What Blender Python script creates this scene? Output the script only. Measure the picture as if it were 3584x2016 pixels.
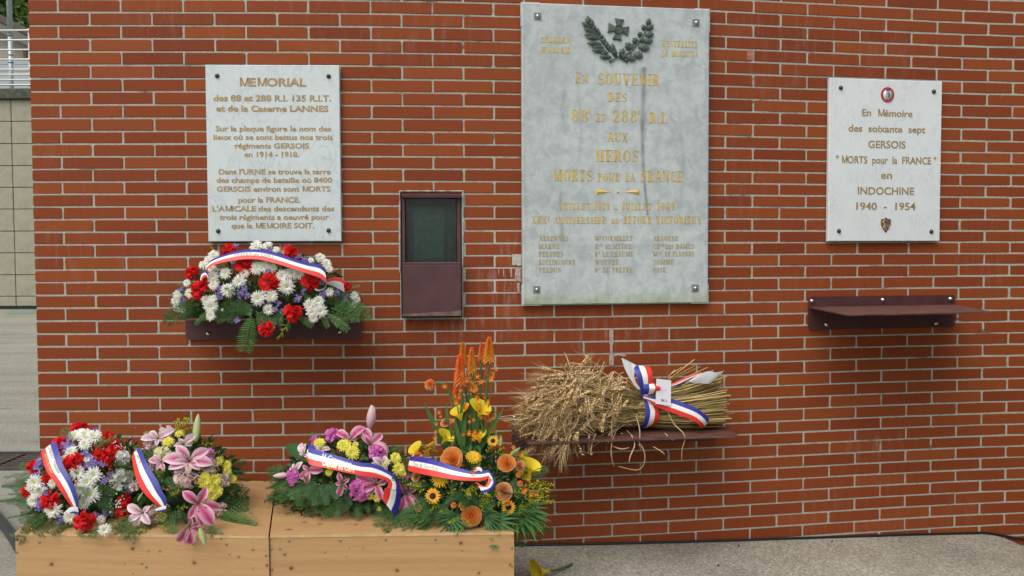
import bpy, math, random
from mathutils import Vector, Matrix, Quaternion
import numpy as np
for o in list(bpy.data.objects): bpy.data.objects.remove(o)
SC = bpy.context.scene
COL = SC.collection
R = random.Random(11)
PI = math.pi
# ------------------------------------------------------------------ camera
FPX, PIT, ROL, CH = 3000.0, 0.0406, -0.004, 1.45
cd = bpy.data.cameras.new('camera'); cam = bpy.data.objects.new('camera', cd); COL.objects.link(cam)
cd.sensor_width = 36; cd.lens = 36*FPX/3584; cd.clip_start = .05; cd.clip_end = 600
cam.matrix_world = Matrix.Translation((0, 0, CH)) @ Matrix.Rotation(PI/2-PIT, 4, 'X') @ Matrix.Rotation(ROL, 4, 'Z')
SC.camera = cam
# ------------------------------------------------------------------ world, sun, exposure
SUN = Vector((-.38, -.62, 1.0)).normalized()
w = bpy.data.worlds.new('World'); SC.world = w; w.use_nodes = True
nt = w.node_tree; nt.nodes.clear()
sky = nt.nodes.new('ShaderNodeTexSky'); sky.sky_type = 'NISHITA'; sky.sun_disc = False
sky.sun_elevation = math.asin(SUN.z); sky.sun_rotation = math.atan2(SUN.x, SUN.y)
sky.dust_density = 4; sky.air_density = 1.0; sky.ozone_density = 1
hs = nt.nodes.new('ShaderNodeHueSaturation'); hs.inputs['Saturation'].default_value = .42
bg = nt.nodes.new('ShaderNodeBackground'); bg.inputs[1].default_value = .125
wo = nt.nodes.new('ShaderNodeOutputWorld')
nt.links.new(sky.outputs[0], hs.inputs['Color']); nt.links.new(hs.outputs[0], bg.inputs[0]); nt.links.new(bg.outputs[0], wo.inputs[0])
sl = bpy.data.lights.new('sun', 'SUN'); sl.energy = 1.25; sl.angle = math.radians(60); sl.color = (1, .965, .9)
so = bpy.data.objects.new('sun', sl); COL.objects.link(so); so.rotation_euler = SUN.to_track_quat('Z', 'Y').to_euler(); so.location = (-3, -4, 9)
SC.view_settings.view_transform = 'Standard'; SC.view_settings.look = 'None'
SC.view_settings.exposure = 0.3; SC.view_settings.gamma = 1; SC.view_settings.use_curve_mapping = False
SC.render.engine = 'CYCLES'
# ------------------------------------------------------------------ wall curve and picture geometry
BL, BH, K0 = .2885, .06, 1.1232+CH          # brick pitch, course pitch, height of bed 0
SG = np.linspace(-1, 24, 501)
_t = np.minimum(SG, 17)/10
HD = .0199-.0674*_t+.4010*_t**2-.1978*_t**3
_ds = (SG[1]-SG[0])*BL
WX = np.concatenate([[0], np.cumsum((np.cos(HD)[1:]+np.cos(HD)[:-1])/2*_ds)])
WY = np.concatenate([[0], np.cumsum((np.sin(HD)[1:]+np.sin(HD)[:-1])/2*_ds)])
WX += -2.0996-np.interp(0, SG, WX); WY += 4.022-np.interp(0, SG, WY)
def W(s, z, off=0.0):
    h = float(np.interp(s, SG, HD))
    return Vector((float(np.interp(s, SG, WX))+math.sin(h)*off, float(np.interp(s, SG, WY))-math.cos(h)*off, z))
def head(s): return float(np.interp(s, SG, HD))
def zc(k):      # height of the bed joint above course k
    return K0-k*BH+float(np.interp(k, [-3, 3, 9, 15, 21, 27, 33, 39, 44], [.0011, -.0011, -.0086, .002, .0078, .0044, -.0018, -.0002, -.0035]))
def ray(u, v):
    a = (u-1792)/FPX; b = (v-1008)/FPX
    c, s = math.cos(ROL), math.sin(ROL)
    a, b = a*c+b*s, -a*s+b*c
    c, s = math.cos(PIT), math.sin(PIT)
    return Vector((a, c-b*s, -s-b*c))
EYE = Vector((0, 0, CH))
def at(u, v, off=0.0):                       # point of the wall face (pushed off by off) seen at (u, v)
    d = ray(u, v)
    X = WX+np.sin(HD)*off; Y = WY-np.cos(HD)*off
    g = X/Y-d.x/d.y
    i = int(np.argmax(g > 0))-1 if (g > 0).any() else len(g)-2
    i = max(i, 0)
    t = -g[i]/(g[i+1]-g[i]) if g[i+1] != g[i] else 0
    y = Y[i]+(Y[i+1]-Y[i])*t
    return EYE+d*(y/d.y)
def sat(u, v, off=0.0):
    p = at(u, v, off); X = WX+np.sin(HD)*off
    return float(np.interp(p.x, X, SG)), p.z
def atY(u, v, y): d = ray(u, v); return EYE+d*(y/d.y)
def atZ(u, v, z): d = ray(u, v); return EYE+d*((z-CH)/d.z)
def cvt(org, sc): return lambda x, y: (org[0]+x/sc, org[1]+y/sc)
def project(p):
    q = cam.matrix_world.inverted() @ Vector(p)
    return 1792+FPX*q.x/-q.z, 1008-FPX*q.y/-q.z
# ------------------------------------------------------------------ object helpers
WM = {}
def tag(o, label, cat, group=None, kind=None):
    if label: o['label'] = label
    if cat: o['category'] = cat
    if group: o['group'] = group
    if kind: o['kind'] = kind
    return o
def thing(name, loc, label, cat, group=None, rz=0.0):
    o = bpy.data.objects.new(name, None); COL.objects.link(o); o.empty_display_size = .1
    M = Matrix.Translation(loc) @ Matrix.Rotation(rz, 4, 'Z'); o.matrix_basis = M; WM[o.name] = M
    return tag(o, label, cat, group)
def link(o, parent, M):
    COL.objects.link(o); WM[o.name] = M
    if parent is not None:
        o.parent = parent; o.matrix_basis = WM[parent.name].inverted() @ M
    else: o.matrix_basis = M
    return o
def inst(name, mesh, parent, M):
    return link(bpy.data.objects.new(name, mesh), parent, M)
class MB:
    def __init__(s): s.v = []; s.f = []; s.m = []; s.c = []; s.sm = []
    def add(s, V, F, mi=0, col=(1, 1, 1), smooth=True):
        b = len(s.v); s.v += [tuple(p) for p in V]; s.f += [tuple(b+i for i in q) for q in F]
        s.m += [mi]*len(F) if isinstance(mi, int) else list(mi)
        s.c += [col]*len(V) if isinstance(col[0], (int, float)) else list(col)
        s.sm += [smooth]*len(F)
    def mesh(s, name, mats):
        me = bpy.data.meshes.new(name); me.from_pydata(s.v, [], s.f)
        for m in (mats if isinstance(mats, (list, tuple)) else [mats]): me.materials.append(m)
        if me.polygons:
            me.polygons.foreach_set('material_index', s.m); me.polygons.foreach_set('use_smooth', s.sm)
        a = me.color_attributes.new('Col', 'FLOAT_COLOR', 'POINT')
        a.data.foreach_set('color', np.array([(c[0], c[1], c[2], 1) for c in s.c], dtype=np.float32).ravel())
        me.update(); return me
    def build(s, name, mats, parent=None, center=True):
        if center and s.v:
            A = np.array(s.v); c = (A.min(0)+A.max(0))/2; s.v = [tuple(p) for p in (A-c)]
        else: c = (0, 0, 0)
        return link(bpy.data.objects.new(name, s.mesh(name, mats)), parent, Matrix.Translation(Vector(c)))
    def xf(s, M):
        s.v = [tuple(M @ Vector(p)) for p in s.v]; return s
    # shapes
    def box(s, c, d, M=None, mi=0, bev=0.0, col=(1, 1, 1)):
        hx, hy, hz = d[0]/2, d[1]/2, d[2]/2; b = min(bev, hx*.9, hy*.9, hz*.9)
        V = []; F = []
        if b <= 0:
            V = [Vector((x, y, z)) for x in (-hx, hx) for y in (-hy, hy) for z in (-hz, hz)]
            F = [(0, 1, 3, 2), (4, 6, 7, 5), (0, 4, 5, 1), (2, 3, 7, 6), (0, 2, 6, 4), (1, 5, 7, 3)]
        else:
            idx = {}
            for sx in (-1, 1):
                for sy in (-1, 1):
                    for sz in (-1, 1):
                        for ax in range(3):
                            p = [sx*(hx-b), sy*(hy-b), sz*(hz-b)]; p[ax] = (sx*hx, sy*hy, sz*hz)[ax]
                            idx[(sx, sy, sz, ax)] = len(V); V.append(Vector(p))
            g = lambda a, b_, c_, ax: idx[(a, b_, c_, ax)]
            for q in (-1, 1):
                F.append((g(q, -1, -1, 0), g(q, 1, -1, 0), g(q, 1, 1, 0), g(q, -1, 1, 0))[::q])
                F.append((g(-1, q, -1, 1), g(-1, q, 1, 1), g(1, q, 1, 1), g(1, q, -1, 1))[::q])
                F.append((g(-1, -1, q, 2), g(1, -1, q, 2), g(1, 1, q, 2), g(-1, 1, q, 2))[::q])
            for p in (-1, 1):
                for q in (-1, 1):
                    F.append((g(p, q, -1, 0), g(p, q, 1, 0), g(p, q, 1, 1), g(p, q, -1, 1)))
                    F.append((g(p, -1, q, 0), g(p, 1, q, 0), g(p, 1, q, 2), g(p, -1, q, 2)))
                    F.append((g(-1, p, q, 1), g(1, p, q, 1), g(1, p, q, 2), g(-1, p, q, 2)))
            for k in [(a, b_, c_) for a in (-1, 1) for b_ in (-1, 1) for c_ in (-1, 1)]:
                F.append((g(*k, 0), g(*k, 1), g(*k, 2)))
        V = [v+Vector(c) for v in V]
        if M is not None: V = [M @ v for v in V]
        s.add(V, F, mi, col, False); return s
    def tube(s, P, r, n=6, mi=0, col=(1, 1, 1), cap=True):
        P = [Vector(p) for p in P]; V = []; F = []
        up = Vector((.13, .27, .95))
        for i, p in enumerate(P):
            d = (P[min(i+1, len(P)-1)]-P[max(i-1, 0)])
            if d.length < 1e-9: d = Vector((0, 0, 1))
            d.normalize(); a = d.cross(up)
            if a.length < .1: a = d.cross(Vector((1, 0, 0)))
            a.normalize(); b = d.cross(a)
            rr = r[i] if isinstance(r, (list, tuple)) else r
            V += [p+a*math.cos(2*PI*k/n)*rr+b*math.sin(2*PI*k/n)*rr for k in range(n)]
        for i in range(len(P)-1):
            for k in range(n): F.append((i*n+k, i*n+(k+1) % n, (i+1)*n+(k+1) % n, (i+1)*n+k))
        if cap: F += [tuple(range(n-1, -1, -1)), tuple((len(P)-1)*n+k for k in range(n))]
        s.add(V, F, mi, col); return s
    def lathe(s, prof, n=16, M=None, mi=0, col=(1, 1, 1), jit=0):
        V = []; F = []
        for (r, z) in prof:
            V += [Vector((r*math.cos(2*PI*k/n), r*math.sin(2*PI*k/n), z)) for k in range(n)]
        for i in range(len(prof)-1):
            for k in range(n): F.append((i*n+k, i*n+(k+1) % n, (i+1)*n+(k+1) % n, (i+1)*n+k))
        F.append(tuple((len(prof)-1)*n+k for k in range(n)))
        if M is not None: V = [M @ v for v in V]
        s.add(V, F, mi, col); return s
    def prism(s, outline, y0, y1, M=None, mi=0, bev=0.0, col=(1, 1, 1)):   # outline in x,z (ccw seen from -y); front at y0
        n = len(outline); V = []; F = []
        cx = sum(p[0] for p in outline)/n; cz = sum(p[1] for p in outline)/n
        if bev > 0:
            V += [Vector((p[0]-(bev if p[0] > cx else -bev), y0, p[1]-(bev if p[1] > cz else -bev))) for p in outline]
            V += [Vector((p[0], y0+bev, p[1])) for p in outline]
        else: V += [Vector((p[0], y0, p[1])) for p in outline]
        V += [Vector((p[0], y1, p[1])) for p in outline]
        L = len(V)//n
        F.append(tuple(range(n)))
        for l in range(L-1):
            for k in range(n): F.append((l*n+k, (l+1)*n+k, (l+1)*n+(k+1) % n, l*n+(k+1) % n))
        F.append(tuple((L-1)*n+k for k in range(n-1, -1, -1)))
        if M is not None: V = [M @ v for v in V]
        s.add(V, F, mi, col, False); return s
    def sphere(s, c, r, n=8, m=5, mi=0, col=(1, 1, 1), M=None, half=False):
        if isinstance(r, (int, float)): r = (r, r, r)
        V = []; F = []
        a1 = PI/2 if half else PI
        for i in range(m+1):
            t = a1*i/m
            V += [Vector((c[0]+r[0]*math.sin(t)*math.cos(2*PI*k/n), c[1]+r[1]*math.sin(t)*math.sin(2*PI*k/n), c[2]+r[2]*math.cos(t))) for k in range(n)]
        for i in range(m):
            for k in range(n): F.append((i*n+k, (i+1)*n+k, (i+1)*n+(k+1) % n, i*n+(k+1) % n))
        if M is not None: V = [M @ v for v in V]
        s.add(V, F, mi, col); return s
def struct(name, mb, mat): o = mb.build(name, mat); o['kind'] = 'structure'; return o
def frame_at(P, h):   # local x along the wall, y into it, z up
    return Matrix.Translation(P) @ Matrix.Rotation(h, 4, 'Z')
# ------------------------------------------------------------------ materials
class NT:
    def __init__(s, name):
        s.m = bpy.data.materials.new(name); s.m.use_nodes = True; s.t = s.m.node_tree; s.t.nodes.clear()
        s.out = s.n('ShaderNodeOutputMaterial'); s.p = s.n('ShaderNodeBsdfPrincipled'); s.l(s.p.outputs[0], s.out.inputs[0])
    def n(s, k, **kw):
        x = s.t.nodes.new(k)
        for a, b in kw.items(): setattr(x, a, b)
        return x
    def l(s, a, b): s.t.links.new(a, b)
    def set(s, node, **kw):
        for a, b in kw.items(): node.inputs[a].default_value = b
        return node
    def noise(s, vec, scale, detail=4, rough=.55, dist=0):
        x = s.n('ShaderNodeTexNoise'); x.inputs['Scale'].default_value = scale; x.inputs['Detail'].default_value = detail
        x.inputs['Roughness'].default_value = rough; x.inputs['Distortion'].default_value = dist
        if vec is not None: s.l(vec, x.inputs['Vector'])
        return x.outputs['Fac']
    def ramp(s, fac, pts):
        x = s.n('ShaderNodeValToRGB'); e = x.color_ramp.elements
        while len(e) < len(pts): e.new(.5)
        for i, (p, c) in enumerate(pts):
            e[i].position = p; e[i].color = (c, c, c, 1) if isinstance(c, (int, float)) else (*c, 1)
        s.l(fac, x.inputs[0]); return x.outputs[0]
    def mix(s, fac, a, b, mode='MIX'):
        x = s.n('ShaderNodeMix', data_type='RGBA', blend_type=mode)
        for sock, val in ((x.inputs[0], fac), (x.inputs[6], a), (x.inputs[7], b)):
            if isinstance(val, (int, float)): sock.default_value = val
            elif isinstance(val, tuple): sock.default_value = (*val, 1)
            else: s.l(val, sock)
        return x.outputs[2]
    def math(s, op, a, b=None, c=None):
        x = s.n('ShaderNodeMath', operation=op)
        for sock, val in zip(x.inputs, (a, b, c)):
            if val is None: continue
            if isinstance(val, (int, float)): sock.default_value = val
            else: s.l(val, sock)
        return x.outputs[0]
    def pos(s): return s.n('ShaderNodeNewGeometry').outputs['Position']
    def obj(s): return s.n('ShaderNodeTexCoord').outputs['Object']
    def scale(s, vec, sc):
        x = s.n('ShaderNodeMapping'); x.inputs['Scale'].default_value = sc; s.l(vec, x.inputs[0]); return x.outputs[0]
    def bump(s, h, st, dist=.01):
        x = s.n('ShaderNodeBump'); x.inputs['Strength'].default_value = st; x.inputs['Distance'].default_value = dist
        s.l(h, x.inputs['Height']); s.l(x.outputs[0], s.p.inputs['Normal'])
    def base(s, c):
        if isinstance(c, tuple): s.p.inputs['Base Color'].default_value = (*c, 1)
        else: s.l(c, s.p.inputs['Base Color'])
    def fin(s, rough=.6, metal=0.0, spec=.5):
        s.p.inputs['Roughness'].default_value = rough; s.p.inputs['Metallic'].default_value = metal
        s.p.inputs['Specular IOR Level'].default_value = spec; return s.m
    def rnd(s):    # random per object and per island
        a = s.n('ShaderNodeObjectInfo').outputs['Random']; b = s.n('ShaderNodeNewGeometry').outputs['Random Per Island']
        return s.math('FRACT', s.math('ADD', a, b))
    def blob(s, pos, c, r):   # soft ellipsoid mask around a place
        x = s.n('ShaderNodeVectorMath', operation='SUBTRACT'); s.l(pos, x.inputs[0]); x.inputs[1].default_value = c
        y = s.n('ShaderNodeVectorMath', operation='DIVIDE'); s.l(x.outputs[0], y.inputs[0]); y.inputs[1].default_value = r
        z = s.n('ShaderNodeVectorMath', operation='LENGTH'); s.l(y.outputs[0], z.inputs[0])
        q = s.n('ShaderNodeMapRange', clamp=True); s.l(z.outputs['Value'], q.inputs[0]); q.inputs[1].default_value = 1; q.inputs[2].default_value = .0
        return q.outputs[0]
def plain(name, col, rough=.6, metal=0.0, spec=.5, col2=None, sc=30, bump=0.0, bsc=200, attr=False):
    m = NT(name)
    c = col
    if col2: c = m.mix(m.ramp(m.noise(m.obj(), sc, 5), [(.35, 0), (.65, 1)]), col, col2)
    if attr:
        a = m.n('ShaderNodeAttribute', attribute_name='Col').outputs['Color']; c = m.mix(1.0, a, c, 'MULTIPLY')
    m.base(c)
    if bump: m.bump(m.noise(m.obj(), bsc, 4), bump, .003)
    return m.fin(rough, metal, spec)
def petal(name, col, trans=.25, rough=.55, var=.12, sat=.0):
    m = NT(name)
    a = m.n('ShaderNodeAttribute', attribute_name='Col').outputs['Color']
    r = m.rnd(); v = m.ramp(r, [(0, 1-var), (1, 1.0)])
    c = m.mix(1.0, m.mix(1.0, a, v, 'MULTIPLY'), col, 'MULTIPLY')
    m.base(c); t = m.n('ShaderNodeBsdfTranslucent'); m.l(c, t.inputs[0])
    x = m.n('ShaderNodeMixShader'); x.inputs[0].default_value = trans
    m.l(m.p.outputs[0], x.inputs[1]); m.l(t.outputs[0], x.inputs[2]); m.l(x.outputs[0], m.out.inputs[0])
    return m.fin(rough, 0, .3)
M = {}
def brick_mat():
    m = NT('brick'); p = m.pos(); r = m.rnd()
    c = m.ramp(r, [(0, (.18, .033, .009)), (.10, (.212, .041, .010)), (.3, (.222, .044, .010)), (.6, (.248, .053, .0115)), (.85, (.285, .068, .015)), (1, (.20, .038, .009))])
    c = m.mix(m.math('MULTIPLY', m.noise(p, 9, 5), .5), c, (.225, .053, .016))
    n2 = m.ramp(m.noise(p, 260, 2, .5), [(.3, .86), (.7, 1.08)]); c = m.mix(1.0, c, n2, 'MULTIPLY')
    # weathering: faint white runs, a few stronger ones beside the plaque and the case
    sp = m.scale(p, (1, 1, .16)); run = m.ramp(m.noise(sp, 34, 5, .7), [(.5, 0), (.72, 1)])
    a = at(1770, 960); b = at(1650, 1130); d = at(2150, 1180); e = at(3080, 1560); f = at(1500, 130)
    msk = m.math('MULTIPLY', m.blob(p, a, (.16, .3, .22)), .75)
    for q, rr, g in ((b, (.5, .4, .14), .32), (d, (.45, .5, .16), .3), (e, (.35, .5, .1), .3), (f, (.6, .5, .2), .14)):
        msk = m.math('MAXIMUM', msk, m.math('MULTIPLY', m.blob(p, q, rr), g))
    big = m.ramp(m.noise(p, 1.7, 3), [(.5, 0), (.75, .16)])
    msk = m.math('MAXIMUM', msk, big)
    c = m.mix(m.math('MULTIPLY', run, msk), c, (.5, .42, .37))
    spk = m.ramp(m.noise(p, 90, 2, .5), [(.74, 0), (.78, .5)]); c = m.mix(spk, c, (.45, .36, .3))
    m.base(c); m.bump(m.noise(p, 320, 4, .6), .35, .0015)
    return m.fin(.7, 0, .22)
M['brick'] = brick_mat()
def mortar_mat():
    m = NT('mortar'); p = m.pos()
    c = m.ramp(m.noise(p, 60, 5, .65), [(.3, (.28, .285, .24)), (.5, (.38, .39, .33)), (.75, (.45, .46, .395))])
    dirt = m.math('MULTIPLY', m.ramp(m.noise(m.scale(p, (.5, .5, 2.0)), 9, 5, .7), [(.56, 0), (.68, 1)]), m.ramp(m.noise(p, 1.1, 2), [(.42, .05), (.62, .9)]))
    c = m.mix(dirt, c, (.055, .055, .045))
    a = at(1770, 960); c = m.mix(m.math('MULTIPLY', m.blob(p, a, (.2, .3, .25)), .8), c, (.6, .58, .53))
    m.base(c); m.bump(m.noise(p, 220, 5, .7), .45, .002)
    return m.fin(.9, 0, .2)
M['mortar'] = mortar_mat()
M['white_mortar'] = plain('white_mortar', (.55, .54, .49), .9, col2=(.38, .37, .33), sc=60, bump=.6, bsc=300)
def marble(name, base, vein, soft, stain=False, vsc=9):
    m = NT(name); p = m.obj()
    wv = m.noise(m.scale(p, (1, 1, .55)), vsc, 7, .62, 1.6)
    v = m.ramp(m.math('ABSOLUTE', m.math('SUBTRACT', wv, .5)), [(0, 1), (.03, .15), (.09, 0)])
    patch = m.ramp(m.noise(p, 3.2, 4), [(.35, 0), (.65, 1)])
    c = m.mix(m.math('MULTIPLY', patch, .9 if stain else .5), base, soft)
    c = m.mix(m.math('MULTIPLY', m.math('MULTIPLY', v, m.ramp(m.noise(p, 6, 3), [(.35, 0), (.6, 1)])), .22 if stain else .5), c, vein)
    if stain: c = m.mix(m.ramp(m.noise(p, 17, 6, .7, .6), [(.42, 0), (.62, .75)]), c, (.34, .385, .395))
    if stain:
        a = m.n('ShaderNodeAttribute', attribute_name='Col').outputs['Color']
        st = m.ramp(m.noise(m.scale(p, (1, 1, .14)), 42, 5, .6), [(.45, 0), (.75, .2)])
        c = m.mix(st, c, (.30, .32, .33)); ck = m.ramp(m.noise(p, 38, 4, .8, 1.2), [(.66, 0), (.70, .6)]); c = m.mix(ck, c, (.2, .2, .18))
        c = m.mix(1.0, c, a, 'MULTIPLY')
    else:
        a = m.n('ShaderNodeAttribute', attribute_name='Col').outputs['Color']; c = m.mix(1.0, c, a, 'MULTIPLY')
    m.base(c); m.bump(m.noise(p, 120, 4), .12 if not stain else .35, .002)
    return m.fin(.42 if not stain else .6, 0, .4)
M['marble_a'] = marble('white_veined_marble', (.60, .67, .67), (.33, .35, .40), (.54, .61, .62), vsc=14)
M['marble_b'] = marble('grey_weathered_marble', (.52, .58, .57), (.28, .30, .31), (.46, .51, .505), True, 7)
M['marble_c'] = marble('white_marble', (.68, .73, .73), (.48, .5, .53), (.62, .68, .68), vsc=16)
M['pale_mark'] = plain('pale_mark', (.50, .44, .38), .9, col2=(.32, .20, .15), sc=70)
M['pink_mark'] = plain('pink_mark', (.42, .22, .17), .9, col2=(.3, .1, .06), sc=40)
M['gold'] = plain('gilding', (.46, .31, .12), .5, .2, .5, (.27, .20, .12), 60)
M['gold_b'] = plain('bright_gilding', (.74, .53, .12), .42, .25, .5, (.47, .36, .16), 45)
M['gold_w'] = plain('worn_gilding', (.47, .38, .19), .6, .1, .4, (.33, .30, .20), 90)
M['bronze'] = plain('bronze_patina', (.10, .16, .125), .55, .15, .5, (.04, .055, .04), 30, .4, 150)
M['bolt_dark'] = plain('dark_bronze_bolt', (.07, .065, .045), .4, .7)
M['steel'] = plain('stainless_steel', (.55, .55, .53), .25, 1.0)
M['lead'] = plain('lead_washer', (.22, .22, .21), .6, .3)
M['maroon'] = plain('maroon_paint', (.058, .021, .024), .5, 0, .4, (.078, .028, .028), 14, .15, 300)
M['maroon_b'] = plain('maroon_case_paint', (.072, .03, .036), .42, 0, .4, (.10, .042, .045), 10, .1, 300)
def shelf_top():
    m = NT('worn_maroon_plate'); p = m.obj()
    c = m.mix(m.ramp(m.noise(m.scale(p, (1, 3, 1)), 9, 5), [(.4, 0), (.66, 1)]), (.085, .036, .033), (.17, .075, .05))
    c = m.mix(m.ramp(m.noise(p, 150, 3), [(.66, 0), (.72, .6)]), c, (.25, .17, .12)); m.base(c); m.bump(m.noise(p, 250, 3), .2, .002)
    return m.fin(.55, 0, .4)
M['maroon_top'] = shelf_top()
M['dust'] = plain('dusty_edge', (.20, .15, .12), .8, col2=(.10, .05, .045), sc=20)
def glass():
    m = NT('case_glass'); g = m.n('ShaderNodeBsdfGlossy'); g.inputs['Roughness'].default_value = .03; t = m.n('ShaderNodeBsdfTransparent')
    t.inputs[0].default_value = (.62, .74, .70, 1); fr = m.n('ShaderNodeFresnel'); fr.inputs[0].default_value = 1.5
    x = m.n('ShaderNodeMixShader'); m.l(m.math('MULTIPLY', fr.outputs[0], .8), x.inputs[0]); m.l(t.outputs[0], x.inputs[1]); m.l(g.outputs[0], x.inputs[2])
    d = m.n('ShaderNodeBsdfDiffuse'); d.inputs[0].default_value = (.3, .38, .35, 1)
    y = m.n('ShaderNodeMixShader'); m.l(m.ramp(m.noise(m.obj(), 40, 5, .7), [(.45, .07), (.8, .15)]), y.inputs[0]); m.l(x.outputs[0], y.inputs[1]); m.l(d.outputs[0], y.inputs[2])
    m.l(y.outputs[0], m.out.inputs[0]); return m.m
M['glass'] = glass()
M['case_inside'] = plain('case_lining', (.02, .028, .024), .8)
M['urn'] = plain('urn_grey_green', (.17, .25, .235), .6, col2=(.07, .11, .10), sc=30)
M['soil'] = plain('pale_soil', (.22, .32, .29), .9, col2=(.12, .16, .14), sc=60, bump=.6, bsc=150)
def concrete():
    m = NT('exposed_aggregate'); p = m.pos()
    v = m.n('ShaderNodeTexVoronoi'); v.inputs['Scale'].default_value = 95; m.l(p, v.inputs['Vector'])
    st = m.mix(.85, (.2, .19, .16), v.outputs['Color'], 'MIX')
    bw = m.n('ShaderNodeRGBToBW'); m.l(v.outputs['Color'], bw.inputs[0])
    c = m.ramp(bw.outputs[0], [(.15, (.19, .175, .14)), (.4, (.36, .335, .27)), (.62, (.47, .44, .355)), (.85, (.62, .585, .48))])
    c = m.mix(.3, c, (.37, .35, .285)); c = m.mix(m.ramp(v.outputs['Distance'], [(.3, 0), (.62, .55)]), c, (.24, .225, .18))
    big = m.ramp(m.noise(p, 1.6, 5, .6), [(.3, .72), (.7, 1.12)]); c = m.mix(1.0, c, big, 'MULTIPLY')
    m.base(c); m.bump(m.math('SUBTRACT', 1.0, v.outputs['Distance']), .8, .004); return m.fin(.85, 0, .25)
M['concrete'] = concrete()
def asphalt():
    m = NT('worn_asphalt'); p = m.pos()
    n = m.noise(p, 70, 5, .75); c = m.ramp(n, [(.28, (.15, .145, .12)), (.5, (.33, .32, .265)), (.72, (.52, .50, .42))])
    band = m.ramp(m.noise(m.scale(p, (.25, 2.2, 1)), 1.6, 4, .6), [(.3, .8), (.7, 1.12)]); c = m.mix(1.0, c, band, 'MULTIPLY')
    ck = m.ramp(m.noise(m.scale(p, (.3, 1.4, 1)), 3, 5, .7), [(.64, 0), (.67, .5)]); c = m.mix(ck, c, (.07, .065, .055))
    m.base(c); m.bump(m.noise(p, 90, 4, .8), 1.0, .01); return m.fin(.9, 0, .2)
M['asphalt'] = asphalt()
M['green_paint'] = plain('green_floor_paint', (.16, .25, .20), .8, col2=(.21, .25, .21), sc=8)
M['tile'] = plain('limestone_tile', (.35, .335, .25), .7, col2=(.28, .265, .20), sc=5, bump=.5, bsc=25)
M['tile_joint'] = plain('dark_joint', (.04, .038, .035), .9)
M['cap'] = plain('lichen_concrete', (.11, .115, .085), .95, col2=(.05, .055, .04), sc=12, bump=.8, bsc=40)
M['rail'] = plain('aluminium_tube', (.62, .62, .56), .35, .6)
M['galv'] = plain('galvanised_steel', (.47, .55, .58), .45, .3, col2=(.38, .46, .5), sc=20)
M['iron'] = plain('rusty_iron', (.10, .075, .055), .7, .3, col2=(.05, .045, .04), sc=30)
M['dark'] = plain('dark_pit', (.01, .01, .01), .95)
M['rubber'] = plain('black_rubber', (.012, .013, .016), .35)
M['render'] = plain('cream_render', (.50, .44, .36), .9, col2=(.45, .40, .33), sc=2)
M['roof'] = plain('dark_roof_tile', (.07, .06, .05), .85, col2=(.12, .10, .07), sc=14, bump=.6, bsc=12)
M['soffit'] = plain('grey_soffit', (.16, .16, .15), .8)
M['panel'] = plain('blue_grey_panel', (.34, .39, .42), .5)
M['shutter'] = plain('brown_shutter', (.22, .17, .12), .7)
M['bark'] = plain('bark', (.07, .05, .035), .9, col2=(.11, .08, .06), sc=12)
def foliage(name, a, b, trans=.25):
    m = NT(name); r = m.rnd(); c = m.ramp(r, [(0, a), (.5, tuple((x+y)/2 for x, y in zip(a, b))), (1, b)])
    m.base(c); t = m.n('ShaderNodeBsdfTranslucent'); m.l(c, t.inputs[0]); x = m.n('ShaderNodeMixShader'); x.inputs[0].default_value = trans
    m.l(m.p.outputs[0], x.inputs[1]); m.l(t.outputs[0], x.inputs[2]); m.l(x.outputs[0], m.out.inputs[0]); return m.fin(.5, 0, .35)
M['leaf'] = foliage('dark_leaf', (.02, .06, .016), (.06, .15, .035))
M['fern'] = foliage('fern_green', (.05, .15, .03), (.11, .26, .06))
M['thuja'] = foliage('cedar_green', (.035, .11, .03), (.10, .22, .06))
M['lime'] = foliage('lime_leaf', (.14, .26, .03), (.28, .40, .06))
M['sword'] = foliage('sword_leaf', (.045, .13, .035), (.09, .2, .05))
M['tree'] = foliage('tree_leaf', (.045, .11, .02), (.14, .23, .04), .35)
M['shrub'] = foliage('shrub_leaf', (.03, .08, .02), (.10, .17, .05), .3)
M['stem'] = plain('green_stem', (.07, .14, .035), .6)
for n, c, tr in (('white', (1.0, 1.0, .93), .25), ('red', (.95, .022, .02), .4), ('lilac', (.33, .25, .58), .15), ('pink', (1.0, .80, .76), .5), ('magenta', (.92, .26, .72), .4),
                 ('yellow', (.97, .92, .16), .3), ('cream', (1.0, .98, .60), .45), ('lily', (1, 1, 1), .22), ('orange', (1.0, .46, .13), .5), ('sun', (.82, .48, .02), .2),
                 ('calla', (.95, .76, .04), .3), ('poker', (1, 1, 1), .15), ('gold_rod', (.72, .66, .04), .3), ('croc', (.85, .27, .02), .2)):
    M[n] = petal('petal_'+n, c, tr)
M['brown'] = plain('dark_seed_disc', (.03, .015, .008), .9, bump=.8, bsc=300)
M['rb'] = plain('ribbon_blue', (.035, .035, .30), .38, 0, .5)
M['rw'] = plain('ribbon_white', (.80, .81, .78), .4, 0, .5)
M['rr'] = plain('ribbon_red', (.72, .035, .025), .38, 0, .5)
M['rback'] = plain('ribbon_back', (.55, .56, .57), .5, 0, .4)
M['card'] = plain('white_card', (.78, .77, .84), .5)
M['white_ink'] = plain('white_print', (.8, .8, .78), .5)
M['ink'] = plain('grey_ink', (.25, .25, .32), .7)
M['ink_g'] = plain('gold_print', (.55, .42, .18), .4, .4)
M['ink_s'] = plain('pale_gold_print', (.75, .68, .45), .35, .5)
def straw(name, a, b):
    m = NT(name); c = m.ramp(m.rnd(), [(0, a), (.6, tuple((x*.5+y*.5) for x, y in zip(a, b))), (1, b)]); m.base(c); return m.fin(.55, 0, .35)
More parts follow.
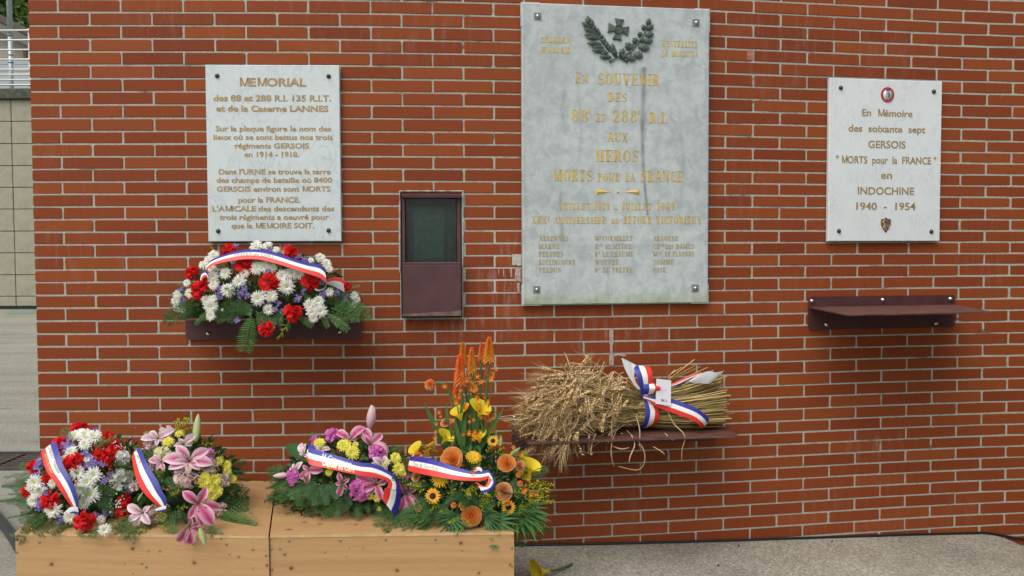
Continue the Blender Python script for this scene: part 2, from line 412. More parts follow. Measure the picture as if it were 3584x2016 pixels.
M['straw'] = straw('straw', (.13, .08, .025), (.90, .70, .30))
M['ear'] = straw('wheat_ear', (.30, .19, .075), (.90, .67, .36))
M['dry'] = straw('dry_leaf', (.30, .20, .09), (.60, .47, .27))
def wood():
    m = NT('varnished_pine'); a = m.n('ShaderNodeAttribute', attribute_name='Col').outputs['Color']
    p = m.obj(); g = m.noise(m.scale(p, (2, 6, 34)), 9, 5, .6); c = m.mix(1.0, a, m.ramp(g, [(.3, .9), (.7, 1.06)]), 'MULTIPLY')
    m.base(c); m.bump(g, .08, .002); return m.fin(.42, 0, .4)
M['wood'] = wood()
M['wood_edge'] = plain('plywood_edge', (.62, .45, .22), .5, col2=(.5, .33, .15), sc=30)
M['zinc'] = plain('zinc_screw', (.26, .28, .28), .4, .8)
M['enamel_red'] = plain('red_enamel', (.42, .02, .02), .3); M['enamel_white'] = plain('white_enamel', (.7, .74, .74), .3)
M['enamel_blue'] = plain('violet_enamel', (.06, .03, .2), .3); M['silver'] = plain('silver', (.5, .52, .5), .35, .6)
M['shield'] = plain('brown_metal', (.20, .11, .10), .45, .6, col2=(.3, .2, .12), sc=90)
# ================================================================== GROUND
def pz(x): return .028-.032*x
def gz(x, y):
    z = .0
    if y > 6.4: z = .44*min(1, (y-6.4)/9.6)
    if x > -.9: z = -.13
    if y > 16.1: z = .4
    return z
g = MB(); xs = [-160, -60, -25, -14]+[-13+i*.7 for i in range(12)]+[-4.25, -3.28, -2.9, -2.4, -1.6, -1.2, -.89, .5, 1.5, 2.6, 4, 8, 20, 60, 160]
ys = [-120, -40, -15, -5, -1, 1, 2.4, 3.2, 4.2, 5.0, 5.72, 6.24, 6.4]+[6.8+i*.8 for i in range(12)]+[16.1, 20, 40, 120, 300]
xs = sorted(xs); ys = sorted(ys)
V = [(x, y, gz(x, y)) for y in ys for x in xs]; F = []
for j in range(len(ys)-1):
    for i in range(len(xs)-1):
        if abs(xs[i]+4.25) < .01 and abs(ys[j]-5.72) < .01: continue
        F.append((j*len(xs)+i, j*len(xs)+i+1, (j+1)*len(xs)+i+1, (j+1)*len(xs)+i))
g.add(V, F); struct('ground', g, M['asphalt'])
g = MB(); out = [(W(s, 0, -.03).x, W(s, 0, -.03).y) for s in np.linspace(4.2, 15.75, 24)]
for (u, v) in ((3480, 1872), (3515, 1880), (3548, 1893), (3584, 1912), (3640, 1950), (3690, 2020)):
    p = atZ(u, v, -.05); out.append((p.x, p.y))
out += [(out[-1][0]+.05, 2.6), (out[-1][0]+.05, -3.5), (-.95, -3.5), (-.95, 3.9)]
n = len(out); V = [(x, y, pz(x)) for x, y in out]+[(x, y, -.14) for x, y in out]
g.add(V, [tuple(range(n))[::-1]]+[(k, (k+1) % n, n+(k+1) % n, n+k) for k in range(n)], smooth=False)
struct('pavement', g, M['concrete'])
# strip of green floor paint in front of the far wall
g = MB(); P = [atY(22, 1088, 15.2), atY(120, 1088, 15.2), atY(120, 1080, 15.9), atY(40, 1080, 15.9)]
g.add([(p.x, p.y, gz(p.x, p.y)+.006) for p in P], [(0, 1, 2, 3)]); tag(struct('green_marking', g, M['green_paint']), None, None)
# drain grate
gr = thing('drain_grate', (-3.77, 5.98, 0), 'rusty iron drain grate set in the asphalt left of the brick wall', 'grate')
b = MB(); x0, x1, y0, y1 = -4.25, -3.28, 5.72, 6.24
for (a, c, d, e) in ((x0, x1, y0, y0+.03), (x0, x1, y1-.03, y1), (x0, x0+.03, y0+.03, y1-.03), (x1-.03, x1, y0+.03, y1-.03)):
    b.box(((a+c)/2, (d+e)/2, -.004), (c-a, e-d, .03))
b.build('frame', M['iron'], gr)
for i in range(8):
    y = y0+.05+i*(y1-y0-.1)/7; MB().box(((x0+x1)/2, y, -.012), (x1-x0-.06, .026, .022), bev=.003).build('bar', M['iron'], gr)
for i in range(5):
    x = x0+.09+i*.2; MB().box((x, (y0+y1)/2, .002), (.02, y1-y0-.07, .012), bev=.002).build('cross_bar', M['iron'], gr)
b = MB(); b.add([(x0, y0, 0), (x1, y0, 0), (x1, y1, 0), (x0, y1, 0), (x0, y0, -.3), (x1, y0, -.3), (x1, y1, -.3), (x0, y1, -.3)],
      [(4, 5, 6, 7), (0, 1, 5, 4), (1, 2, 6, 5), (2, 3, 7, 6), (3, 0, 4, 7)], smooth=False)
b.build('pit', M['dark'], gr)
# ================================================================== BRICK WALL
NS0, NZ1 = sat(1401, 672); NS1, NZ0 = sat(1618, 1111)   # niche of the urn case
wall = thing('brick_wall', W(-.45, 0), 'long curved wall of red bricks with pale mortar joints behind the flowers', 'wall')
SE0, SE1 = -.47, 22.6; KT, KB = -9, 46
rows_z = [zc(KT)+.0]
mo = MB()
ss = [SE0+.012]+[s for s in np.arange(0, SE1-.1, .5) if not (NS0-.2 < s < NS1+.2)]+[NS0, NS1, SE1]
ss = sorted(ss); zz = sorted([zc(KT), 2.6, 2.0, NZ1, NZ0, .7, .3, -.14])
def sheet(off, flip, hole):
    V = [W(s, z, off) for z in zz for s in ss]; F = []
    for j in range(len(zz)-1):
        for i in range(len(ss)-1):
            if hole and NS0-.001 <= ss[i] < NS1-.001 and NZ0-.001 <= zz[j] < NZ1-.001: continue
            q = (j*len(ss)+i, j*len(ss)+i+1, (j+1)*len(ss)+i+1, (j+1)*len(ss)+i); F.append(q[::-1] if flip else q)
    return V, F
V, F = sheet(0, False, True); mo.add(V, F, smooth=False)
V2, F2 = sheet(-.22, True, False); mo.add(V2, F2, smooth=False)
nS, nZ = len(ss), len(zz)
mo.add([W(s, zc(KT), o) for o in (0, -.22) for s in ss], [(i, i+1, nS+i+1, nS+i) for i in range(nS-1)], smooth=False)
for s_ in (ss[0], ss[-1]): mo.add([W(s_, z, o) for o in (0, -.22) for z in zz], [(i, i+1, nZ+i+1, nZ+i) for i in range(nZ-1)], smooth=False)
mo.build('mortar', M['mortar'], wall)
def brick_mesh(L, Hh, D, rng):   # front face at y=0 facing -y
    hx, hz = L/2, Hh/2; pts = []
    for (sx, sz) in ((-1, -1), (1, -1), (1, 1), (-1, 1)):
        r = rng.choice([.0015, .002, .002, .003, .0065]) ; j = lambda: rng.uniform(-.0009, .0009)
        a = (sx*hx+j()*.6, sz*(hz-r)+j()*.5); c = (sx*(hx-r), sz*hz+j()*.6)
        pts += [a, c] if sx*sz > 0 else [c, a]
    n = len(pts); b = .0018
    V = [(x*(1-b/hx), 0, z*(1-b/hz)) for x, z in pts]+[(x, b, z) for x, z in pts]+[(x, D, z) for x, z in pts]
    F = [tuple(range(n))]
    for l in range(2):
        for k in range(n): F.append((l*n+k, (l+1)*n+k, (l+1)*n+(k+1) % n, l*n+(k+1) % n))
    return V, F
occl = [(722, 227, 1192, 846), (1826, 20, 2480, 1066), (2898, 270, 3297, 845), (1403, 673, 1618, 1112), (620, 860, 1250, 1150), (1860, 1270, 2520, 1520),
        (140, 1530, 860, 1700), (980, 1500, 1900, 1750), (1550, 1200, 1720, 1500), (60, 1682, 1800, 2016)]
rb = random.Random(5); bricks = []
for k in range(KT, KB):
    z1 = zc(k); z0 = zc(k+1); even = (k % 2 == 0)      # row under bed k; even rows have joints at .5
    joints = [i+(.5 if even else 0) for i in range(-1, 24)]; joints = [j for j in joints if j > SE0+.1 and j < SE1]
    ed = [SE0]+joints+[SE1]
    for a, c in zip(ed[:-1], ed[1:]):
        ja = .0045/BL if a > SE0 else 0; jc = .0045/BL if c < SE1 else 0
        A, C = a+ja+rb.uniform(-.004, .004)*(a > SE0), c-jc+rb.uniform(-.004, .004)*(c < SE1); segs = [(A, C)]
        if z1 > NZ0+.012 and z0 < NZ1-.012 and C > NS0-.02 and A < NS1+.02:
            segs = [(A, min(C, NS0-.016))] if A < NS0-.15 else []
            if C > NS1+.15: segs.append((max(A, NS1+.02), C))
        for (p, q) in segs:
            if q-p < .08: continue
            top, bot = z1-.0039, z0+.0039
            cut = False
            zm = (top+bot)/2; sm = (p+q)/2
            u, v = project(W(sm, zm)); vis = (-40 < u < 3620) and (-25 < v < 2030)
            hid = any(a0 < u < a1 and b0 < v < b1 for a0, b0, a1, b1 in occl)
            bricks.append(((q-p)*BL*(750 if vis and not hid else 1)*(1.2 if v < 900 else 1)*(4.05/W(sm, 0).y), sm, zm, (q-p)*BL, top-bot, a <= SE0))
order = sorted(range(len(bricks)), key=lambda i: -bricks[i][0]); single = set(order[:298])
cache = {}; joined = MB()
for i, (wgt, sm, zm, L, Hh, endb) in enumerate(bricks):
    h = head(sm)+rb.uniform(-.003, .003); off = .0022+rb.uniform(-.0008, .0012)
    P = W(sm, zm+rb.uniform(-.0006, .0006), off); Mx = frame_at(P, h) @ Matrix.Rotation(rb.uniform(-.0025, .0025), 4, 'Y')
    D = .03 if not endb else .22+off*2
    if i in single:
        key = (round(L, 2), D > .1, rb.randrange(4))
        if key not in cache:
            V, F = brick_mesh(L, Hh, D, rb); m_ = MB(); m_.add(V, F, smooth=False); cache[key] = (m_.mesh('brick', M['brick']), L, Hh)
        me, L0, H0 = cache[key]
        inst('brick', me, wall, Mx @ Matrix.Diagonal((L/L0, 1, Hh/H0, 1)))
    else:
        V, F = brick_mesh(L, Hh, D, rb); joined.add([Mx @ Vector(v) for v in V], F, smooth=False)
o = joined.build('brick_courses', M['brick'], wall); o['kind'] = 'stuff'
# white paint run and old plaster on the bricks beside the big plaque
pt = MB()
def patch(mb, s0, z0, s1, z1, off=.0062, n=9, rng=rb):
    V = []; 
    for i in range(n+1):
        t = i/n; e = rng.uniform(-.004, .004)
        V += [W(s0+(s1-s0)*t, z0+rng.uniform(-.005, .005), off), W(s0+(s1-s0)*t, z1+rng.uniform(-.001, .001), off)]
    mb.add(V, [(2*i, 2*i+2, 2*i+3, 2*i+1) for i in range(n)], smooth=False)
a = sat(1792, 890); b_ = sat(1824, 928); patch(pt, a[0], b_[1], b_[0], a[1])
for (u0, v0, u1, v1) in ((2132, 1150, 2146, 1205), (2134, 1205, 2143, 1240), (2131, 1240, 2147, 1280), (2614, 176, 2634, 212), (1802, 936, 1822, 985), (1786, 940, 1792, 968), (1760, 942, 1764, 966), (1744, 940, 1747, 960), (1810, 990, 1818, 1022), (2150, 1236, 2190, 1246)):
    a = sat(u0, v0); b_ = sat(u1, v1); wp = MB(); patch(wp, a[0], b_[1], b_[0], a[1], .0048, 6); wp.build('white_mark', M['pale_mark'] if u0 < 2600 else M['pink_mark'], wall)
pt.build('white_paint_patch', M['white_mortar'], wall)
ms = MB()      # the pale mortar bead round the case
for (q0, q1) in (((1399, 668), (1399, 955)), ((1399, 669), (1622, 669)), ((1621, 668), (1621, 905))):
    n = 16; V = []
    p0 = Vector(sat(*q0)); p1 = Vector(sat(*q1)); dd = (p1-p0); ax = Vector((0, 1)) if abs(dd.x) > abs(dd.y)/3 else Vector((1/BL, 0))
    for i in range(n+1):
        c = p0+dd*i/n; wd = .003+rb.uniform(-.0015, .002)
        V += [W(c.x-ax.x*wd, c.y-ax.y*wd, .004), W(c.x, c.y, .0075), W(c.x+ax.x*wd, c.y+ax.y*wd, .004)]
    ms.add(V, [(3*i+k, 3*i+3+k, 3*i+4+k, 3*i+1+k) for i in range(n) for k in range(2)])
ms.build('mortar_bead', M['mortar'], wall)
# ================================================================== FLAT TEXT
def text_poly(txt, bold=0.0, shear=0.0, spacing=1.0):
    if 'M' in txt:      # the built-in M closes up when emboldened: draw it from four strokes
        wdt = lambda q: (lambda V: max(v[0] for v in V)-min(v[0] for v in V))(text_raw(q, 0, 0)[0])
        bar = wdt('H'); V = []; F = []; x = 0.0; parts = txt.split('M'); hh = CAPH; sw = .105+bold
        for i, part in enumerate(parts):
            if part:
                PV, PF = text_raw(part, bold, 0); adv = wdt('H'+part+'H')-2*bar; b0 = len(V)
                V += [(v[0]+x, v[1]) for v in PV]; F += [tuple(b0+k for k in f) for f in PF]; x += adv
            if i < len(parts)-1:
                x += -.02 if i or parts[0] else 0; W_ = .66
                for (xa, ya, xb, yb) in ((sw/2, 0, sw/2, hh), (W_-sw/2, 0, W_-sw/2, hh), (sw/2, hh, W_/2, 0.0), (W_-sw/2, hh, W_/2, 0.0)):
                    b0 = len(V); q = sw/2; V += [(x+xa-q, ya), (x+xa+q, ya), (x+xb+q, yb), (x+xb-q, yb)] if yb > ya else [(x+xb-q*.8, yb), (x+xb+q*.8, yb), (x+xa+q, ya), (x+xa-q, ya)]; F.append((b0, b0+1, b0+2, b0+3))
                x += W_-.03
        return [(v[0]+shear*v[1], v[1]) for v in V], F
    return text_raw(txt, bold, shear, spacing)
def text_raw(txt, bold=0.0, shear=0.0, spacing=1.0):
    cu = bpy.data.curves.new('t', 'FONT'); cu.body = txt; cu.size = 1; cu.offset = bold; cu.shear = shear; cu.space_character = spacing; cu.resolution_u = 3
    ob = bpy.data.objects.new('t', cu); COL.objects.link(ob)
    dg = bpy.context.evaluated_depsgraph_get(); me = bpy.data.meshes.new_from_object(ob.evaluated_get(dg))
    V = [tuple(v.co) for v in me.vertices]; F = [tuple(p.vertices) for p in me.polygons]
    bpy.data.objects.remove(ob); bpy.data.curves.remove(cu); bpy.data.meshes.remove(me)
    return [(v[0], v[1]) for v in V], F
CAPH = .73
# stroke alphabet: thick and thin roman capitals, height 1
TK, TN, SF = .2, .065, .05
def Ln(x0, y0, x1, y1, w): 
    d = Vector((x1-x0, y1-y0)); 
    n = Vector((-d.y, d.x)).normalized()*w/2; 
    if abs(d.y) > abs(d.x)*.5: n = Vector((w/2 if n.x > 0 else -w/2, 0))
    return [(x0+n.x, y0+n.y), (x1+n.x, y1+n.y), (x1-n.x, y1-n.y), (x0-n.x, y0-n.y)]
def St(x, y0=0, y1=1, w=TK, s0=1, s1=1):
    o = [Ln(x, y0, x, y1, w)]
    if s0: o.append(Ln(x-w*.5-.07, y0+SF/2, x+w*.5+.07, y0+SF/2, SF))
    if s1: o.append(Ln(x-w*.5-.07, y1-SF/2, x+w*.5+.07, y1-SF/2, SF))
    return o
def Ar(cx, cy, rx, ry, a0, a1, tk=TK, tn=TN, n=10):
    o = []; pr = None
    for i in range(n+1):
        a = math.radians(a0+(a1-a0)*i/n); c, s = math.cos(a), math.sin(a); w_ = tn+(tk-tn)*abs(c)**1.5
        q = ((cx+rx*c, cy+ry*s), (cx+(rx-w_)*c, cy+(ry-min(w_, tn*1.2 if abs(c) < .3 else w_))*s))
        if pr: o.append([pr[0], q[0], q[1], pr[1]])
        pr = q
    return o
H3 = lambda x0, x1, y, w=TN: [Ln(x0, y, x1, y, w)]
def ser(x, y, up): return [Ln(x, y, x, y+(.2 if up else -.2), TN)]
GL = {
 'A': (.62, lambda: [Ln(.1, 0, .31, 1, TN), Ln(.31, 1, .52, 0, TK)]+H3(.17, .45, .33)+H3(.0, .2, SF/2, SF)+H3(.4, .64, SF/2, SF)),
 'B': (.58, lambda: St(.16)+Ar(.28, .76, .24, .24, -90, 90)+Ar(.28, .27, .28, .27, -90, 90)),
 'C': (.56, lambda: Ar(.32, .5, .3, .5, 55, 305)+ser(.5, .98, False)+ser(.5, .02, True)),
 'D': (.6, lambda: St(.16)+Ar(.26, .5, .32, .5, -90, 90)),
 'E': (.54, lambda: St(.16)+H3(.2, .5, 1-TN/2)+H3(.2, .42, .52)+H3(.2, .52, TN/2)+ser(.49, 1, False)+ser(.51, 0, True)+[Ln(.41, .42, .41, .62, TN)]),
 'F': (.5, lambda: St(.16)+H3(.2, .5, 1-TN/2)+H3(.2, .42, .5)+ser(.49, 1, False)+[Ln(.41, .4, .41, .6, TN)]),
 'G': (.6, lambda: Ar(.32, .5, .3, .5, 55, 305)+ser(.5, .98, False)+St(.5, .05, .45, .16, 0, 1)),
 'H': (.66, lambda: St(.16)+St(.5)+H3(.2, .46, .5)),
 'I': (.3, lambda: St(.15)),
 'J': (.42, lambda: St(.28, .2, 1, TK, 0, 1)+Ar(.19, .2, .19, .2, 180, 360, .16)),
 'K': (.62, lambda: St(.16)+[Ln(.22, .42, .5, 1, TN), Ln(.3, .6, .54, 0, TK)]+H3(.42, .62, SF/2, SF)+H3(.4, .6, 1-SF/2, SF)),
 'L': (.5, lambda: St(.16)+H3(.2, .48, TN/2)+ser(.47, 0, True)),
 'M': (.78, lambda: St(.12, 0, 1, TN)+St(.64)+[Ln(.14, 1, .38, .05, TK), Ln(.38, .05, .6, 1, TN)]),
 'N': (.66, lambda: St(.12, 0, 1, TN)+St(.54, 0, 1, TN, 0, 1)+[Ln(.14, 1, .52, 0, TK)]),
 'O': (.64, lambda: Ar(.32, .5, .31, .5, 0, 360, n=18)),
 'P': (.54, lambda: St(.16)+Ar(.27, .74, .25, .26, -90, 90)),
 'R': (.6, lambda: St(.16)+Ar(.27, .75, .25, .25, -90, 90)+[Ln(.3, .5, .46, .06, TK)]+H3(.42, .6, SF/2, SF)),
 'S': (.5, lambda: Ar(.25, .755, .22, .245, 40, 250, .15)+Ar(.25, .255, .24, .255, -140, 90, .15)+[Ln(.13, .62, .38, .4, .16)]+ser(.45, .98, False)+ser(.05, .02, True)),
 'T': (.6, lambda: St(.3, 0, 1, TK, 1, 0)+H3(.04, .56, 1-TN/2)+ser(.06, 1, False)+ser(.54, 1, False)),
 'U': (.64, lambda: St(.15, .25, 1, TK, 0, 1)+St(.52, .25, 1, TN, 0, 1)+Ar(.31, .27, .25, .27, 180, 360, .2, TN)),
 'V': (.62, lambda: [Ln(.12, 1, .32, 0, TK), Ln(.32, 0, .52, 1, TN)]+H3(0, .24, 1-SF/2, SF)+H3(.42, .62, 1-SF/2, SF)),
 'W': (.88, lambda: [Ln(.12, 1, .28, 0, TK), Ln(.28, 0, .44, .9, TN), Ln(.44, 1, .6, 0, TK), Ln(.6, 0, .76, 1, TN)]+H3(0, .24, 1-SF/2, SF)+H3(.66, .88, 1-SF/2, SF)),
 'X': (.6, lambda: [Ln(.12, 1, .48, 0, TK), Ln(.48, 1, .12, 0, TN)]+H3(0, .24, 1-SF/2, SF)+H3(.38, .6, 1-SF/2, SF)+H3(0, .22, SF/2, SF)+H3(.36, .6, SF/2, SF)),
 'Y': (.6, lambda: St(.3, 0, .5, TK, 1, 0)+[Ln(.1, 1, .3, .45, TK), Ln(.3, .45, .5, 1, TN)]),
 'Z': (.54, lambda: [Ln(.42, .96, .08, .04, TK)]+H3(.04, .5, 1-TN/2)+H3(.04, .52, TN/2)+ser(.06, 1, False)+ser(.5, 0, True)),
 '1': (.36, lambda: St(.2, 0, 1, TK, 1, 0)+[Ln(.06, .82, .16, 1, TN)]),
 '2': (.52, lambda: Ar(.25, .73, .22, .27, -20, 170, .18)+[Ln(.43, .68, .08, .06, .15)]+H3(.04, .5, .05, .1)+ser(.49, 0, True)),
 '4': (.54, lambda: St(.36, 0, 1, TK, 1, 0)+[Ln(.34, 1, .06, .3, TN)]+H3(.04, .52, .3)),
 '8': (.54, lambda: Ar(.27, .76, .2, .24, 0, 360, .15, n=14)+Ar(.27, .27, .25, .27, 0, 360, .16, n=14)),
 '9': (.52, lambda: Ar(.26, .7, .23, .3, 0, 360, .16, n=14)+Ar(.2, .4, .29, .4, -90, 10, .16)+Ar(.22, .14, .12, .14, 120, 300, .1)),
 '.': (.2, lambda: [Ln(.1, 0, .1, .16, .16)]), '-': (.5, lambda: H3(.06, .44, .36, .1)), ' ': (.42, lambda: []),
}
def roman(txt):
    V = []; F = []; x = 0
    for ch in txt:
        w_, fn = GL[ch]
        for q in fn():
            b0 = len(V); V += [(p[0]+x, p[1]) for p in q]; F.append(tuple(range(b0, b0+len(q))))
        x += w_+.1
    return V, F
class Plaque:
    """flat slab standing vertically in front of the wall; pixel corners give its size"""
    def __init__(s, corners, thick, gap, label, name='memorial_plaque'):
        cu = sum(c[0] for c in corners)/4; cv = sum(c[1] for c in corners)/4
        s.c = at(cu, cv, thick+gap); s.h = head(sat(cu, cv)[0]); s.th = thick
        L = [s.loc(*c) for c in corners]      # TL TR BR BL
        s.x0 = (L[0][0]+L[3][0])/2; s.x1 = (L[1][0]+L[2][0])/2; s.z1 = (L[0][1]+L[1][1])/2; s.z0 = (L[2][1]+L[3][1])/2
        s.F = frame_at(s.c, s.h)
        s.root = thing(name, s.F @ Vector(((s.x0+s.x1)/2, thick, s.z0)), label, 'plaque', rz=s.h)
    def loc(s, u, v):
        d = ray(u, v); n = Vector((math.sin(s.h), -math.cos(s.h), 0)); t = (s.c-EYE).dot(n)/d.dot(n); p = EYE+d*t-s.c
        return (p.x*math.cos(s.h)+p.y*math.sin(s.h), p.z)
    def slab(s, mat, colf, outline=None, nx=60, nz=80, bev=.003):
        mb = MB(); 
        X = np.linspace(s.x0+bev, s.x1-bev, nx); Z = np.linspace(s.z0+bev, s.z1-bev, nz)
        V = [s.F @ Vector((x, 0, z)) for z in Z for x in X]; C = [colf((x-s.x0)/(s.x1-s.x0), (z-s.z0)/(s.z1-s.z0)) for z in Z for x in X]
        mb.add(V, [(j*nx+i, j*nx+i+1, (j+1)*nx+i+1, (j+1)*nx+i) for j in range(nz-1) for i in range(nx-1)], 0, C, False)
        ring = [(s.x0, s.z0), (s.x1, s.z0), (s.x1, s.z1), (s.x0, s.z1)]; inn = [(s.x0+bev, s.z0+bev), (s.x1-bev, s.z0+bev), (s.x1-bev, s.z1-bev), (s.x0+bev, s.z1-bev)]
        V = [s.F @ Vector((x, 0, z)) for x, z in inn]+[s.F @ Vector((x, bev, z)) for x, z in ring]+[s.F @ Vector((x, s.th, z)) for x, z in ring]
        mb.add(V, [(l*4+k, (l+1)*4+k, (l+1)*4+(k+1) % 4, l*4+(k+1) % 4) for l in range(2) for k in range(4)]+[(11, 10, 9, 8)], 0, (1, 1, 1), False)
        return mb.build('slab', mat, s.root)
    def line(s, txt, px, xl, xr, yt, yb, mat, roman_=False, bold=.02, depth=.0012, xh=None):
        (V, F) = roman(txt) if roman_ else text_poly(txt, bold)
        ul, vt = px(xl, yt); ur, vb = px(xr, yb)
        a = s.loc(ul, (vt+vb)/2); b = s.loc(ur, (vt+vb)/2); t = s.loc((ul+ur)/2, vt); d = s.loc((ul+ur)/2, vb)
        mx0 = min(v[0] for v in V); mx1 = max(v[0] for v in V); cap = 1.0 if roman_ else CAPH
        sx = (b[0]-a[0])/(mx1-mx0); sz = (t[1]-d[1])/cap
        if xh: sz = (t[1]-d[1])/xh
        P = [s.F @ Vector((a[0]+(v[0]-mx0)*sx, -depth, d[1]+v[1]*sz)) for v in V]; n = len(P)
        mb = MB(); mb.add(P, F, smooth=False)
        Q = [s.F @ Vector((a[0]+(v[0]-mx0)*sx, .0005, d[1]+v[1]*sz)) for v in V]
        ed = {}
        for f in F:
            for i in range(len(f)):
                e = (f[i], f[(i+1) % len(f)]); ed[e] = ed.get(e, 0)+1
        sid = [(a_, b_2) for (a_, b_2) in ed if (b_2, a_) not in ed]
        mb.add(P+Q, [(a_, n+a_, n+b_2, b_2) for a_, b_2 in sid], smooth=False)
        return mb.build('inscription', mat, s.root)
    def bolt(s, px, x, y, r, mat, washer=None, h=.012):
        u, v = px(x, y); L = s.loc(u, v); MM = s.F @ Matrix.Translation((L[0], 0, L[1])) @ Matrix.Rotation(PI/2, 4, 'X')
        if washer:
            MB().box((0, 0, .001), (washer, washer, .003), MM, bev=.0005).build('washer', M['lead'], s.root)
        b = MB(); b.lathe([(r*1.25, 0), (r*1.25, .002), (r, .003), (r, h*.55), (r*.75, h*.85), (r*.3, h)], 14, MM); b.build('bolt', mat, s.root)
# ------------------------------------------------------------------ left plaque
c3 = cvt((700, 200), 2.1635)
P1 = Plaque([c3(47, 57), c3(1061, 60), c3(1065, 1395), c3(55, 1397)], .02, .006,
            'white veined marble plaque headed MEMORIAL above the shelf of red and white flowers')
rm = random.Random(3)
P1.slab(M['marble_a'], lambda a, b: (1, 1, 1))
for t_ in (('MEMORIAL', 303, 805, 157, 220, .022), ('des 88 et 288 R.I. 135 R.I.T.', 102, 993, 286, 333, .02), ('et de la Caserne LANNES', 122, 973, 365, 412, .02),
          ('Sur la plaque figure le nom des', 118, 993, 520, 560, .015), ('lieux où se sont battus nos trois', 102, 1005, 585, 625, .015), ('régiments GERSOIS', 263, 825, 650, 690, .015),
          ('en 1914 - 1918.', 337, 750, 714, 755, .015), ("Dans l'URNE se trouve la terre", 142, 990, 846, 886, .015), ('des champs de bataille où 8400', 125, 1000, 910, 950, .015),
          ('GERSOIS environ sont MORTS', 127, 988, 976, 1017, .015), ('pour la FRANCE.', 290, 758, 1058, 1100, .015), ("L'AMICALE des descendants des", 95, 1017, 1125, 1166, .015),
          ('trois régiments a oeuvré pour', 148, 975, 1190, 1230, .015), ('que la MEMOIRE SOIT.', 238, 865, 1254, 1295, .015)):
    P1.line(t_[0], c3, *t_[1:5], M['gold'], bold=t_[5]+.012)
for x, y in ((130, 143), (974, 145), (138, 1317), (974, 1313)): P1.bolt(c3, x, y, .0085, M['bolt_dark'])
# ------------------------------------------------------------------ right plaque
c8 = cvt((2800, 240), 1.509)
P3 = Plaque([c8(160, 45), c8(752, 72), c8(738, 914), c8(147, 909)], .022, .012,
            'plain white marble plaque with a small round red badge above the empty maroon shelf')
P3.slab(M['marble_c'], lambda a, b: (1, 1, 1))
for t_ in (('En  Mémoire', 328, 593, 215, 253), ('des  soixante  sept', 256, 662, 299, 336), ('GERSOIS', 360, 557, 380, 420), ('" MORTS  pour  la  FRANCE "', 190, 718, 463, 502),
          ('INDOCHINE', 305, 602, 625, 665), ('1940  -  1954', 297, 610, 706, 746)):
    P3.line(t_[0], c8, *t_[1:5], M['gold'], bold=.018)
P3.line('en', c8, 427, 485, 551, 582, M['gold'], bold=.018, xh=.54)
for x, y in ((215, 102), (706, 122), (205, 858), (693, 861)): P3.bolt(c8, x, y, .009, M['bolt_dark'])
L = P3.loc(*c8(461, 138)); MM = P3.F @ Matrix.Translation((L[0], 0, L[1])) @ Matrix.Rotation(PI/2, 4, 'X')
r_ = .036; b = MB(); b.lathe([(r_*.70, 0), (r_*.70, .005), (r_, .005), (r_, 0)][::-1], 28, MM)
bd = MB(); V = [MM @ Vector((q*math.cos(a), q*math.sin(a)*1.05, z)) for q, z in ((r_, 0), (r_, .004), (r_*.72, .004)) for a in np.linspace(0, 2*PI, 28, False)]
bd.add(V, [(l*28+k, l*28+(k+1) % 28, (l+1)*28+(k+1) % 28, (l+1)*28+k) for l in range(2) for k in range(28)], smooth=False); badge = bd.build('badge', M['enamel_red'], P3.root)
bd = MB(); bd.lathe([(r_*.715, 0), (r_*.715, .003)], 28, MM @ Matrix.Diagonal((1, 1.05, 1, 1))); bd.build('badge_face', M['enamel_white'], badge)
bd = MB(); 
bd.prism([(.001, -.017), (.011, -.008), (.012, .004), (.004, .012), (.005, 0)], -.0045, -.002, P3.F @ Matrix.Translation((L[0], 0, L[1])))
bd.prism([(-.012, .021), (0, .027), (.014, .021), (.006, .019), (-.006, .019)], -.0045, -.002, P3.F @ Matrix.Translation((L[0], 0, L[1]))); bd.build('badge_crescent', M['enamel_blue'], badge)
bd = MB()
bd.prism([(-.021, -.031), (-.017, -.03), (.005, .012), (.012, .014), (.004, .02), (-.004, .017), (-.01, .008), (-.009, 0), (-.012, -.012)][::1], -.006, -.002, P3.F @ Matrix.Translation((L[0], 0, L[1]))); bd.build('badge_emblem', M['silver'], badge)
L = P3.loc(*c8(452, 825)); q = .0285; hh = .04
ol = [(0, -hh), (q*.55, -hh*.55), (q*.92, -.003), (q, hh*.35), (q*.93, hh*.72), (q*.35, hh*.78), (0, hh*.95), (-q*.35, hh*.78), (-q*.93, hh*.72), (-q, hh*.35), (-q*.92, -.003), (-q*.55, -hh*.55)]
bd = MB(); bd.prism(ol, -.004, 0, P3.F @ Matrix.Translation((L[0], 0, L[1])), bev=.0012); sh_ = bd.build('shield', M['shield'], P3.root)
bd = MB()
for (x, z, a, l) in ((-.015, .018, .8, .02), (-.011, .008, -1.1, .024), (-.012, -.006, .9, .018), (-.008, -.014, .7, .014), (-.002, -.024, .2, .008)):
    bd.box((0, -.005, 0), (l, .002, .0045), P3.F @ Matrix.Translation((L[0]+x, 0, L[1]+z)) @ Matrix.Rotation(-a, 4, 'Y'), bev=.0005)
bd.build('shield_relief', M['gold_b'], sh_)
bd = MB()
for (x, z, a, l) in ((.012, -.002, .1, .018), (.018, -.012, 1.3, .016), (.008, -.012, -.4, .012)):
    bd.box((0, -.005, 0), (l, .002, .003), P3.F @ Matrix.Translation((L[0]+x, 0, L[1]+z)) @ Matrix.Rotation(-a, 4, 'Y'), bev=.0005)
bd.build('shield_relief_silver', M['silver'], sh_)
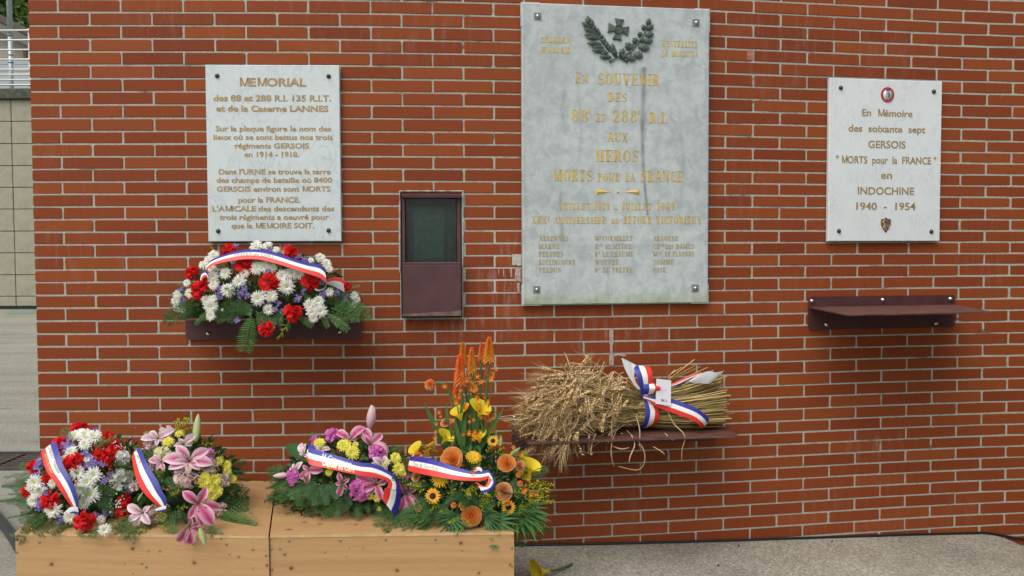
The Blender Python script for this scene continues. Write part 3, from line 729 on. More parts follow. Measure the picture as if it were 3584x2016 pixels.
# ------------------------------------------------------------------ big plaque
c6 = cvt((1800, 0), 2.5875); c7 = cvt((1800, 540), 2.5875)
P2 = Plaque([c6(72, 17), c6(1770, 86), c7(1757, 1348), c7(75, 1364)], .035, .006,
            'large grey weathered marble plaque with gilded capitals and a bronze wreath of leaves', 'regimental_plaque')
rs = np.random.RandomState(4)
nzx = rs.rand(400)
def sm1(x): i = int(x) % 399; f = x-int(x); return nzx[i]*(1-f)+nzx[i+1]*f
def big_col(a, b):
    v = 1.0
    # the dark run that drops from the wreath
    d = a-(.625+.012*math.sin(b*9)+(1-b)*.05 if b > .3 else .66); wd = .006+.016*max(0, (b-.35))
    run = math.exp(-(d/wd)**2)*(.75 if .30 < b < .80 else 0)*(.5+.5*sm1(b*40+7))
    d2 = a-.645; run = max(run, math.exp(-(d2/.012)**2)*(.5 if .55 < b < .79 else 0)*(.4+.6*sm1(b*30+60)))
    for (x0, yb, ln, st) in ((.22, .78, .2, .2), (.30, .80, .35, .22), (.50, .76, .3, .15), (.85, .7, .5, .15), (.20, .30, .12, .35), (.21, .40, .1, .3), (.56, .5, .3, .12)):
        if yb-ln < b < yb: run = max(run, math.exp(-((a-x0-.01*math.sin(b*20+x0*50))/.012)**2)*st*math.sin(PI*(yb-b)/ln))
    v -= run*.95
    e = min(a, 1-a)
    v -= .16*max(0, 1-e/.03)*(.4+.6*sm1(b*25+a*90))
    g = max(0, 1-b/.05)*(.3+.5*sm1(a*30)); v -= .45*g
    v += .10*max(0, (.28-b)/.28)+.08*math.sin(PI*min(1, max(0, (a-.1)*1.25)))*(b > .2)-.03
    gr = min(1, g*1.6)
    return (v*(1-.05*gr), v, v*(1-.3*gr))
P2.slab(M['marble_b'], big_col, nx=150, nz=240, bev=.005)
# raised corner blocks and rebated bottom edge
for (xa, xb, za, zb) in ((P2.x0-.0035, P2.x0+.085, P2.z1-.11, P2.z1+.003), (P2.x1-.075, P2.x1+.0035, P2.z1-.11, P2.z1+.003), (P2.x0-.0035, P2.x0+.095, P2.z0-.004, P2.z0+.095), (P2.x1-.085, P2.x1+.0035, P2.z0-.004, P2.z0+.095)):
    MB().box(((xa+xb)/2, P2.th/2+.0015, (za+zb)/2), (xb-xa, P2.th-.005, zb-za), P2.F, bev=.002).build('corner_block', M['marble_b'], P2.root)
for t_ in (('SEDIMAN', 238, 510, 338, 388), ('WAGRAM', 243, 502, 427, 480), ('AUSTERLITZ', 1335, 1660, 372, 428), ('LA MOSKOVA', 1333, 1665, 462, 513), ('E', 550, 602, 655, 752), ('N', 618, 667, 682, 753),
          ('SOUVENIR', 757, 1315, 667, 770), ('DES', 850, 1018, 843, 920), ('88', 515, 668, 992, 1100), ('E', 672, 692, 992, 1028), ('ET', 738, 822, 1034, 1102), ('288', 887, 1112, 998, 1105),
          ('E', 1116, 1138, 1002, 1038), ('R.I.', 1222, 1388, 1022, 1115), ('AUX', 843, 1027, 1205, 1283), ('HEROS', 735, 1125, 1360, 1464)):
    P2.line(t_[0], c6, *t_[1:], M['gold_b'], True)
for t_ in (('MORTS', 358, 705, 142, 243), ('POUR', 752, 957, 172, 246), ('LA', 1005, 1092, 172, 247), ('FRANCE', 1145, 1530, 150, 250), ('J', 412, 442, 436, 503), ('UILLET', 447, 687, 444, 503), ('1919', 722, 862, 437, 504),
          ('-', 898, 942, 450, 520), ('J', 970, 1002, 438, 505), ('UILLET', 1006, 1245, 446, 505), ('1949', 1293, 1450, 438, 507), ('XXX', 155, 292, 560, 628), ('E', 300, 322, 562, 588), ('ANNIVERSAIRE', 358, 826, 568, 628),
          ('DU', 878, 945, 583, 628), ('RETOUR', 985, 1243, 563, 629), ('VICTORIEUX', 1282, 1692, 563, 630)):
    P2.line(t_[0], c7, *t_[1:], M['gold_b'], True)
for t_ in (('ARDENNES', 225, 485, 740, 783), ('MARNE', 222, 412, 812, 853), ('PERTHES', 220, 442, 883, 925), ('ROCLINCOURT', 220, 548, 956, 998), ('VERDUN', 220, 425, 1028, 1070),
          ('M', 730, 768, 740, 780), ('T', 774, 790, 740, 760), ('CORNILLET', 798, 1070, 740, 782), ('H', 730, 760, 812, 853), ('TS', 766, 796, 812, 832), ('DE', 822, 870, 818, 854), ('MEUSE', 895, 1062, 812, 854),
          ('B', 728, 756, 882, 925), ('S', 762, 776, 882, 902), ('LE', 798, 850, 882, 924), ('CHAUME', 872, 1076, 882, 925), ('WOEVRE', 730, 943, 956, 998), ('B', 727, 756, 1026, 1068), ('S', 762, 776, 1026, 1046),
          ('LE', 800, 855, 1026, 1068), ('PRETRE', 885, 1070, 1026, 1068), ('ARGONNE', 1257, 1483, 740, 783), ('CH', 1257, 1320, 812, 853), ('IN', 1326, 1356, 812, 832), ('DES', 1370, 1440, 818, 854), ('DAMES', 1463, 1628, 812, 854),
          ('M', 1257, 1296, 882, 922), ('TS', 1302, 1334, 882, 902), ('DE', 1362, 1412, 886, 922), ('FLANDRE', 1432, 1630, 882, 923), ('SOMME', 1257, 1445, 955, 996), ('OISE', 1257, 1372, 1027, 1068)):
    P2.line(t_[0], c7, *t_[1:], M['gold_w'], True)
# arrows and dot
L = P2.loc(*c7(937, 342)); MM = P2.F @ Matrix.Translation((L[0], 0, L[1]))
b = MB(); b.sphere((0, 0, 0), (.006, .006, .006), 10, 6, M=MM); b.build('ornament_dot', M['gold_b'], P2.root)
for sg_ in (-1, 1):
    k_ = 2.5875*735/2.5875; q0, q1 = .026, .107
    V = [(sg_*q0, 0, 0), (sg_*q1, 0, .0155), (sg_*q1, 0, -.0155), (sg_*(q1-.007), -.006, 0)]
    b = MB(); b.add([MM @ Vector(v) for v in V], [(0, 1, 3), (0, 3, 2), (1, 2, 3)], smooth=False); b.build('ornament_arrow', M['gold_b'], P2.root)
for px_, x, y, ws in ((c6, 210, 148, 0), (c6, 1645, 208, .036), (c7, 203, 1225, 0), (c7, 1638, 1213, .036)):
    P2.bolt(px_, x, y, .0095, M['steel'], ws or .034, .014)
# bronze wreath
wr = P2.root
def leafm(l, w_, th, lob=0, n=7):
    V = []; F = []
    for i in range(n+1):
        t = i/n; ww = w_*math.sin(PI*min(1, t*.93+.04))**.8*(1+lob*(.35 if i % 2 else -.3)); z = th*math.sin(PI*t)+.002
        V += [(t*l, -ww/2, .0), (t*l, -ww*.22, z*.8), (t*l, 0, z*.45), (t*l, ww*.22, z*.8), (t*l, ww/2, 0)]
    for i in range(n):
        for k in range(4): F.append((5*i+k, 5*i+5+k, 5*i+6+k, 5*i+1+k))
    return V, F
def on_p2(x, y, ang, out=.004, tilt=.0):   # frame on plaque: local x along ang in the plane, z outward
    L = P2.loc(*c6(x, y))
    return P2.F @ Matrix.Translation((L[0], -out, L[1])) @ Matrix.Rotation(PI/2, 4, 'X') @ Matrix.Rotation(ang, 4, 'Z') @ Matrix.Rotation(-tilt, 4, 'Y')
S6 = 2.5875*735
def leaf_at(parent, name, x0, y0, x1, y1, w_, lob=0, th=.008):
    l = math.hypot(x1-x0, y1-y0)/S6; ang = math.atan2(-(y1-y0), x1-x0); V, F = leafm(l, w_/S6, th, lob)
    b = MB(); Mx = on_p2(x0, y0, ang, .003, .12); b.add([Mx @ Vector(v) for v in V], F); return b.build(name, M['bronze'], parent)
lb = MB(); lb.tube([on_p2(x, y, 0, .007) @ Vector((0, 0, 0)) for x, y in ((860, 560), (930, 520), (850, 440), (760, 340), (700, 250), (665, 190))], [.006, .006, .005, .004, .003, .002], 7)
laurel = lb.build('laurel_branch', M['bronze'], wr)
for (a, b_, c, d) in ((700, 240, 655, 150), (690, 260, 605, 210), (700, 260, 700, 180), (735, 320, 625, 322), (720, 300, 622, 262), (735, 290, 765, 262), (790, 400, 648, 402), (765, 350, 645, 345), (775, 350, 800, 315), (830, 460, 692, 465), (810, 430, 700, 435), (810, 410, 808, 340),
                      (880, 520, 762, 520), (850, 480, 775, 492), (860, 470, 850, 400), (900, 500, 885, 395), (910, 520, 905, 440), (690, 220, 640, 175), (710, 270, 735, 235), (750, 310, 780, 290), (845, 450, 822, 372)):
    leaf_at(laurel, 'laurel_leaf', a, b_, c, d, 46)
lb = MB(); lb.tube([on_p2(x, y, 0, .007) @ Vector((0, 0, 0)) for x, y in ((1025, 565), (940, 520), (1040, 480), (1110, 400), (1170, 310), (1205, 230))], [.006, .006, .005, .004, .003, .002], 7)
oak = lb.build('oak_branch', M['bronze'], wr)
for (a, b_, c, d, e) in ((1205, 240, 1220, 168, 50), (1190, 270, 1262, 230, 55), (1180, 280, 1160, 225, 45), (1180, 320, 1265, 310, 60), (1150, 340, 1120, 290, 50), (1160, 370, 1255, 372, 60), (1120, 400, 1065, 350, 60), (1120, 420, 1225, 440, 75),
                         (1060, 450, 1000, 395, 70), (1080, 480, 1165, 520, 70), (1000, 490, 1100, 552, 65), (960, 520, 985, 440, 60), (1040, 460, 1075, 400, 50), (1130, 380, 1180, 350, 50), (950, 525, 1020, 500, 50)):
    leaf_at(oak, 'oak_leaf', a, b_, c, d, e, .8)
L = P2.loc(*c6(940, 268)); MX = P2.F @ Matrix.Translation((L[0], 0, L[1])) @ Matrix.Rotation(.13, 4, 'Y')
cr = MB()
for k in range(4):
    a = k*PI/2+PI/4+PI/4; RR = MX @ Matrix.Rotation(a, 4, 'Y')
    cr.prism([(-.008, .008), (.008, .008), (.0225, .05), (-.0225, .05)], -.010, 0, RR, bev=.0025)
cross = cr.build('bronze_cross', M['bronze'], wr)
rg = MB(); MM = MX @ Matrix.Rotation(PI/2, 4, 'X')
V = [MM @ Vector((q*math.cos(a), q*math.sin(a), z)) for q, z in ((.022, .0), (.022, .013), (.0195, .0155), (.016, .013), (.016, .008)) for a in np.linspace(0, 2*PI, 24, False)]
rg.add(V, [(l*24+k, l*24+(k+1) % 24, (l+1)*24+(k+1) % 24, (l+1)*24+k) for l in range(4) for k in range(24)]); rg.add([MM @ Vector((.016*math.cos(a), .016*math.sin(a), .0095)) for a in np.linspace(0, 2*PI, 24, False)], [tuple(range(24))])
rg.build('cross_medallion', M['bronze'], cross)
# ================================================================== URN CASE
c5 = cvt((1370, 640), 2.898)
sc_, hc_ = (NS0+NS1)/2, head((NS0+NS1)/2)
CF = frame_at(W(sc_, 0, 0), hc_)
def cl(x, y, off=0.0):
    u, v = c5(x, y); d = ray(u, v); n = Vector((math.sin(hc_), -math.cos(hc_), 0)); c0 = W(sc_, 0, off); t = (c0-EYE).dot(n)/d.dot(n); p = EYE+d*t-W(sc_, 0, 0)
    return (p.x*math.cos(hc_)+p.y*math.sin(hc_), p.z)
case = thing('urn_case', W(sc_, cl(400, 1355)[1], 0), 'maroon metal wall case with a dark glass window and closed lower panel', 'wall case', rz=hc_)
def cbox(name, x0, y0, x1, y1, yo, yi, mat, bev=.002, parent=case):   # yo = how far it stands out
    a = cl(x0, y0, yo); b_ = cl(x1, y1, yo)
    return MB().box(((a[0]+b_[0])/2, (yi-yo)/2, (a[1]+b_[1])/2), (b_[0]-a[0], yo+yi, a[1]-b_[1]), CF, bev=bev).build(name, mat, parent)
cbox('hood', 100, 108, 710, 152, .034, .05, M['maroon_b'], .003)
cbox('hood_groove', 100, 122, 712, 130, .0365, -.03, M['maroon_b'], .002)
cbox('side_frame', 103, 153, 143, 803, .006, .05, M['maroon_b'])
cbox('side_frame', 662, 153, 706, 803, .006, .05, M['maroon_b'])
cbox('ledge', 104, 806, 708, 830, .05, .05, M['maroon_b'], .003)
cbox('lower_panel', 108, 832, 711, 1352, .058, .0, M['maroon_b'], .003)
a = cl(112, 1318, .059); b_ = cl(708, 1352, .059)
dm = MB(); n = 14; V = []
for i in range(n+1):
    t = i/n; V += [CF @ Vector((a[0]+(b_[0]-a[0])*t, -.0586, b_[1]+.002)), CF @ Vector((a[0]+(b_[0]-a[0])*t, -.0586, b_[1]+.012+.014*t+R.uniform(-.0015, .0015)))]
dm.add(V, [(2*i, 2*i+2, 2*i+3, 2*i+1) for i in range(n)], smooth=False); dm.build('dusty_strip', M['dust'], case)
g0 = cl(145, 154, -.012); g1 = cl(661, 802, -.012)
MB().box(((g0[0]+g1[0])/2, .014, (g0[1]+g1[1])/2), (g1[0]-g0[0], .003, g0[1]-g1[1]), CF).build('glass_pane', M['glass'], case)
x0, x1 = g0[0]-.012, g1[0]+.012; z0, z1 = g1[1]-.006, g0[1]+.01
li = MB(); V = [(x, y, z) for y in (.018, .205) for x, z in ((x0, z0), (x1, z0), (x1, z1), (x0, z1))]
li.add([CF @ Vector(v) for v in V], [(4, 5, 6, 7), (0, 1, 5, 4), (1, 2, 6, 5), (2, 3, 7, 6), (3, 0, 4, 7)], smooth=False); li.build('lining', M['case_inside'], case)
ua = cl(218, 262); ub = cl(542, 740)
ur = thing('earth_urn', CF @ Vector(((ua[0]+ub[0])/2, .1, z0)), 'pale grey green box standing behind the glass of the wall case', 'urn', rz=hc_)
MB().box(((ua[0]+ub[0])/2, .10, (ua[1]+z0)/2+.004), (ub[0]-ua[0], .08, ua[1]-z0-.01), CF, bev=.004).build('body', M['urn'], ur)
MB().box(((ua[0]+ub[0])/2, .10, ua[1]+.006), (ub[0]-ua[0]+.008, .09, .012), CF, bev=.003).build('lid', M['urn'], ur)
so_ = MB(); V = []; nx, ny = 18, 6
for j in range(ny):
    for i in range(nx):
        t = i/(nx-1); V.append(CF @ Vector((x0+.002+(x1-x0-.004)*t, .013+.04*j/(ny-1), z0+.003+.020*math.sin(PI*t)**1.2+R.uniform(-.002, .002)+.006*t)))
so_.add(V, [(j*nx+i, j*nx+i+1, (j+1)*nx+i+1, (j+1)*nx+i) for j in range(ny-1) for i in range(nx-1)]); tag(so_.build('battlefield_soil', M['soil']), 'pale soil heaped along the glass inside the wall case', 'soil', kind='stuff')
# ================================================================== SHELVES
def shelf(label, ul, ur_, ztop, zbot, zs, bolts, px, fl, fr):
    vm = 1000
    s0 = sat(ul, vm)[0]; s1 = sat(ur_, vm)[0]; sm = (s0+s1)/2; h = head(sm); L_ = (W(s1, 0)-W(s0, 0)).length
    F_ = frame_at(W(sm, 0, .014), h); t = thing('wall_shelf', F_ @ Vector((0, 0, zbot)), label, 'shelf', 'maroon metal shelves bolted to the brick wall', rz=h)
    r = .02; ol = []
    for (cx, cz, a0) in ((L_/2-r, zbot+r, -90), (L_/2-r, ztop-r, 0), (-L_/2+r, ztop-r, 90), (-L_/2+r, zbot+r, 180)):
        ol += [(cx+r*math.cos(math.radians(a0+k*30)), cz+r*math.sin(math.radians(a0+k*30))) for k in range(4)]
    MB().prism(ol, 0, .006, F_).build('wall_plate', M['maroon'], t)
    q0 = atZ(*fl, zs); q1 = atZ(*fr, zs); b0 = F_ @ Vector((-L_/2+.004, -.001, zs)); b1 = F_ @ Vector((L_/2-.004, -.001, zs))
    pm = MB(); Q = [q0, q1, b1, b0]; pm.add(Q+[v-Vector((0, 0, .006)) for v in Q], [(0, 1, 2, 3), (7, 6, 5, 4)]+[(k, k+4, (k+1) % 4+4, (k+1) % 4) for k in range(4)], smooth=False); pm.build('shelf_plate', M['maroon_top'], t)
    for sx in ():
        b2 = MB(); V = [F_ @ Vector(v) for v in [(L_*sx-.003, -.002, zs-.007), (L_*sx-.003, -proj*.55, zs-.007), (L_*sx-.003, -.002, zbot+.02), (L_*sx+.003, -.002, zs-.007), (L_*sx+.003, -proj*.55, zs-.007), (L_*sx+.003, -.002, zbot+.02)]]
        b2.add(V, [(0, 1, 2), (5, 4, 3), (0, 3, 4, 1), (1, 4, 5, 2), (2, 5, 3, 0)], smooth=False); b2.build('gusset', M['maroon'], t)
    for (x, y) in bolts:
        u, v = px(x, y); p = at(u, v, .014); q = F_.inverted() @ p
        MM = F_ @ Matrix.Translation((q.x, 0, q.z)) @ Matrix.Rotation(PI/2, 4, 'X')
        b2 = MB(); b2.lathe([(.0125, 0), (.0125, .002), (.010, .004), (.0085, .009), (.004, .0115)], 14, MM); b2.build('bolt', M['steel'], t)
    return t, F_, L_
c4 = cvt((560, 820), 3.2934); s1c = cvt((1750, 1200), 2.862)
shA, FA, LA = shelf('maroon metal wall shelf under the red and white flower arrangement below the MEMORIAL plaque', 651, 1266, 1.212, 1.048, 1.172, [(557, 1147), (2075, 1127)], c4, (620, 1117), (1262, 1113))
shB, FB, LB = shelf('maroon metal wall shelf carrying the sheaf of wheat', 1787, 2508, .677, .512, .612, [(143, 742)], s1c, (1848, 1551), (2587, 1526))
shC, FC, LC = shelf('empty maroon metal wall shelf below the right white plaque', 2827, 3340, 1.223, 1.055, 1.172, [(63, 1228), (437, 1222), (797, 1217), (140, 1353), (720, 1345)], c8, (2964, 1101), (3483, 1092))
# ================================================================== WOODEN BOXES
ZT = .39
def knot_col(base, u_, v_, knots, seed):
    # grain that runs along u, bent round the knots
    vv = v_
    for (kx, ky, kr) in knots:
        d2 = ((u_-kx)/(kr*3.2))**2+((v_-ky)/(kr*1.6))**2
        if d2 < 9: vv += math.exp(-d2)*kr*.5*(1 if v_ > ky else -1)
    f = vv*190+seed*7+.9*math.sin(u_*5+seed)+.5*math.sin(u_*13+v_*9)
    g_ = .5+.5*math.sin(f+.8*math.sin(f*.37+u_*2)); g2 = sm1(abs(vv*60+u_*.7+seed*3)+3); g3 = sm1(abs(vv*9+u_*.4+seed*5)+11)
    k = 1-.07*g_-.10*g2-.10*g3
    c = [base[0]*k, base[1]*k*(1-.05*g2), base[2]*k*(1-.10*g2-.06*g3)]
    for (kx, ky, kr) in knots:
        d = math.hypot((u_-kx)/1.15, v_-ky)/kr
        if d < 1.0: w_ = min(1, (1.0-d)*3); t = (.16, .062, .02)
        elif d < 2.6: w_ = .45*(1-(d-1)/1.6)**1.5; t = (.40, .20, .08)
        else: continue
        c = [c[i]*(1-w_)+t[i]*w_ for i in range(3)]
    return tuple(c)
BW = (.56, .345, .165)
def wbox(label, FL, FR, BR, BLc, knots_f, knots_t, screws, seed):
    zt = ZT; root = thing('wooden_box', ((FL.x+FR.x+BR.x+BLc.x)/4, (FL.y+FR.y+BR.y+BLc.y)/4, .02), label, 'wooden box', 'pine boxes holding the flowers')
    def panel(name, A, B, C, D, th, nvec, nx, ny, lu, lv, knots, mat=M['wood'], edge=True):   # A-B along, A-D up
        mb = MB(); V = []; C_ = []
        for j in range(ny+1):
            for i in range(nx+1):
                a, b2 = i/nx, j/ny; V.append(A*(1-a)*(1-b2)+B*a*(1-b2)+C*a*b2+D*(1-a)*b2); C_.append(knot_col(BW, a*lu, b2*lv, knots, seed+len(name)))
        mb.add(V, [(j*(nx+1)+i, j*(nx+1)+i+1, (j+1)*(nx+1)+i+1, (j+1)*(nx+1)+i) for j in range(ny) for i in range(nx)], 0, C_, False)
        Q = [A, B, C, D]; V = Q+[q-nvec*th for q in Q]; mb.add(V, [(k, k+4, (k+1) % 4+4, (k+1) % 4) for k in range(4)]+[(7, 6, 5, 4)], 1, (.9, .9, .9), False)
        return mb.build(name, [mat, M['wood_edge']], root)
    up = Vector((0, 0, 1)); e = (FR-FL).normalized(); nf = Vector((e.y, -e.x, 0)).normalized(); dp = (BR-FR)
    lu = (FR-FL).length; lv = dp.length
    panel('top_panel', FL, FR, BR, BLc, .009, up, 150, 60, lu, lv, knots_t)
    zb = .0 
    def low(p, z): return Vector((p.x, p.y, z))
    z1 = zt-.0095; i_ = -nf*.0015
    panel('front_panel', low(FL, zb)+i_, low(FR, zb)+i_, low(FR, z1)+i_, low(FL, z1)+i_, .018, nf, 210, 84, lu, z1-zb, knots_f)
    ns = Vector((dp.y, -dp.x, 0)).normalized()
    f2 = (BR-FR).normalized()*.022
    panel('side_panel', low(FR+f2, zb)-ns*.001, low(BR, zb)-ns*.001, low(BR, z1)-ns*.001, low(FR+f2, z1)-ns*.001, .018, ns, 20, 10, lv, z1, [])
    panel('side_panel', low(BLc, zb)+ns*.001, low(FL+f2, zb)+ns*.001, low(FL+f2, z1)+ns*.001, low(BLc, z1)+ns*.001, .018, -ns, 20, 10, lv, z1, [])
    for (u, v) in screws:
        d = ray(u, v); t = (FL-EYE).dot(nf)/d.dot(nf); p = EYE+d*t
        MM = Matrix.Translation(p+nf*-.0012) @ nf.to_track_quat('Z', 'Y').to_matrix().to_4x4()
        b2 = MB(); b2.lathe([(.0052, 0), (.0050, .0012), (.003, .0012), (.0015, .0002)], 10, MM); b2.build('screw', M['zinc'], root)
    return root
cb = cvt((50, 1840), 1.4554)
FL1 = atZ(52, 1866, ZT); FR1 = atZ(939, 1877, ZT); BR1 = atZ(965, 1684, ZT)
FL2 = atZ(945, 1874, ZT); FR2 = atZ(1799, 1863, ZT)
dpv = BR1-FR1
def kn(lst, FLp, FRp, zt):
    o = []
    e = (FRp-FLp).normalized(); nf = Vector((e.y, -e.x, 0)).normalized()
    for (x, y, r) in lst:
        u, v = cb(x, y); d = ray(u, v); t = (FLp-EYE).dot(nf)/d.dot(nf); p = EYE+d*t; o.append(((p-FLp).dot(e), p.z, r/1.4554/880*.66))
    return o
k1 = kn([(190, 198, 16), (603, 118, 15), (683, 131, 8), (741, 132, 7), (916, 190, 15), (1095, 148, 7), (1142, 160, 9), (1215, 125, 10), (650, 195, 8), (562, 196, 5), (1217, 218, 5), (604, 245, 5), (1288, 202, 12)], FL1, FR1, ZT)
k2 = kn([(1353, 122, 8), (1377, 147, 11), (1410, 217, 16), (1950, 229, 15), (2367, 242, 10), (1706, 115, 5), (1777, 115, 5), (1693, 159, 4), (2283, 130, 6), (2275, 90, 15), (1583, 136, 6), (2527, 200, 10)], FL2, FR2, ZT)
wbox('left pine box with the rounder bouquets on top, against the brick wall', FL1, FR1, BR1, FL1+dpv, k1, [(.9, .3, .007), (.95, .42, .004), (.72, .2, .005)],
     [cb(*q) for q in ((127, 85), (608, 88), (1080, 95), (12, 136), (1282, 152), (671, 211))], 1)
wbox('right pine box beneath the pink lilies and the orange flowers', FL2, FR2, FR2+dpv, FL2+dpv, k2, [(.13, .16, .010), (.19, .13, .009), (.07, .07, .011), (.06, .28, .006), (.2, .2, .004), (.33, .12, .006)],
     [cb(*q) for q in ((1398, 78), (1660, 77), (1891, 73), (2145, 70), (2434, 64), (1308, 120), (1312, 224), (2533, 115), (2535, 208))], 4)
# ================================================================== FLOWER MESHES (unit size, facing +z)
RF = random.Random(21)
def strip(mb, P, wd, up, cup=0.0, mi=0, col=None, wav=0.0, k=2, rng=RF):
    """petal or blade: centre line P, widths wd, 'up' is its face; k columns each side of the midrib"""
    n = len(P); V = []; C = []; F = []
    for i, p in enumerate(P):
        d = (Vector(P[min(i+1, n-1)])-Vector(P[max(i-1, 0)])).normalized(); s = d.cross(Vector(up)); s = s.normalized() if s.length > 1e-6 else Vector((1, 0, 0)); u = s.cross(d).normalized()
        for j in range(-k, k+1):
            q = j/k; V.append(Vector(p)+s*q*wd[i]/2+u*(cup*q*q*wd[i]+wav*wd[i]*rng.uniform(-.5, .5)*abs(q)))
            C.append(col(i/(n-1), abs(q)) if col else (1, 1, 1))
    m = 2*k+1
    for i in range(n-1):
        for j in range(m-1): F.append((i*m+j, i*m+j+1, (i+1)*m+j+1, (i+1)*m+j))
    mb.add(V, F, mi, C)
def arc(a, r0, l, el0, el1, n=4, z0=0.0):
    """points leaving radius r0 in direction a, elevation turning from el0 to el1"""
    P = [Vector((math.cos(a)*r0, math.sin(a)*r0, z0))]
    for i in range(n):
        e = el0+(el1-el0)*(i+.5)/n; P.append(P[-1]+Vector((math.cos(a)*math.cos(e), math.sin(a)*math.cos(e), math.sin(e)))*l/n)
    return P
def m_mum(rng, mat, ctr=(.62, .74, .22), rings=((20, .46, .05, -.25), (17, .38, .45, .1), (12, .27, .85, .6)), pw=.085):
    mb = MB()
    for (cnt, l, e0, e1) in rings:
        a0 = rng.random()*6
        for i in range(cnt):
            a = a0+2*PI*i/cnt+rng.uniform(-.1, .1); ll = l*rng.uniform(.85, 1.08); e = rng.uniform(-.12, .12)
            sh = rng.uniform(.9, 1)
            strip(mb, arc(a, .04, ll, e0+e, e1+e, 3, .02), [pw*.5, pw, pw*1.05, pw*.35], (0, 0, 1), .25, 0, lambda t, q, s=sh: (s, s, s*(.92 if t < .4 else 1)), k=1)
    mb.sphere((0, 0, .07), (.08, .08, .06), 8, 4, 1, ctr)
    mb.tube([(0, 0, .02), (.01, 0, -.5)], .018, 5, 2)
    return mb.mesh('mum', [mat, M['cream_c'], M['stem']])
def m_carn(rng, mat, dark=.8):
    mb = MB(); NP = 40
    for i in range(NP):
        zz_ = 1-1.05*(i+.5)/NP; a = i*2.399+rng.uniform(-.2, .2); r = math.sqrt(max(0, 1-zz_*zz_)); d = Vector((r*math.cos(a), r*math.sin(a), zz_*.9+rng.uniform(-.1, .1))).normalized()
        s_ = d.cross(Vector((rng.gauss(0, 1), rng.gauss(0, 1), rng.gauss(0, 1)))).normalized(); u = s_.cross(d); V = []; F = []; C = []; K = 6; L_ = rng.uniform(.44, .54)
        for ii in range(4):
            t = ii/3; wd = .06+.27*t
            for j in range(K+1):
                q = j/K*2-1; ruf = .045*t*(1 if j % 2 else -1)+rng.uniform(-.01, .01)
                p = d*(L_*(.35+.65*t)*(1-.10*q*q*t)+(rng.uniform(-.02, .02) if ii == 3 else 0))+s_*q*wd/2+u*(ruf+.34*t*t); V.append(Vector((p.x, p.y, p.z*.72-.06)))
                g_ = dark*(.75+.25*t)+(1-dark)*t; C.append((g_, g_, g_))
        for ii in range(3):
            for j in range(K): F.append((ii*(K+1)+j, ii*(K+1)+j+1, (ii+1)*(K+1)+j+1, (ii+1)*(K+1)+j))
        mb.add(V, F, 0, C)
    mb.lathe([(.03, -.42), (.075, -.38), (.085, -.12), (.12, -.03)], 8, None, 1)
    return mb.mesh('carn', [mat, M['stem']])
def m_statice(rng, mat):
    mb = MB()
    for i in range(22):
        c = Vector((rng.gauss(0, .2), rng.gauss(0, .2), rng.gauss(.05, .1))); r = rng.uniform(.09, .15); sh = rng.uniform(.7, 1.15)
        V = []; 
        for j in range(6):
            a = j*PI/3+rng.random()*.5; V.append(c+Vector((math.cos(a)*r, math.sin(a)*r, rng.uniform(.0, .07))))
        V.append(c+Vector((0, 0, -.03))); mb.add(V, [(6, j, (j+1) % 6) for j in range(6)], 0, (sh, sh, sh), False)
        if i % 4 == 0: mb.tube([c, (0, 0, -.5)], .012, 4, 1)
    return mb.mesh('stat', [mat, M['stem']])
def m_gyp(rng, mat):
    mb = MB()
    for i in range(34):
        c = Vector((rng.gauss(0, .24), rng.gauss(0, .24), rng.gauss(.05, .12))); mb.sphere(tuple(c), rng.uniform(.035, .055), 6, 4, 0)
        if i % 2 == 0: mb.tube([c, (c.x*.3, c.y*.3, -.4)], .006, 3, 1)
    return mb.mesh('gyp', [mat, M['stem']])
def lily_col(pale, rng):
    if pale == 2:
        def g(t, q):
            a = max(0, 1-q*1.3-max(0, t-.72)*2-max(0, .1-t)*3); b = max(0, min(1, 1.5-q*1.35-max(0, t-.88)*4)); wt, md, pk = (.84, .60, .70), (.74, .25, .42), (.50, .03, .14)
            return tuple((wt[i]*(1-b)+md[i]*b)*(1-a)+pk[i]*a for i in range(3))
        return g
    pk = (.60, .05, .20) if not pale else (.62, .30, .42); md = (.82, .45, .57) if not pale else (.80, .60, .66); wt = (.88, .76, .80)
    def f(t, q):
        d = q*1.0; a = max(0, 1-d*1.5-max(0, t-.62)*2.2-max(0, .12-t)*3); b = max(0, min(1, 1.55-d*1.5-max(0, t-.8)*3))
        return tuple((wt[i]*(1-b)+md[i]*b)*(1-a)+pk[i]*a for i in range(3))
    return f
def m_lily_petal(rng, pale=False, wide=1.0):
    mb = MB(); P = arc(0, .015, .62, 1.05, -.75, 9, 0)
    wd = [.05, .09, .14, .19, .22, .23, .21, .16, .09, .012]; strip(mb, P, [x*wide*1.22 for x in wd], (-.3, 0, 1), .16, 0, lily_col(pale, rng), .10, 3, rng)
    return mb.mesh('lily_petal', [M['lily']])
def m_lily_core(rng):
    mb = MB()
    for i in range(6):
        a = i*PI/3+.4; P = arc(a, .01, .34, 1.2, .75, 4, 0); mb.tube(P, .006, 4, 0); p = P[-1]; mb.sphere(tuple(p), (.03, .012, .012), 6, 4, 1)
    mb.tube(arc(.1, 0, .42, 1.35, 1.1, 4), .009, 5, 0); mb.tube([(0, 0, 0), (0, 0, -.3)], .02, 5, 0)
    return mb.mesh('lily', [M['lime'], M['brown2']])
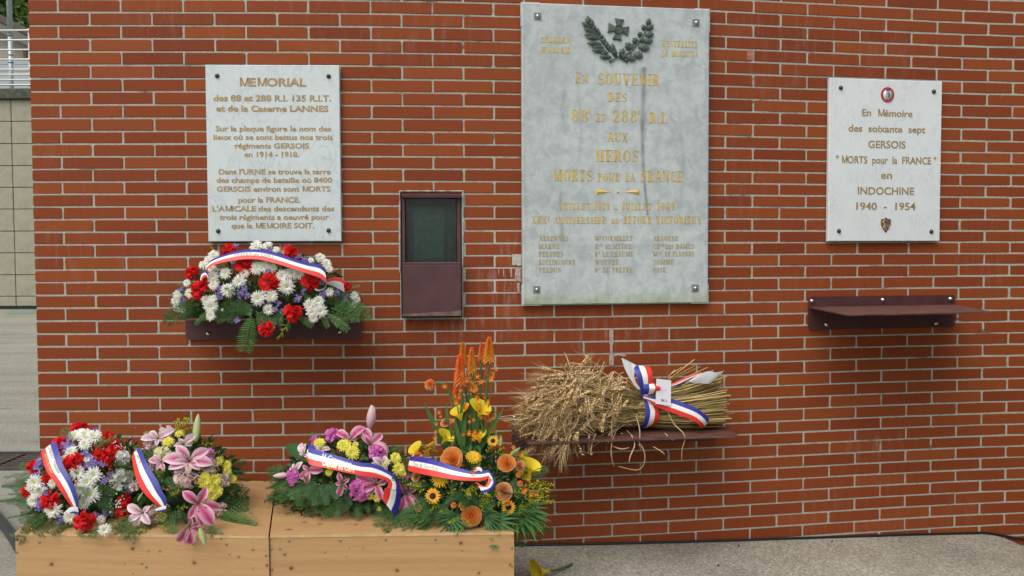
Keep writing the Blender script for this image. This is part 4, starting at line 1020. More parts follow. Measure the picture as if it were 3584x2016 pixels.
def m_rose(rng, mat):
    mb = MB()
    for (cnt, r, zb, hh, curl, sp) in ((2, .05, .0, .22, .0, 1.7), (3, .09, .0, .20, .01, 1.25), (4, .14, -.03, .20, .02, 1.05), (4, .19, -.05, .18, .03, 1.0), (5, .25, -.08, .17, .05, .9), (5, .32, -.11, .14, .09, .85), (6, .40, -.15, .10, .14, .75)):
        a0 = rng.random()*6
        for i in range(cnt):
            a = a0+2*PI*i/cnt+rng.uniform(-.2, .2); tx, ty = rng.uniform(-.03, .03), rng.uniform(-.03, .03); V = []; F = []; C = []; K = 8; N = 5
            for j in range(N+1):
                t = j/N
                for k in range(K+1):
                    q = k/K*2-1; rr = r*(.35+.65*math.sin(min(1, t*1.1)*PI/2))+curl*max(0, t-.6)*1.2*(1-.3*q*q)+.012*q; z = zb+hh*(t-(.35*max(0, t-.7)*(curl*8)))-(.05*q*q*t)+rng.uniform(-.004, .004)
                    aa = a+q*sp*(.35+.65*math.sin(PI*min(.5, t*.8+.1))); V.append(Vector((math.cos(aa)*rr+tx*t, math.sin(aa)*rr+ty*t, z))); s = .60+.40*t*t; C.append((.85+.15*t*t, s*(1+.25*(t > .9)), s*(.8+.9*(t > .9))))
            for j in range(N):
                for k in range(K): F.append((j*(K+1)+k, j*(K+1)+k+1, (j+1)*(K+1)+k+1, (j+1)*(K+1)+k))
            mb.add(V, F, 0, C)
    mb.sphere((0, 0, .1), (.06, .06, .1), 8, 5, 0, (.8, .55, .4)); mb.lathe([(.02, -.4), (.05, -.2), (.1, -.12)], 6, None, 1)
    return mb.mesh('rose', [mat, M['stem']])
def m_sun(rng, mat):
    mb = MB()
    for (cnt, l, e) in ((17, .36, .1), (15, .33, .3)):
        a0 = rng.random()
        for i in range(cnt):
            a = a0+2*PI*i/cnt+rng.uniform(-.12, .12); strip(mb, arc(a, .16, l*rng.uniform(.85, 1.05), e, e-.35, 3, 0), [.08, .125, .1, .01], (0, 0, 1), .15, 0, lambda t, q: (1, .75+.25*t, 1), k=1)
    mb.sphere((0, 0, .0), (.2, .2, .08), 14, 5, 1, half=True); mb.tube([(0, 0, 0), (0, .02, -.5)], .025, 5, 2)
    return mb.mesh('sunf', [mat, M['brown'], M['stem']])
def m_gerb(rng, mat):
    mb = MB()
    for (cnt, l, e) in ((22, .38, .05), (16, .3, .3)):
        for i in range(cnt):
            a = 2*PI*i/cnt+rng.uniform(-.08, .08); strip(mb, arc(a, .1, l, e, e-.2, 2, 0), [.06, .1, .04], (0, 0, 1), .1, 0, k=1)
    mb.sphere((0, 0, .0), (.12, .12, .06), 10, 4, 1, half=True)
    return mb.mesh('gerb', [mat, M['gold_rod'], M['stem']])
def m_poker(rng, top, bot):   # spike along +z from 0 to 1, width about .3
    mb = MB(); mb.tube([(0, 0, -.15), (0, 0, .98)], .03, 6, 1)
    n = 150
    for i in range(n):
        t = i/n; a = i*2.399; z = .02+t*.93; r = .05*(1-t*.6); l = (.25*(1-t)**.6+.06)
        c = tuple(bot[k]*(1-t)+top[k]*t for k in range(3)); v = rng.uniform(.8, 1.1); c = tuple(x*v for x in c); dz = -.55+.9*t
        P0 = Vector((math.cos(a)*r, math.sin(a)*r, z)); P1_ = P0+Vector((math.cos(a)*l*.8, math.sin(a)*l*.8, dz*l)); mb.tube([P0, (P0+P1_)/2+Vector((0, 0, .01)), P1_], [.018, .028, .014], 4, 0, c)
    return mb.mesh('poker', [M['poker'], M['stem']])
def m_ball(rng):
    mb = MB()
    for i in range(110):
        z = 1-2*(i+.5)/110; a = i*2.399; r = math.sqrt(1-z*z); d = Vector((r*math.cos(a), r*math.sin(a), z)); c = (.9, .16+.1*rng.random(), .04)
        if z < -.2: c = (.95, .55, .2)
        mb.tube([d*.12, d*.46*rng.uniform(.85, 1.1)], [.05, .028], 4, 0, c)
    return mb.mesh('pball', [M['poker']])
def m_calla(rng):
    mb = MB(); V = []; F = []; K = 16; N = 7
    for j in range(N+1):
        t = j/N; r = .04+.10*t+.26*t**3
        for k in range(K+1):
            a = -PI*.97+1.94*PI*k/K; ext = (.5+.5*math.cos(a)); V.append(Vector((math.cos(a)*r*(1+.5*t*t*ext), math.sin(a)*r, t*.62+ext*.25*t*t-.14*t**4*ext)))
    for j in range(N):
        for k in range(K): F.append((j*(K+1)+k, j*(K+1)+k+1, (j+1)*(K+1)+k+1, (j+1)*(K+1)+k))
    mb.add(V, F, 0, [(1, 1, 1)]*len(V)); mb.tube([(0, 0, .05), (0, 0, .5)], [.03, .024], 7, 1, (1, .8, .4)); return mb.mesh('calla', [M['calla'], M['croc']])
def m_bud(rng, c0, c1):      # along +z 0..1
    mb = MB(); n = 10; V = []; F = []; C = []
    for j in range(9):
        t = j/8; r = .5*math.sin(PI*(t*.9+.06))**.7*(1-.25*t)
        for k in range(n):
            a = 2*PI*k/n; rr = r*(1+.10*math.cos(3*a)); V.append((rr*math.cos(a)*.34, rr*math.sin(a)*.34, t)); C.append(tuple(c0[i]*(1-t)+c1[i]*t for i in range(3)) if k % 3 else tuple(.85*(c0[i]*(1-t)+c1[i]*t) for i in range(3)))
    for j in range(8):
        for k in range(n): F.append((j*n+k, j*n+(k+1) % n, (j+1)*n+(k+1) % n, (j+1)*n+k))
    mb.add(V, F, 0, C); return mb.mesh('bud', [M['lily']])
def leaflet(mb, p, d, up, l, w_, mi=0, fold=.25, n=3):
    d = Vector(d).normalized(); P = [Vector(p)+d*l*t+Vector(up)*(-.12*l*t*t) for t in (0, .3, .65, 1)]
    strip(mb, P, [w_*.25, w_, w_*.8, w_*.02], up, fold, mi, k=1)
def m_fern(rng, n=17, wid=.36, dr=.18, lw=.036):     # along +x 0..1, face +z
    mb = MB(); P = [Vector((t, 0, .05*math.sin(t*2)-dr*t*t)) for t in np.linspace(0, 1, 9)]; mb.tube(P, [.010]*6+[.006, .005, .003], 4, 1)
    for i in range(n):
        t = .1+.88*i/n; b = Vector((t, 0, .05*math.sin(t*2)-dr*t*t)); l = wid*.5*math.sin(PI*(.18+.82*(1-t)))**.9*(1 if t > .12 else .7); l = max(l, .02)
        for s in (-1, 1): leaflet(mb, b, (.45, s, rng.uniform(-.2, .05)), (0, 0, 1), l*rng.uniform(.9, 1.1), lw*(.6+.6*(1-t)), 0, .2)
    return mb.mesh('fern', [M['fern'], M['stem']])
def m_leather(rng):          # broad leatherleaf: two orders of leaflets
    mb = MB(); mb.tube([(0, 0, 0), (1, 0, -.15)], .008, 4, 1)
    for i in range(10):
        t = .12+.85*i/10; l = .34*(1-t)**.8+.05
        for s in (-1, 1):
            o = Vector((t, 0, -.15*t)); d = Vector((.6, s, -.1)).normalized()
            for j in range(5):
                q = (j+.6)/5; b = o+d*l*q; ll = .085*(1.15-q)*(1.1-t*.5)
                for s2 in (-1, 1): leaflet(mb, b, d+Vector((-d.y, d.x, 0))*s2*1.1, (0, 0, 1), ll*1.1, .030*(1.1-t*.5), 0, .2)
            leaflet(mb, o+d*l, d, (0, 0, 1), .05, .026)
    return mb.mesh('leather', [M['leaf2'], M['stem']])
def m_thuja(rng):
    mb = MB(); mb.tube([(0, 0, 0), (.5, 0, .02), (1, 0, -.08)], [.012, .009, .003], 4, 1)
    for i in range(13):
        t = .08+.9*i/13; s = 1 if i % 2 else -1; l = .36*(1-t)**.7+.07; o = Vector((t, 0, -.08*t)); d = Vector((.75, s*.75, rng.uniform(-.25, .2))).normalized(); P = [o, o+d*l*.5, o+d*l+Vector((.05, 0, -.04))]; strip(mb, P, [.015, .015, .004], (0, 0, 1), 0, 0, k=1)
        for j in range(5):
            q = (j+.7)/5; b = o+d*l*q
            for s2 in (-1, 1): d2 = (d+Vector((-d.y, d.x, 0))*s2*.8+Vector((0, 0, rng.uniform(-.3, .3)))).normalized(); ll = .10*(1.15-q)+.02; strip(mb, [b, b+d2*ll*.6, b+d2*ll], [.013, .015, .004], (0, 0, 1), 0, 0, k=1)
    return mb.mesh('thuja', [M['thuja'], M['stem']])
def m_rod(rng):
    mb = MB(); mb.tube([(0, 0, 0), (1, 0, 0)], .008, 3, 1)
    for i in range(16):
        t = .15+.85*i/16; a = rng.random()*6; d = Vector((.5, math.cos(a), math.sin(a))).normalized(); l = .28*(1.05-t)+.05; b = Vector((t, 0, 0)); mb.tube([b, b+d*l], .006, 3, 1)
        for j in range(6):
            c = b+d*l*(j+1)/6+Vector((rng.gauss(0, .012), rng.gauss(0, .012), rng.gauss(0, .012))); mb.sphere(tuple(c), rng.uniform(.014, .026), 5, 3, 0 if rng.random() < .7 else 1)
    return mb.mesh('rod', [M['gold_rod'], M['lime']])
def m_croc(rng):
    mb = MB()
    for i in range(6):
        a = i*PI/3; strip(mb, arc(a, .02, .5, .9, .1, 3), [.06, .13, .12, .01], (0, 0, 1), .1, 0, k=1)
    mb.tube([(0, 0, 0), (0, 0, -.5)], [.06, .02], 5, 0, (1, .8, .6)); return mb.mesh('croc', [M['croc']])
def m_sword(rng, fold=.25):
    mb = MB(); strip(mb, [Vector((t, 0, .03*math.sin(PI*t)-.06*t*t)) for t in np.linspace(0, 1, 8)], [.035, .05, .058, .06, .055, .045, .028, .003], (0, 0, 1), fold, 0, k=1); return mb.mesh('sword', [M['sword']])
def m_broad(rng):
    mb = MB(); strip(mb, [Vector((t, 0, .06*math.sin(PI*t)-.12*t*t)) for t in np.linspace(0, 1, 9)], [.03, .12, .19, .23, .24, .21, .16, .09, .005], (0, 0, 1), .16, 0, k=2); return mb.mesh('broad', [M['leaf2']])
def m_palm(rng):
    mb = MB()
    for i in range(9):
        a = -.9+1.8*i/8; l = .95-.35*abs(a); leaflet(mb, (0, 0, 0), (math.cos(a), math.sin(a), -.05), (0, 0, 1), l, .085, 0, .2)
    return mb.mesh('palm', [M['leaf2']])
M['ink_d'] = plain('dark_print', (.40, .35, .27), .5)
M['cream_c'] = petal('mum_centre', (1, 1, 1), .1); M['brown2'] = plain('stamen_brown', (.14, .03, .015), .7); M['leaf2'] = foliage('glossy_dark_leaf', (.028, .095, .028), (.07, .18, .05), .18)
FM = {}
rr_ = random.Random(77)
FM['mum'] = [m_mum(rr_, M['white']) for _ in range(4)]
FM['ymum'] = [m_mum(rr_, M['yellow'], (.8, .75, .2), pw=.1) for _ in range(3)]
FM['cmum'] = [m_mum(rr_, M['cream'], (.7, .7, .2), pw=.1) for _ in range(2)]
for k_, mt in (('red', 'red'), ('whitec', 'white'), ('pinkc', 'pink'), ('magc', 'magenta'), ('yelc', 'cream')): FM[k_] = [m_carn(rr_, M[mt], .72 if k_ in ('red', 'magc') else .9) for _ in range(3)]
FM['stat'] = [m_statice(rr_, M['lilac']) for _ in range(4)]
FM['gyp'] = [m_gyp(rr_, M['white']) for _ in range(3)]
FM['lpet'] = [m_lily_petal(rr_) for _ in range(3)]; FM['lpetp'] = [m_lily_petal(rr_, True) for _ in range(3)]; FM['lpetd'] = [m_lily_petal(rr_, 2) for _ in range(3)]; FM['lcore'] = [m_lily_core(rr_)]
FM['rose'] = [m_rose(rr_, M['orange']) for _ in range(3)]
M['peach'] = petal('petal_peach', (.80, .40, .20), .2); FM['rosep'] = [m_rose(rr_, M['peach']) for _ in range(2)]
FM['sun'] = [m_sun(rr_, M['sun'])]; FM['gerb'] = [m_gerb(rr_, M['sun'])]; FM['calla'] = [m_calla(rr_)]
FM['poke'] = [m_poker(rr_, (.90, .16, .015), (1.0, .48, .05)), m_poker(rr_, (1.0, .13, .02), (1.0, .32, .08)), m_poker(rr_, (.85, .20, .015), (1.0, .40, .03))]
FM['ball'] = [m_ball(rr_)]; FM['croc'] = [m_croc(rr_)]
FM['gbud'] = [m_bud(rr_, (.34, .46, .12), (.62, .66, .38))]; FM['pbud'] = [m_bud(rr_, (.72, .34, .44), (.86, .74, .72))]
FM['fern'] = [m_fern(rr_) for _ in range(3)]; FM['leath'] = [m_leather(rr_) for _ in range(2)]; FM['thuja'] = [m_thuja(rr_) for _ in range(3)]; FM['rod'] = [m_rod(rr_) for _ in range(3)]
FM['sword'] = [m_sword(rr_)]; FM['broad'] = [m_broad(rr_)]; FM['palm'] = [m_palm(rr_)]
NAMES = {'mum': 'chrysanthemum', 'ymum': 'yellow_chrysanthemum', 'cmum': 'cream_chrysanthemum', 'red': 'red_carnation', 'whitec': 'white_carnation', 'pinkc': 'pink_carnation', 'magc': 'magenta_carnation', 'yelc': 'yellow_carnation',
         'stat': 'statice', 'gyp': 'gypsophila', 'rose': 'orange_rose', 'rosep': 'peach_rose', 'sun': 'sunflower', 'gerb': 'gerbera', 'calla': 'calla_lily', 'croc': 'montbretia_flower', 'ball': 'torch_lily', 'poke': 'torch_lily',
         'fern': 'fern_frond', 'leath': 'leatherleaf_frond', 'thuja': 'cedar_sprig', 'rod': 'goldenrod_sprig', 'sword': 'sword_leaf', 'broad': 'broad_leaf', 'palm': 'palm_leaf', 'gbud': 'lily_bud', 'pbud': 'pink_lily_bud', 'safflower': 'safflower'}
class Arr:
    def __init__(s, label, c, r, px, sc, base, rz=0.0):
        s.c = Vector(c); s.r = r; s.px = px; s.sc = sc; s.rng = random.Random(hash(label) % 1000 if False else len(label)*7)
        s.t = thing('flower_arrangement', base, label, 'flower arrangement', None, rz)
    def hit(s, x, y, k=1.0, raw=False, clr=.015):
        u, v = (x, y) if raw else s.px(x, y); d = ray(u, v)
        o = Vector(((EYE.x-s.c.x)/(s.r[0]*k), (EYE.y-s.c.y)/(s.r[1]*k), (EYE.z-s.c.z)/(s.r[2]*k))); q = Vector((d.x/(s.r[0]*k), d.y/(s.r[1]*k), d.z/(s.r[2]*k)))
        a = q.dot(q); b = o.dot(q); c = o.dot(o)-1; D = b*b-a*c
        t = (-b-math.sqrt(D))/a if D > 0 else -b/a
        p = EYE+d*t
        if p.z < s.base+clr: t = (s.base+clr-CH)/d.z; p = EYE+d*t
        if p.y < s.yf: t = s.yf/d.y; p = EYE+d*t
        n0 = p-s.c; n = Vector(((p.x-s.c.x)/s.r[0]**2, (p.y-s.c.y)/s.r[1]**2, (p.z-s.c.z)/s.r[2]**2)).normalized()
        return p, n, t
    def siz(s, px, t): return px/s.sc*t/FPX
    def flower(s, kind, x, y, dpx, k=1.0, mixc=.5, push=0.0):
        p, n, t = s.hit(x, y, k, clr=.02+dpx/s.sc*3.5/FPX*.3); tc = (EYE-p).normalized(); n = (n*(1-mixc)+tc*mixc).normalized(); rg = s.rng
        n = (n+Vector((rg.uniform(-.2, .2), rg.uniform(-.1, .1), rg.uniform(-.15, .15)))).normalized(); D = s.siz(dpx, t); p = p+tc*push
        Mx = Matrix.Translation(p) @ n.to_track_quat('Z', 'Y').to_matrix().to_4x4() @ Matrix.Rotation(rg.random()*6.28, 4, 'Z') @ Matrix.Scale(D, 4)
        return inst(NAMES[kind], rg.choice(FM[kind]), s.t, Mx)
    def lily(s, x, y, dpx, face=None, pale=False, tips=None, k=1.05, fy=None):
        p, n, t = s.hit(x, y, k, clr=.02+dpx/s.sc*3.5/FPX*.3)
        if fy: d_ = ray(*s.px(x, y)); t = fy/d_.y; p = EYE+d_*t
        tc = (EYE-p).normalized(); D = s.siz(dpx, t)
        f = (n*.3+tc*.7).normalized()
        if face: f = (tc+Vector((face[0], 0, face[1]))).normalized()
        Mx = Matrix.Translation(p-f*D*.15) @ f.to_track_quat('Z', 'Y').to_matrix().to_4x4() @ Matrix.Scale(D, 4)
        o = inst('lily', FM['lcore'][0], s.t, Mx); a0 = s.rng.random()*6; Rm = f.to_track_quat('Z', 'Y').to_matrix()
        angs = [a0+i*PI/3 for i in range(6)]
        if tips:
            angs = []
            for (tx, ty) in tips:
                dv = Vector((tx-x, 0, -(ty-y))); lv = Rm.transposed() @ dv; angs.append((math.atan2(lv.y, lv.x), math.hypot(tx-x, ty-y)/dpx*1.9))
        for i, a in enumerate(angs):
            a, l = a if isinstance(a, tuple) else (a, 1)
            l = max(.6, min(1.35, l))
            inst('petal', s.rng.choice(FM['lpetd' if pale == 2 else 'lpetp' if pale else 'lpet']), o, Mx @ Matrix.Rotation(a+s.rng.uniform(-.1, .1), 4, 'Z') @ Matrix.Rotation(s.rng.uniform(-.15, .15), 4, 'Y') @ Matrix.Scale(l*(1 if i % 2 else .94), 4) @ Matrix.Translation((0, 0, .012*(i % 2))))
        return o
    def frond(s, kind, x0, y0, x1, y1, k0=1.0, k1=1.15, wsc=1.0, dy1=None, roll=0.0):
        p, _, t = s.hit(x0, y0, k0); q, _, t1 = s.hit(x1, y1, k1)
        if dy1 is not None: q = q+Vector((0, dy1, 0))
        X = q-p; L_ = X.length; X.normalize(); tc = (EYE-p).normalized(); Y = tc.cross(X).normalized(); Z = X.cross(Y); 
        Mx = Matrix(((X.x, Y.x, Z.x, p.x), (X.y, Y.y, Z.y, p.y), (X.z, Y.z, Z.z, p.z), (0, 0, 0, 1))) @ Matrix.Rotation(roll+s.rng.uniform(-.3, .3), 4, 'X') @ Matrix.Diagonal((L_, L_*wsc, L_, 1))
        return inst(NAMES[kind], s.rng.choice(FM[kind]), s.t, Mx)
    def fill(s, n, kind, lmin, lmax, zmin=-.35, k=.82, up=.0, seed=1, ymax=.5, zmax=.45):
        rg = random.Random(seed)
        for i in range(n):
            while True:
                d = Vector((rg.gauss(0, 1), rg.gauss(0, 1), rg.gauss(0, 1))).normalized()
                if zmax > d.z > zmin and d.y < ymax: break
            p = Vector((s.c.x+d.x*s.r[0]*k, s.c.y+d.y*s.r[1]*k, s.c.z+d.z*s.r[2]*k)); X = (Vector((d.x, d.y*.8, d.z*.6+up))+Vector((rg.uniform(-.5, .5), rg.uniform(-.4, .4), rg.uniform(-.4, .4)))).normalized()
            Y = Vector((0, 0, 1)).cross(X); Y = (Y.normalized() if Y.length > .1 else Vector((1, 0, 0))); Z = X.cross(Y); L_ = rg.uniform(lmin, lmax)
            Mx = Matrix(((X.x, Y.x, Z.x, p.x), (X.y, Y.y, Z.y, p.y), (X.z, Y.z, Z.z, p.z), (0, 0, 0, 1))) @ Matrix.Rotation(rg.uniform(-1, 1), 4, 'X') @ Matrix.Scale(L_, 4)
            inst(NAMES[kind], rg.choice(FM[kind]), s.t, Mx)
    def mass(s, n, k=.86, zmin=-.4, size=.03, seed=1, mat='leaf', zflat=None):
        rg = random.Random(seed); mb = MB()
        for i in range(n):
            d = Vector((rg.gauss(0, 1), rg.gauss(0, 1), rg.gauss(0, 1))).normalized()*(rg.random()**.25)*k
            if d.z < zmin: d.z = zmin+rg.random()*.1
            p = Vector((s.c.x+d.x*s.r[0], s.c.y+d.y*s.r[1], s.c.z+d.z*s.r[2])); e = (d+Vector((rg.gauss(0, .5), rg.gauss(0, .5), rg.gauss(0, .5)))).normalized()
            u = Vector((rg.gauss(0, 1), rg.gauss(0, 1), rg.gauss(0, 1))).normalized(); l = size*rg.uniform(.6, 1.4)
            strip(mb, [p, p+e*l*.5, p+e*l-Vector((0, 0, l*.15))], [.004, l*.42, .002], u, .2, 0, k=1)
        o = mb.build('foliage', M[mat], s.t); o['kind'] = 'stuff'
        b = MB(); b.lathe([(.09*s.r[0]/.3, 0), (.12*s.r[0]/.3, .06), (.115*s.r[0]/.3, .062), (.01, .063)], 16, Matrix.Translation((s.c.x, s.c.y, s.base))); b.build('flower_dish', M['rubber'], s.t)
        return o
def catmull(P, n):
    P = [Vector(p) for p in P]; Q = []
    for i in range(len(P)-1):
        a = P[max(i-1, 0)]; b = P[i]; c = P[i+1]; d = P[min(i+2, len(P)-1)]
        for j in range(n): t = j/n; Q.append(.5*((2*b)+(c-a)*t+(2*a-5*b+4*c-d)*t*t+(3*b-a-3*c+d)*t**3))
    Q.append(P[-1]); return Q
def ribbon(parent, T, B, mats=('rb', 'rw', 'rr'), n=6, back=True, name='ribbon', curl=0.0):
    T = catmull(T, n); B = catmull(B, n); N = len(T); mb = MB(); V = []; F = []; mi = []
    cols = 6
    nrm = []
    for i in range(N):
        d = (T[min(i+1, N-1)]+B[min(i+1, N-1)]-T[max(i-1, 0)]-B[max(i-1, 0)]); nn = d.cross(B[i]-T[i]).normalized()
        if nrm and nn.dot(nrm[-1]) < 0: nn = -nn
        elif not nrm and nn.dot(EYE-T[i]) < 0: nn = -nn
        nrm.append(nn)
    for side in (0, 1):
        for i in range(N):
            for j in range(cols+1): q = j/cols; V.append(T[i]*(1-q)+B[i]*q+nrm[i]*(.0035*math.sin(PI*q)-(.0007 if side else 0)))
    H_ = N*(cols+1)
    for i in range(N-1):
        for j in range(cols):
            a = i*(cols+1)+j; F.append((a, a+1, a+cols+2, a+cols+1)); mi.append(j//2); F.append((H_+a, H_+a+cols+1, H_+a+cols+2, H_+a+1)); mi.append(3)
    mb.add(V, F, mi); o = mb.build(name, [M[m] for m in mats]+[M['rback']], parent)
    def ev(t, q):
        L_ = [0]
        for i in range(1, N): L_.append(L_[-1]+((T[i]+B[i])-(T[i-1]+B[i-1])).length)
        x = t*L_[-1]; i = max(0, min(N-2, int(np.searchsorted(L_, x))-1)); f = (x-L_[i])/max(1e-9, L_[i+1]-L_[i])
        t_ = T[i]*(1-f)+T[i+1]*f; b_ = B[i]*(1-f)+B[i+1]*f; return t_*(1-q)+b_*q+nrm[i]*(.0035*math.sin(PI*q)+.0009)
    return o, ev
def rtext(parent, ev, txt, t0, t1, q0, q1, mat, bold=.0, shear=.0, flip=False):
    V, F = text_poly(txt, bold, shear); x0 = min(v[0] for v in V); x1 = max(v[0] for v in V)
    mb = MB(); mb.add([ev(t0+(t1-t0)*(v[0]-x0)/(x1-x0), q1-(q1-q0)*v[1]/CAPH) for v in V], F, smooth=False)
    return mb.build('printed_name', mat, parent)
# ------------------------------------------------------------------ A: shelf arrangement
ca = atY(930+4, 1040, 3.86)
A = Arr('oval arrangement of red carnations and white chrysanthemums on the wall shelf under the MEMORIAL plaque', (ca.x, 3.87, 1.215), (.46, .20, .285), c4, 3.2934, (ca.x, 3.87, 1.172))
A.base = 1.173; A.yf = 3.66
A.mass(2600, .86, -.1, .035, 3)
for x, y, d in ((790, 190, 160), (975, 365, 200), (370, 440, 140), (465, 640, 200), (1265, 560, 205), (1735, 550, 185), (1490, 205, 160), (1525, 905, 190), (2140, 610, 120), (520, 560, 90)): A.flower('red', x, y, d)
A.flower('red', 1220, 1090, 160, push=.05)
for x, y, d in ((1110, 140, 170), (1240, 130, 120), (1340, 180, 90), (620, 240, 130), (560, 300, 120), (500, 350, 110), (600, 400, 110), (755, 450, 145), (610, 490, 155), (620, 590, 125), (785, 645, 175), (915, 545, 165), (1120, 390, 175), (1215, 380, 155), (970, 450, 120), (1300, 390, 115),
                (1130, 735, 185), (1280, 710, 165), (1410, 480, 155), (1520, 450, 165), (1610, 460, 125), (1460, 600, 200), (1250, 870, 135), (345, 680, 120), (200, 700, 115), (185, 770, 115), (200, 850, 115), (265, 880, 85), (540, 760, 135), (620, 740, 95), (590, 830, 180), (585, 940, 125), (310, 560, 95),
                (1440, 200, 75), (1850, 270, 125), (1920, 340, 125), (1950, 400, 95), (1950, 670, 115), (2240, 710, 105), (2270, 760, 95), (2230, 820, 95), (1730, 810, 155), (1830, 770, 135), (1850, 880, 165), (1750, 900, 135), (1770, 970, 115), (1195, 660, 65), (1740, 300, 75), (850, 320, 90), (720, 870, 38)):
    A.flower('mum', x, y, d*1.08)
for x, y, d in ((880, 140, 75), (245, 640, 65), (270, 760, 65), (235, 820, 65), (690, 620, 65), (685, 680, 75), (690, 730, 65), (930, 680, 85), (980, 620, 85), (1015, 700, 75), (1240, 450, 85), (1600, 735, 85), (1655, 655, 65), (1370, 800, 65), (1330, 860, 65), (1415, 880, 75), (1600, 250, 65), (1670, 290, 65),
                (1880, 550, 65), (1890, 690, 85), (2050, 670, 65), (2140, 710, 65), (850, 360, 65), (2130, 760, 55), (1260, 170, 80)): A.flower('stat', x, y, d*1.15)
A.flower('stat', 895, 990, 80, push=.03)
for f in (('fern', 1060, 900, 962, 1375, .95, 1.0, 1.6), ('fern', 1900, 900, 2165, 1092, .95, 1.1), ('fern', 1860, 880, 1925, 1065, .95, 1.1), ('fern', 540, 900, 402, 1042, .95, 1.1), ('fern', 1420, 900, 1380, 1070, .95, 1.1), ('fern', 1500, 950, 1470, 1130, .95, 1.05), ('fern', 1560, 900, 1750, 1060, .9, 1.1),
          ('thuja', 420, 800, 70, 1032, .9, 1.15), ('thuja', 380, 790, 60, 950, .9, 1.1), ('thuja', 420, 850, 250, 960, .9, 1.1), ('thuja', 2000, 820, 2410, 930, .9, 1.12), ('thuja', 1980, 790, 2330, 850, .9, 1.1), ('thuja', 1950, 850, 2280, 960, .9, 1.1), ('thuja', 1900, 780, 2150, 700, .9, 1.05),
          ('thuja', 900, 850, 640, 1000, .95, 1.1), ('thuja', 950, 850, 800, 1020, .95, 1.1), ('thuja', 1050, 820, 900, 960, 1, 1.1), ('thuja', 1100, 880, 1330, 1060, 1, 1.1), ('thuja', 800, 760, 1050, 900, .95, 1.05), ('thuja', 1150, 900, 1150, 1050, 1, 1.1), ('leath', 1400, 850, 1300, 1040, .95, 1.1), ('leath', 1000, 780, 780, 900, .95, 1.08),
          ('rod', 640, 260, 590, 140, .9, 1.1), ('rod', 1480, 1020, 1360, 1215, 1, 1.1), ('thuja', 460, 1000, 600, 880, .95, 1)): A.frond(*f)
A.fill(50, 'thuja', .05, .085, -.1, .80, .0, 5, .1); A.fill(36, 'fern', .05, .08, -.15, .82, .0, 6, .1)
rp = lambda a, pts, k: [a.hit(x, y, k)[0] for x, y in pts]
o, ev = ribbon(A.t, rp(A, [(528, 390), (570, 310), (680, 255), (830, 205), (980, 178), (1120, 175), (1260, 195), (1400, 235), (1550, 285), (1700, 325), (1830, 345), (1893, 395)], 1.16),
               rp(A, [(528, 420), (590, 372), (700, 330), (850, 300), (1000, 285), (1130, 290), (1270, 320), (1400, 355), (1540, 400), (1690, 450), (1840, 500), (1922, 560)], 1.2))
rtext(o, ev, 'PREFET du GERS', .25, .57, .38, .66, M['ink_d'], .01, .25)
ribbon(A.t, rp(A, [(462, 520), (475, 450), (520, 425), (560, 470)], 1.1), rp(A, [(480, 545), (500, 505), (545, 495), (570, 540)], 1.1), n=4)
ribbon(A.t, rp(A, [(1915, 530), (1990, 500), (2060, 495), (2112, 520)], 1.15), rp(A, [(1925, 575), (2000, 600), (2070, 635), (2128, 670)], 1.05), mats=('rr', 'rback', 'rback'), n=4)
ribbon(A.t, rp(A, [(1920, 545), (1900, 610), (1840, 640), (1790, 625)], 1.05), rp(A, [(1915, 580), (1880, 640), (1820, 660), (1780, 640)], 1.0), mats=('rback', 'rback', 'rback'), n=4)
# ------------------------------------------------------------------ B: rounded red and white bouquet, left box
l1 = cvt((0, 1380), 2.2778)
def mk(label, u, v, y, r, px, sc):
    c = atY(u, v, y); a = Arr(label, (c.x, y, c.z), r, px, sc, (c.x, y, ZT)); a.base = ZT+.001; a.yf = 3.19; return a
B = mk('rounded bouquet of red carnations, white chrysanthemums and purple statice on the left box', 325, 1714, 3.55, (.27, .25, .26), l1, 2.2778)
B.mass(2200, .86, -.45, .035, 4)
for x, y, d in ((635, 285, 120), (850, 340, 90), (905, 390, 85), (490, 400, 120), (480, 440, 75), (830, 490, 145), (595, 555, 145), (265, 575, 95), (215, 770, 85), (395, 850, 125), (380, 665, 80), (1000, 850, 95), (980, 940, 95), (940, 440, 65)): B.flower('red', x, y, d*1.08)
B.flower('red', 675, 1010, 140, push=.02)
for x, y, d in ((600, 330, 105), (680, 330, 125), (750, 340, 125), (640, 310, 85), (785, 345, 75), (675, 400, 95), (570, 460, 95), (620, 625, 115), (745, 645, 125), (690, 700, 125), (640, 760, 115), (720, 800, 140), (665, 870, 95), (280, 700, 120), (320, 770, 105), (265, 850, 100), (250, 740, 85), (425, 920, 130), (560, 980, 105),
                (420, 710, 75), (805, 1000, 65), (835, 1080, 95), (510, 520, 75), (700, 520, 65), (290, 800, 90)): B.flower('mum', x, y, d*1.18)
for x, y, d in ((965, 680, 150), (970, 505, 110)): B.flower('whitec', x, y, d)
for x, y, d in ((545, 415, 105), (700, 490, 95), (750, 560, 85), (690, 570, 75), (820, 555, 75), (310, 560, 95), (280, 650, 65), (330, 750, 55), (370, 790, 65), (320, 900, 65), (480, 1000, 75), (755, 980, 85), (835, 950, 55), (830, 680, 65), (885, 640, 55), (1025, 760, 55), (300, 830, 55), (760, 300, 55), (320, 870, 60)): B.flower('stat', x, y, d*1.15)
for x, y, d in ((935, 440, 110), (925, 870, 140), (870, 690, 70), (950, 480, 70)): B.flower('gyp', x, y, d*1.1)
